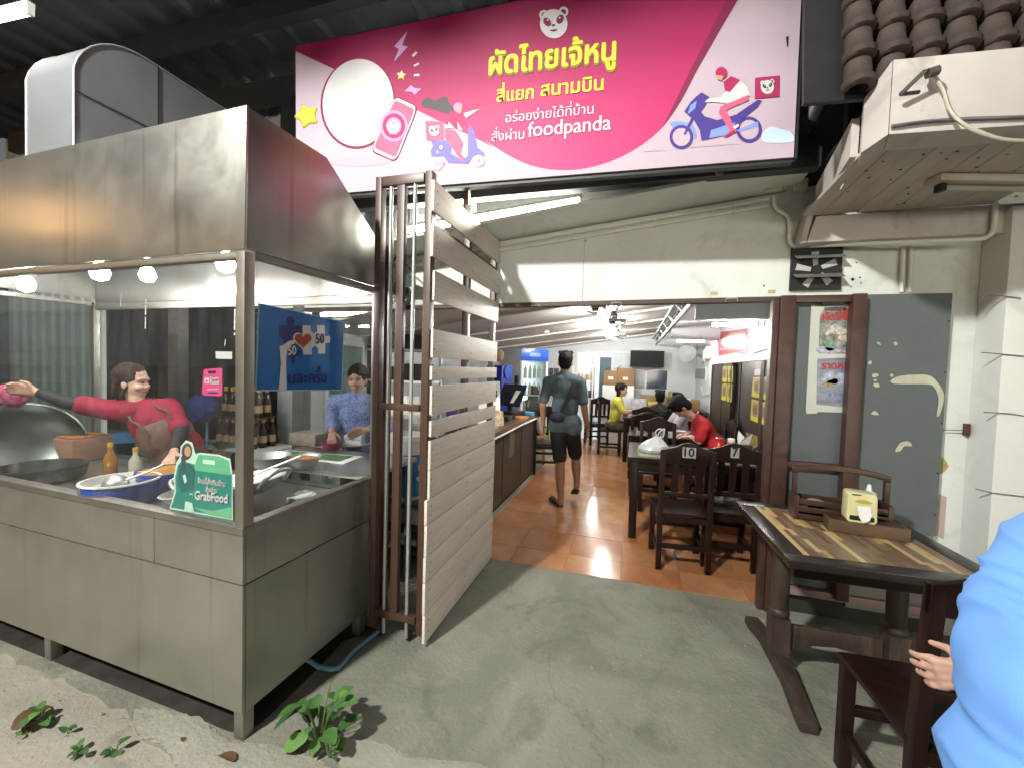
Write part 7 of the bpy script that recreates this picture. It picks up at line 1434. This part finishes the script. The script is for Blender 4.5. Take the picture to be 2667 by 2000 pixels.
def torso(B, neck, pel, shL, shR, g=0.0, s=1.0, belly=0.0, waist=1.0):
    """chest, belly and hips about the spine; g grows it for clothes"""
    neck = Vector(neck); pel = Vector(pel); shL = Vector(shL); shR = Vector(shR); U = (neck-pel).normalized(); Rt = (shR-shL).normalized(); F = U.cross(Rt).normalized(); Rt = F.cross(U); R = Matrix((Rt, F, U)).transposed(); L = (neck-pel).length
    B.ell(pel+U*L*.70, (.150*s+g,.100*s+g,.165*s+g), R); B.ell(pel+U*L*.38+F*belly*.5, (.128*s*waist+g,.095*s+g+belly,.17*s+g), R); B.ell(pel+U*.02, (.150*s+g,.110*s+g,.115*s+g), R)
    m = neck-U*.065*s
    B.cap(m+(shL-m)*.25, shL-U*.01, .075*s+g, .055*s+g); B.cap(m+(shR-m)*.25, shR-U*.01, .075*s+g, .055*s+g); B.cap(m-U*.03, neck-U*.015, .07*s+g, .05*s+g)
    return U, Rt, F
skin_m = mat('skin', (0.50,0.285,0.205), .55, var=.14, scale=14, col2=(0.60,0.36,0.27), bump=.15, bscale=160); skin_d = mat('skin_tan', (0.34,0.185,0.12), .5, var=.08, scale=8); hair_m = mat('black_hair', (0.008,0.007,0.007), .7, spec=.15, var=.4, scale=30, stretch=(1,1,.15)); hair_b = mat('brown_hair', (0.028,0.016,0.012), .7, spec=.2, var=.4, scale=30, stretch=(1,1,.15))
def hair_short(t, hd, m, s=1.0, low=0.0):
    c, F, U, Rt, R = hd; B = Blob(); B.ell(c+U*.036*s-F*.020*s, V(.083,.096,.094)*s, R); B.ell(c-U*(.02+low)*s-F*.040*s, V(.070,.064,.070)*s, R)
    for k_ in range(9): a = k_*.7; B.ell(c+U*.105*s+F*(.02*math.sin(a)+.02)*s+Rt*(k_-4)*.016*s, V(.022,.04,.022)*s, R)
    return B.build('hair', m, t, .007, 3, .004, 55)
# --- man walking in, seen from behind
t = thing('person', 'man in a grey blue polo shirt, black shorts and flip flops walking into the eatery', 'person', (-.75,4.7,0)); o = Vector(t.location)
def L(v): return Vector(v)-o
sL, sR = L((-.945,4.70,1.405)), L((-.575,4.70,1.415)); nk, pl = L((-.757,4.70,1.50)), L((-.735,4.72,.90)); eL, wL = L((-.995,4.68,1.135)), L((-1.0,4.76,.905)); eR, wR = L((-.525,4.70,1.14)), L((-.488,4.78,.895))
hL, hR = L((-.815,4.71,.86)), L((-.655,4.73,.86)); kL, aL = L((-.775,4.70,.47)), L((-.742,4.64,.085)); kR, aR = L((-.625,4.94,.49)), L((-.592,4.84,.235))
B = Blob(); hd = head(B, t, L((-.757,4.725,1.635)), (-.12,1,.0), s=1.02, face=False); B.cap(nk-V(0,0,.05), hd[0]-V(0,.01,.06), .055, .052); torso(B, nk, pl, sL, sR, -.004)
for a, e, w in ((sL,eL,wL),(sR,eR,wR)): B.cap(a, e, .048, .040); B.cap(e, w, .041, .026)
hand(B, wL, (-.02,.12,-1), (.2,1,0), (1,0,0), .35); hand(B, wR, (.05,.10,-1), (-.2,1,0), (-1,0,0), .35)
for h_, k_, a_ in ((hL,kL,aL),(hR,kR,aR)): B.cap(h_, k_, .082, .056); B.cap(k_, a_+(k_-a_)*.62+V(0,-.015,0), .054, .056); B.cap(a_+(k_-a_)*.62+V(0,-.012,0), a_, .055, .036)
tL, tR = L((-.865,4.80,.045)), L((-.625,4.92,.105)); B.cap(aL+V(0,-.02,-.045), tL, .033, .026); B.cap(aL, aL+V(0,-.015,-.045), .036, .034); B.cap(aR+V(.005,-.02,-.04), tR, .033, .026); B.cap(aR, aR+V(0,-.02,-.04), .036, .034)
B.build('body', skin_d, t, .0065, 3)
hair_short(t, hd, hair_m, 1.02)
B = Blob(); torso(B, nk-V(0,0,.0), pl, sL, sR, .014, waist=1.12); B.cap(pl+V(-.06,0,.04), pl+V(.06,0,.04), .130); B.cap(pl+V(-.075,0,-.01), pl+V(.075,0,-.01), .118); 
for a, e in ((sL,eL),(sR,eR)): B.cap(a, a+(e-a)*.78, .064, .060)
B.build('polo_shirt', mat('polo_grey_blue',(0.075,0.105,0.122),.85,var=.15,scale=7,bump=.3,bscale=60), t, .009, 6, .005, 7)
B = Blob(); B.cap(nk-V(.03,0,.03), nk-V(-.03,0,.03), .058); B.build('collar', mat('polo_collar',(0.025,0.03,0.045),.8), t, .008, 2)
B = Blob(); B.ell(pl+V(0,0,-.06), (.150,.112,.10))
for h_, k_ in ((hL,kL),(hR,kR)): B.cap(h_, h_+(k_-h_)*.80, .100, .082)
B.build('shorts', mat('black_shorts',(0.010,0.010,0.014),.8,var=.3), t, .009, 3, .006, 9)
mb = MB(); mb.beam(hL+V(-.095,-.02,.05), hL+V(-.075,-.02,-.13), .012, .03); mb.build('side_stripe', flat('lime',(0.30,0.42,0.06),.7), t)
sole = mat('sandal',(0.03,0.022,0.018),.7)
for a_, t_, up_ in ((aL,tL,0),(aR,tR,0)):
    h0 = a_+V(.0,-.045,-.078); d_ = (t_-h0); d_.normalize(); e0 = h0-d_*.0; e1 = t_+d_*.035+V(0,0,-.028); mb = MB(); mb.beam(e0, e1, .088, .018); mb.build('sandal', sole, t, bevel=.008)
    mb = MB(); sd = d_.cross(V(0,0,1)).normalized(); m_ = e0.lerp(e1, .72)+V(0,0,.045); mb.tube([e0.lerp(e1,.45)+sd*.042, m_, e0.lerp(e1,.45)-sd*.042+V(0,0,.01)], .006, 6); mb.build('strap', sole, t)
bg = thing('sling_bag', 'navy sling bag worn across the back of the walking man', 'bag', (-.80,4.575,1.02)); ob_ = Vector(bg.location); nav = mat('bag_navy',(0.012,0.014,0.032),.7,var=.3)
B = Blob(); B.ell((0,0,0), (.088,.040,.060)); B.ell((-.02,.005,-.01), (.08,.035,.055)); B.build('pouch', nav, bg, .008, 3, .005, 18)
mb = MB(); ps = spline([V(-.64,4.625,1.41)-ob_, V(-.665,4.592,1.30)-ob_, V(-.71,4.575,1.19)-ob_, V(-.76,4.572,1.07)-ob_], 6)
for a, b in zip(ps[:-1], ps[1:]): mb.beam(a, b+(b-a)*.05, .045, .008, (0,1,0))
mb.build('strap', nav, bg); mb = MB(); mb.beam(V(-.655,4.60,1.36)-ob_, V(-.66,4.585,1.24)-ob_, .05, .03, (0,1,0)); mb.build('phone_pocket', nav, bg, bevel=.006)
# --- cook at the left
t = thing('person', 'cook in a red T-shirt and brown apron, reaching out behind the stall glass', 'person', (-3.25,2.05,0)); o = Vector(t.location)
nk, pl = L(at(*c2(795,885), Y=2.00)), L((-3.02,2.26,.72)); sR_, sL_ = L(at(*c2(585,915), Y=1.88)), L(at(*c2(975,900), Y=2.16)); hc = L(at(*c2(768,760), Y=1.98))
B = Blob(); hd = head(B, t, hc, (.90,.42,-.04), (.10,0,1), s=.98); B.cap(nk-V(0,0,.04), hc-V(0,0,.05), .050, .048); torso(B, nk, pl, sL_, sR_, -.004, .95)
eA, wA = L(at(*c2(385,880), Y=1.76)), L(at(*c2(215,822), Y=1.68)); eB, wB = L(at(*c2(1040,1045), Y=2.10)), L(at(*c2(1002,1170), Y=1.90))
for a, e, w in ((sR_,eA,wA),(sL_,eB,wB)): B.cap(a, e, .047, .039); B.cap(e, w, .040, .025)
da = (wA-eA).normalized(); hand(B, wA, da+V(0,0,-.15), (0,-.3,1), (0,-1,-.6), .75); db = (wB-eB).normalized(); hand(B, wB, db+V(0,-.3,-.2), (.8,.5,.3), (0,0,-1), .8)
for sg in (-1,1): B.cap(pl+V(sg*.08*.6,sg*.08*.8,0), V(pl.x+sg*.06,pl.y+sg*.07,.45), .085, .06); B.cap(V(pl.x+sg*.06,pl.y+sg*.07,.45), V(pl.x+sg*.06,pl.y+sg*.07,.06), .058, .038); B.cap(V(pl.x+sg*.06,pl.y+sg*.07,.035), V(pl.x+sg*.06+.13,pl.y+sg*.07-.03,.03), .035, .027)
B.build('body', skin_m, t, .0065, 3)
c, F, U, Rt, R = hd; B = Blob(); B.ell(c+U*.036-F*.024, V(.086,.097,.095), R); B.ell(c-U*.05-F*.062, V(.066,.045,.10), R)
for k_ in range(14): a = k_*1.1; B.cap(c+U*.06-F*.06+Rt*.06*math.sin(a), c-U*(.03+.09*abs(math.sin(a*1.7)))-F*(.075+.02*math.cos(a))+Rt*.075*math.sin(a), .016, .007)
B.cap(c+U*.09+F*.03-Rt*.03, c-U*.06-F*.015-Rt*.078, .016, .012); B.cap(c+U*.09+F*.03+Rt*.03, c-U*.09-F*.02+Rt*.078, .016, .012); B.build('hair', hair_b, t, .006, 2, .005, 60)
red_m = mat('shirt_crimson',(0.25,0.010,0.035),.85,var=.22,scale=7,bump=.5,bscale=45); B = Blob(); torso(B, nk, pl, sL_, sR_, .012, .95, waist=1.08)
for a, e, k_ in ((sR_,eA,.52),(sL_,eB,.80)): B.cap(a, a+(e-a)*k_, .066, .064)
B.build('t_shirt', red_m, t, .009, 4, .008, 9)
B = Blob()
for a, e, w in ((sR_,eA,wA),(sL_,eB,wB)): B.cap(a+(e-a)*.45, e, .049, .045); B.cap(e, e+(w-e)*.88, .046, .031)
B.build('arm_sleeves', mat('sleeve_black',(0.012,0.012,0.013),.7,var=.3), t, .007, 3, .003, 20)
B = Blob(); U, Rt, F = torso(B, nk-(nk-pl)*.12, pl-V(0,0,.1), sL_, sR_, .034, .95, waist=1.1); mid_ = pl+(nk-pl)*.5
apron_m = mat('apron_brown',(0.105,0.050,0.034),.6,var=.2,scale=5,dirt=(0.16,0.10,0.075),dscale=6)
B.build('apron', apron_m, t, .009, 4, .006, 8, keep=lambda p: (p-mid_).dot(F) > .0 and (p-pl).dot(U) < (nk-pl).length*.76 and abs((p-mid_).dot(Rt)) < .24-.16*max(0,(p-mid_).dot(U)/.2))
for sg in (-1,1): mb = MB(); m1 = mid_+U*.09+Rt*sg*.075+F*.130; mb.tube(spline([m1, mid_+U*.18+Rt*sg*.085+F*.122, nk-U*.085+Rt*sg*.08+F*.075, nk-U*.0+Rt*sg*.062+F*.01, nk-U*.0+Rt*sg*.05-F*.05],4), .008, 6); mb.build('apron_strap', apron_m, t, smooth=60)
cl_ = thing('cloth', 'bunched pink cloth in the outstretched hand of the cook, over the tipped wok', 'cloth', L(wA)*0+at(*c2(85,815), Y=1.66)); B = Blob(); B.ell((0,0,0),(.10,.07,.06)); B.ell((-.06,.02,-.05),(.08,.06,.06)); B.ell((.05,-.02,-.03),(.06,.05,.05)); B.build('cloth', mat('cloth_pink',(0.42,0.08,0.17),.9,var=.2,scale=9), cl_, .009, 3, .018, 14)
# --- woman in the blue blouse
t = thing('person', 'smiling woman in a blue patterned blouse standing at the bench behind the side glass', 'person', (-2.2,2.95,0)); o = Vector(t.location); Yw = 2.95
hc = L(at(*cl(1098,785), Y=Yw)); nk = L(at(*cl(1105,905), Y=Yw+.02)); cen = L(at(*cl(1085,985), Y=Yw+.02)); sd_ = V(.93,.36,0).normalized(); sA, sB = cen-sd_*.175, cen+sd_*.175; pl = V(cen.x+.02,cen.y+.02,.80)
B = Blob(); hd = head(B, t, hc, (.34,-.93,-.12), s=.95, smile=True); B.cap(nk-V(0,0,.05), hc-V(0,0,.05), .048, .046); torso(B, nk, pl, sA, sB, -.004, .92)
eA, wA = L(at(*cl(885,1110), Y=Yw-.02)), L(at(*cl(880,1235), Y=Yw-.20)); eB, wB = sB+V(.09,0,-.24), L(at(*cl(1170,1225), Y=Yw-.22))
for a, e, w in ((sA,eA,wA),(sB,eB,wB)): B.cap(a, e, .045, .038); B.cap(e, w, .038, .024)
hand(B, wA, (.25,-.35,-.6), (.8,.3,.2), (0,0,-1), .55, .95); hand(B, wB, (-.75,-.2,-.25), (0,-.5,.8), (-.2,-.3,-1), .6, .95)
for sg in (-1,1): B.cap(pl+sd_*sg*.08, V(pl.x,pl.y,.42)+sd_*sg*.085, .085, .058); B.cap(V(pl.x,pl.y,.42)+sd_*sg*.085, V(pl.x,pl.y,.06)+sd_*sg*.085, .056, .036); B.cap(V(pl.x,pl.y,.035)+sd_*sg*.085, V(pl.x+.03,pl.y-.14,.03)+sd_*sg*.085, .034, .026)
B.build('body', skin_m, t, .0065, 3)
c, F, U, Rt, R = hd; B = Blob(); B.ell(c+U*.036-F*.018, V(.083,.094,.093), R); B.ell(c-U*.02-F*.05, V(.072,.055,.07), R); B.ell(c+U*.01-F*.11, V(.045,.045,.045), R); B.build('hair', hair_m, t, .006, 2, .003, 60)
B = Blob(); torso(B, nk-V(0,0,.01), pl, sA, sB, .016, .92, waist=1.15)
for a, e, w in ((sA,eA,wA),(sB,eB,wB)): B.cap(a, e, .062, .056); B.cap(e, e+(w-e)*.72, .055, .05)
blo = mat('blouse_blue',(0.07,0.13,0.42),.8,var=.3,scale=60,col2=(0.32,0.42,0.70)); B.build('blouse', blo, t, .009, 4, .009, 10)
pp = at(*cl(1075,1335), Z=.90); pd_ = thing('plate', 'white plate on the bench in front of the woman in the blue blouse', 'plate', (pp.x,pp.y,.873)); mb = MB(); mb.lathe([(.06,0),(.07,.004),(.125,.018),(.125,.022),(.07,.01),(0,.008)], (0,0,0), 28, caps=(True,False)); mb.build('plate', enamel_white, pd_, smooth=50)
fb = thing('foam_box', 'white foam food box on the plate held by the woman in blue', 'box', (pp.x,pp.y,.885), .3); mb = MB(); mb.box(-.07,.07,-.05,.05,0,.045); mb.box(-.072,.072,-.052,.052,.047,.085); mb.build('box', flat('foam_white',(0.80,0.80,0.80),.7), fb, bevel=.008)
# --- seated people
def sitter(label, loc, hdg, hz, shirt, trous, hair, style, lean=0.0, s=1.0, skin=skin_m, seat=.455, arms=(.30,.80), smile=False):
    """sits at loc facing hdg; arms rest forward on the table"""
    t = thing('person', label, 'person', loc); F0 = V(math.cos(hdg), math.sin(hdg), 0); R0 = V(F0.y, -F0.x, 0); Z = V(0,0,1)
    pl = Z*(seat+.085); nk = pl + (Z*math.cos(lean)+F0*math.sin(lean))*.50*s; U = (nk-pl).normalized(); sh = nk-U*.085*s; sA, sB = sh-R0*.175*s, sh+R0*.175*s
    hc = nk + (U*.12 + F0*(.03 if lean < .5 else .10))*s; HF = F0 if lean < .5 else (F0*.45-Z*.9); HU = Z if lean < .5 else F0
    B = Blob(); hd = head(B, t, hc, HF, HU, s=s*.97, face=lean < .5); B.cap(nk-U*.05, hc-U*.03, .05*s, .047*s); torso(B, nk, pl, sA, sB, -.004, s*.95); ends = []
    for sg, a in ((-1,sA),(1,sB)):
        w = F0*arms[0] + R0*sg*.10 + Z*arms[1]; e = (a+w)/2 - Z*.10 + R0*sg*.06 - F0*.02; B.cap(a, e, .045*s, .038*s); B.cap(e, w, .038*s, .024*s); hand(B, w, F0-Z*.1-R0*sg*.2, -R0*sg, -Z, .5, s*.95, .0095); ends.append((a,e,w))
        h_ = pl+R0*sg*.085*s; k_ = h_+F0*.40*s-Z*.03; f_ = Z*.07+F0*.36*s+R0*sg*.10; B.cap(h_, k_, .085*s, .058*s); B.cap(k_, f_, .056*s, .036*s); B.cap(f_-Z*.035, f_-Z*.04+F0*.14, .033*s, .025*s)
    B.build('body', skin, t, .009, 3); c, F, U2, Rt, R = hd
    if style == 'long':
        B = Blob(); B.ell(c+U2*.034*s-F*.024*s, V(.086,.098,.096)*s, R)
        for k_ in (-.06,-.03,0,.03,.06): B.cap(c+U2*.03*s-F*.05*s+Rt*k_*s, c-U2*.17*s-F*.055*s+Rt*k_*1.05*s, .040*s, .028*s)
        B.cap(c+U2*.09*s+F*.05*s, c+U2*.045*s+F*.085*s, .02*s, .014*s); B.build('hair', hair, t, .008, 3, .004, 40)
    else: hair_short(t, hd, hair, s*(1.0 if lean < .5 else 1.08))
    B = Blob(); torso(B, nk, pl, sA, sB, .014, s*.95, waist=1.1)
    for a, e, w in ends: B.cap(a, a+(e-a)*.82, .062*s, .056*s)
    B.build('t_shirt', shirt, t, .010, 4, .007, 9); B = Blob(); B.ell(pl-Z*.01, (.155*s,.135*s,.10*s))
    for sg in (-1,1): h_ = pl+R0*sg*.085*s; k_ = h_+F0*.40*s-Z*.03; B.cap(h_, h_+(k_-h_)*.9, .098*s, .075*s)
    B.build('shorts', trous, t, .010, 3, .005, 9); return t
drk = mat('dark_cloth',(0.022,0.020,0.022),.8,var=.3); yt = mat('shirt_yellow',(0.52,0.50,0.07),.8,var=.12,scale=6); wt = mat('shirt_white',(0.60,0.60,0.66),.8,var=.1,scale=6); rt_ = mat('shirt_red',(0.42,0.012,0.020),.8,var=.12,scale=6)
sitter('woman in a yellow T-shirt eating at the far table', (-.33,7.95,0), 0.0, 0, yt, mat('olive_shorts',(0.06,0.05,0.03),.8), hair_m, 'long', lean=.14, s=1.08, arms=(.33,.83))
sitter('person in a red T-shirt with black hair, bent down over the table', (1.04,5.40,0), PI, 0, rt_, drk, hair_m, 'short', lean=.55, s=1.12, skin=skin_m, arms=(.36,.80))
sitter('child in a white T-shirt with black hair, facing left across the table', (.72,6.52,0), PI+.1, 0, wt, drk, hair_m, 'short', lean=.12, s=.98, arms=(.28,.80))
sitter('person with black hair in a dark shirt sitting beside the child, mostly hidden', (.42,7.02,0), PI/2, 0, drk, drk, hair_m, 'short', lean=.05, s=.98, arms=(.28,.80))
sitter('person with brown hair in dark clothes sitting on the yellow chair beyond the counter', (-1.60,6.72,0), -PI/2+.2+PI, 0, drk, drk, hair_b, 'long', lean=.05, s=.98, arms=(.25,.75))
# --- the one in bright blue at the edge
t = thing('person', 'person in a loose bright blue shirt at the right edge, one hand showing', 'person', (.90,1.02,0)); o = Vector(t.location)
nk, pl = L((.985,1.14,1.29)), L((.865,1.02,.80)); sA, sB = L((.865,1.14,1.19)), L((1.13,1.06,1.21)); eA, wA = L((.765,1.085,.965)), L((.792,1.185,.885)); eB, wB = L((1.20,1.02,1.0)), L((1.17,1.22,.95))
B = Blob(); hd = head(B, t, L((1.06,1.20,1.41)), (.5,1,-.3)); B.cap(nk-V(0,0,.05), hd[0]-V(0,0,.05), .054, .05); torso(B, nk, pl, sA, sB, -.004)
for a, e, w in ((sA,eA,wA),(sB,eB,wB)): B.cap(a, e, .047, .040); B.cap(e, w, .040, .026)
hand(B, wA, (-.80,.42,-.40), (-.15,.25,.95), (.35,.9,-.1), .62, .92, .0085); hand(B, wB, (0,1,-.2), (-1,0,0), (0,0,-1), .5)
for sg in (-1,1): B.cap(pl+V(sg*.085,0,-.02), V(pl.x+sg*.09,pl.y+.02*sg,.46), .085, .058); B.cap(V(pl.x+sg*.09,pl.y+.02*sg,.46), V(pl.x+sg*.09,pl.y,.08), .056, .038); B.cap(V(pl.x+sg*.09,pl.y-.03,.035), V(pl.x+sg*.09,pl.y+.15,.03), .034, .026)
B.build('body', skin_m, t, .0042, 2); hair_short(t, hd, hair_m)
shirt_b = mat('shirt_bright_blue',(0.17,0.39,0.90),.8,var=.08,scale=3,bump=.12,bscale=220); B = Blob(); torso(B, nk, pl, sA, sB, .035, waist=1.28, belly=.02); B.cap(pl+V(-.06,0,-.02), pl+V(.06,0,-.02), .165); B.cap(sA, sA+(eA-sA)*.95, .090, .098); B.cap(sB, sB+(eB-sB)*.95, .085, .09); B.cap(pl+V(-.07,.0,.14), sA+V(.04,0,-.03), .14, .11); B.cap(eA+V(.04,0,.02), pl+V(-.05,0,.02), .105, .15); B.cap(pl+V(0,0,.02), nk+V(0,0,-.16), .17, .15)
sh_ = B.build('shirt', shirt_b, t, .010, 30, .010, 6)
bm = bmesh.new(); bm.from_mesh(sh_.data); bm.normal_update()
for v in bm.verts:
    p = v.co; u_ = p.z*.75+p.x*.5+p.y*.45; w_ = Vector((u_*13+2*noise.noise(p*4), (p.z-p.x)*2.2, p.y*2.2))
    v.co = p + v.normal*(.020*(1-abs(noise.noise(w_))*2.4)**2 if abs(noise.noise(w_)) < .4 else 0)*(.55+.45*noise.noise(p*5))
bm.to_mesh(sh_.data); bm.free()
B = Blob(); B.ell(pl+V(0,0,-.08),(.17,.14,.12))
for sg in (-1,1): B.cap(pl+V(sg*.085,0,-.04), V(pl.x+sg*.09,pl.y,.12), .098, .062)
B.build('trousers', mat('grey_trousers',(0.06,0.06,0.065),.8,var=.2), t, .010, 3, .006, 9)
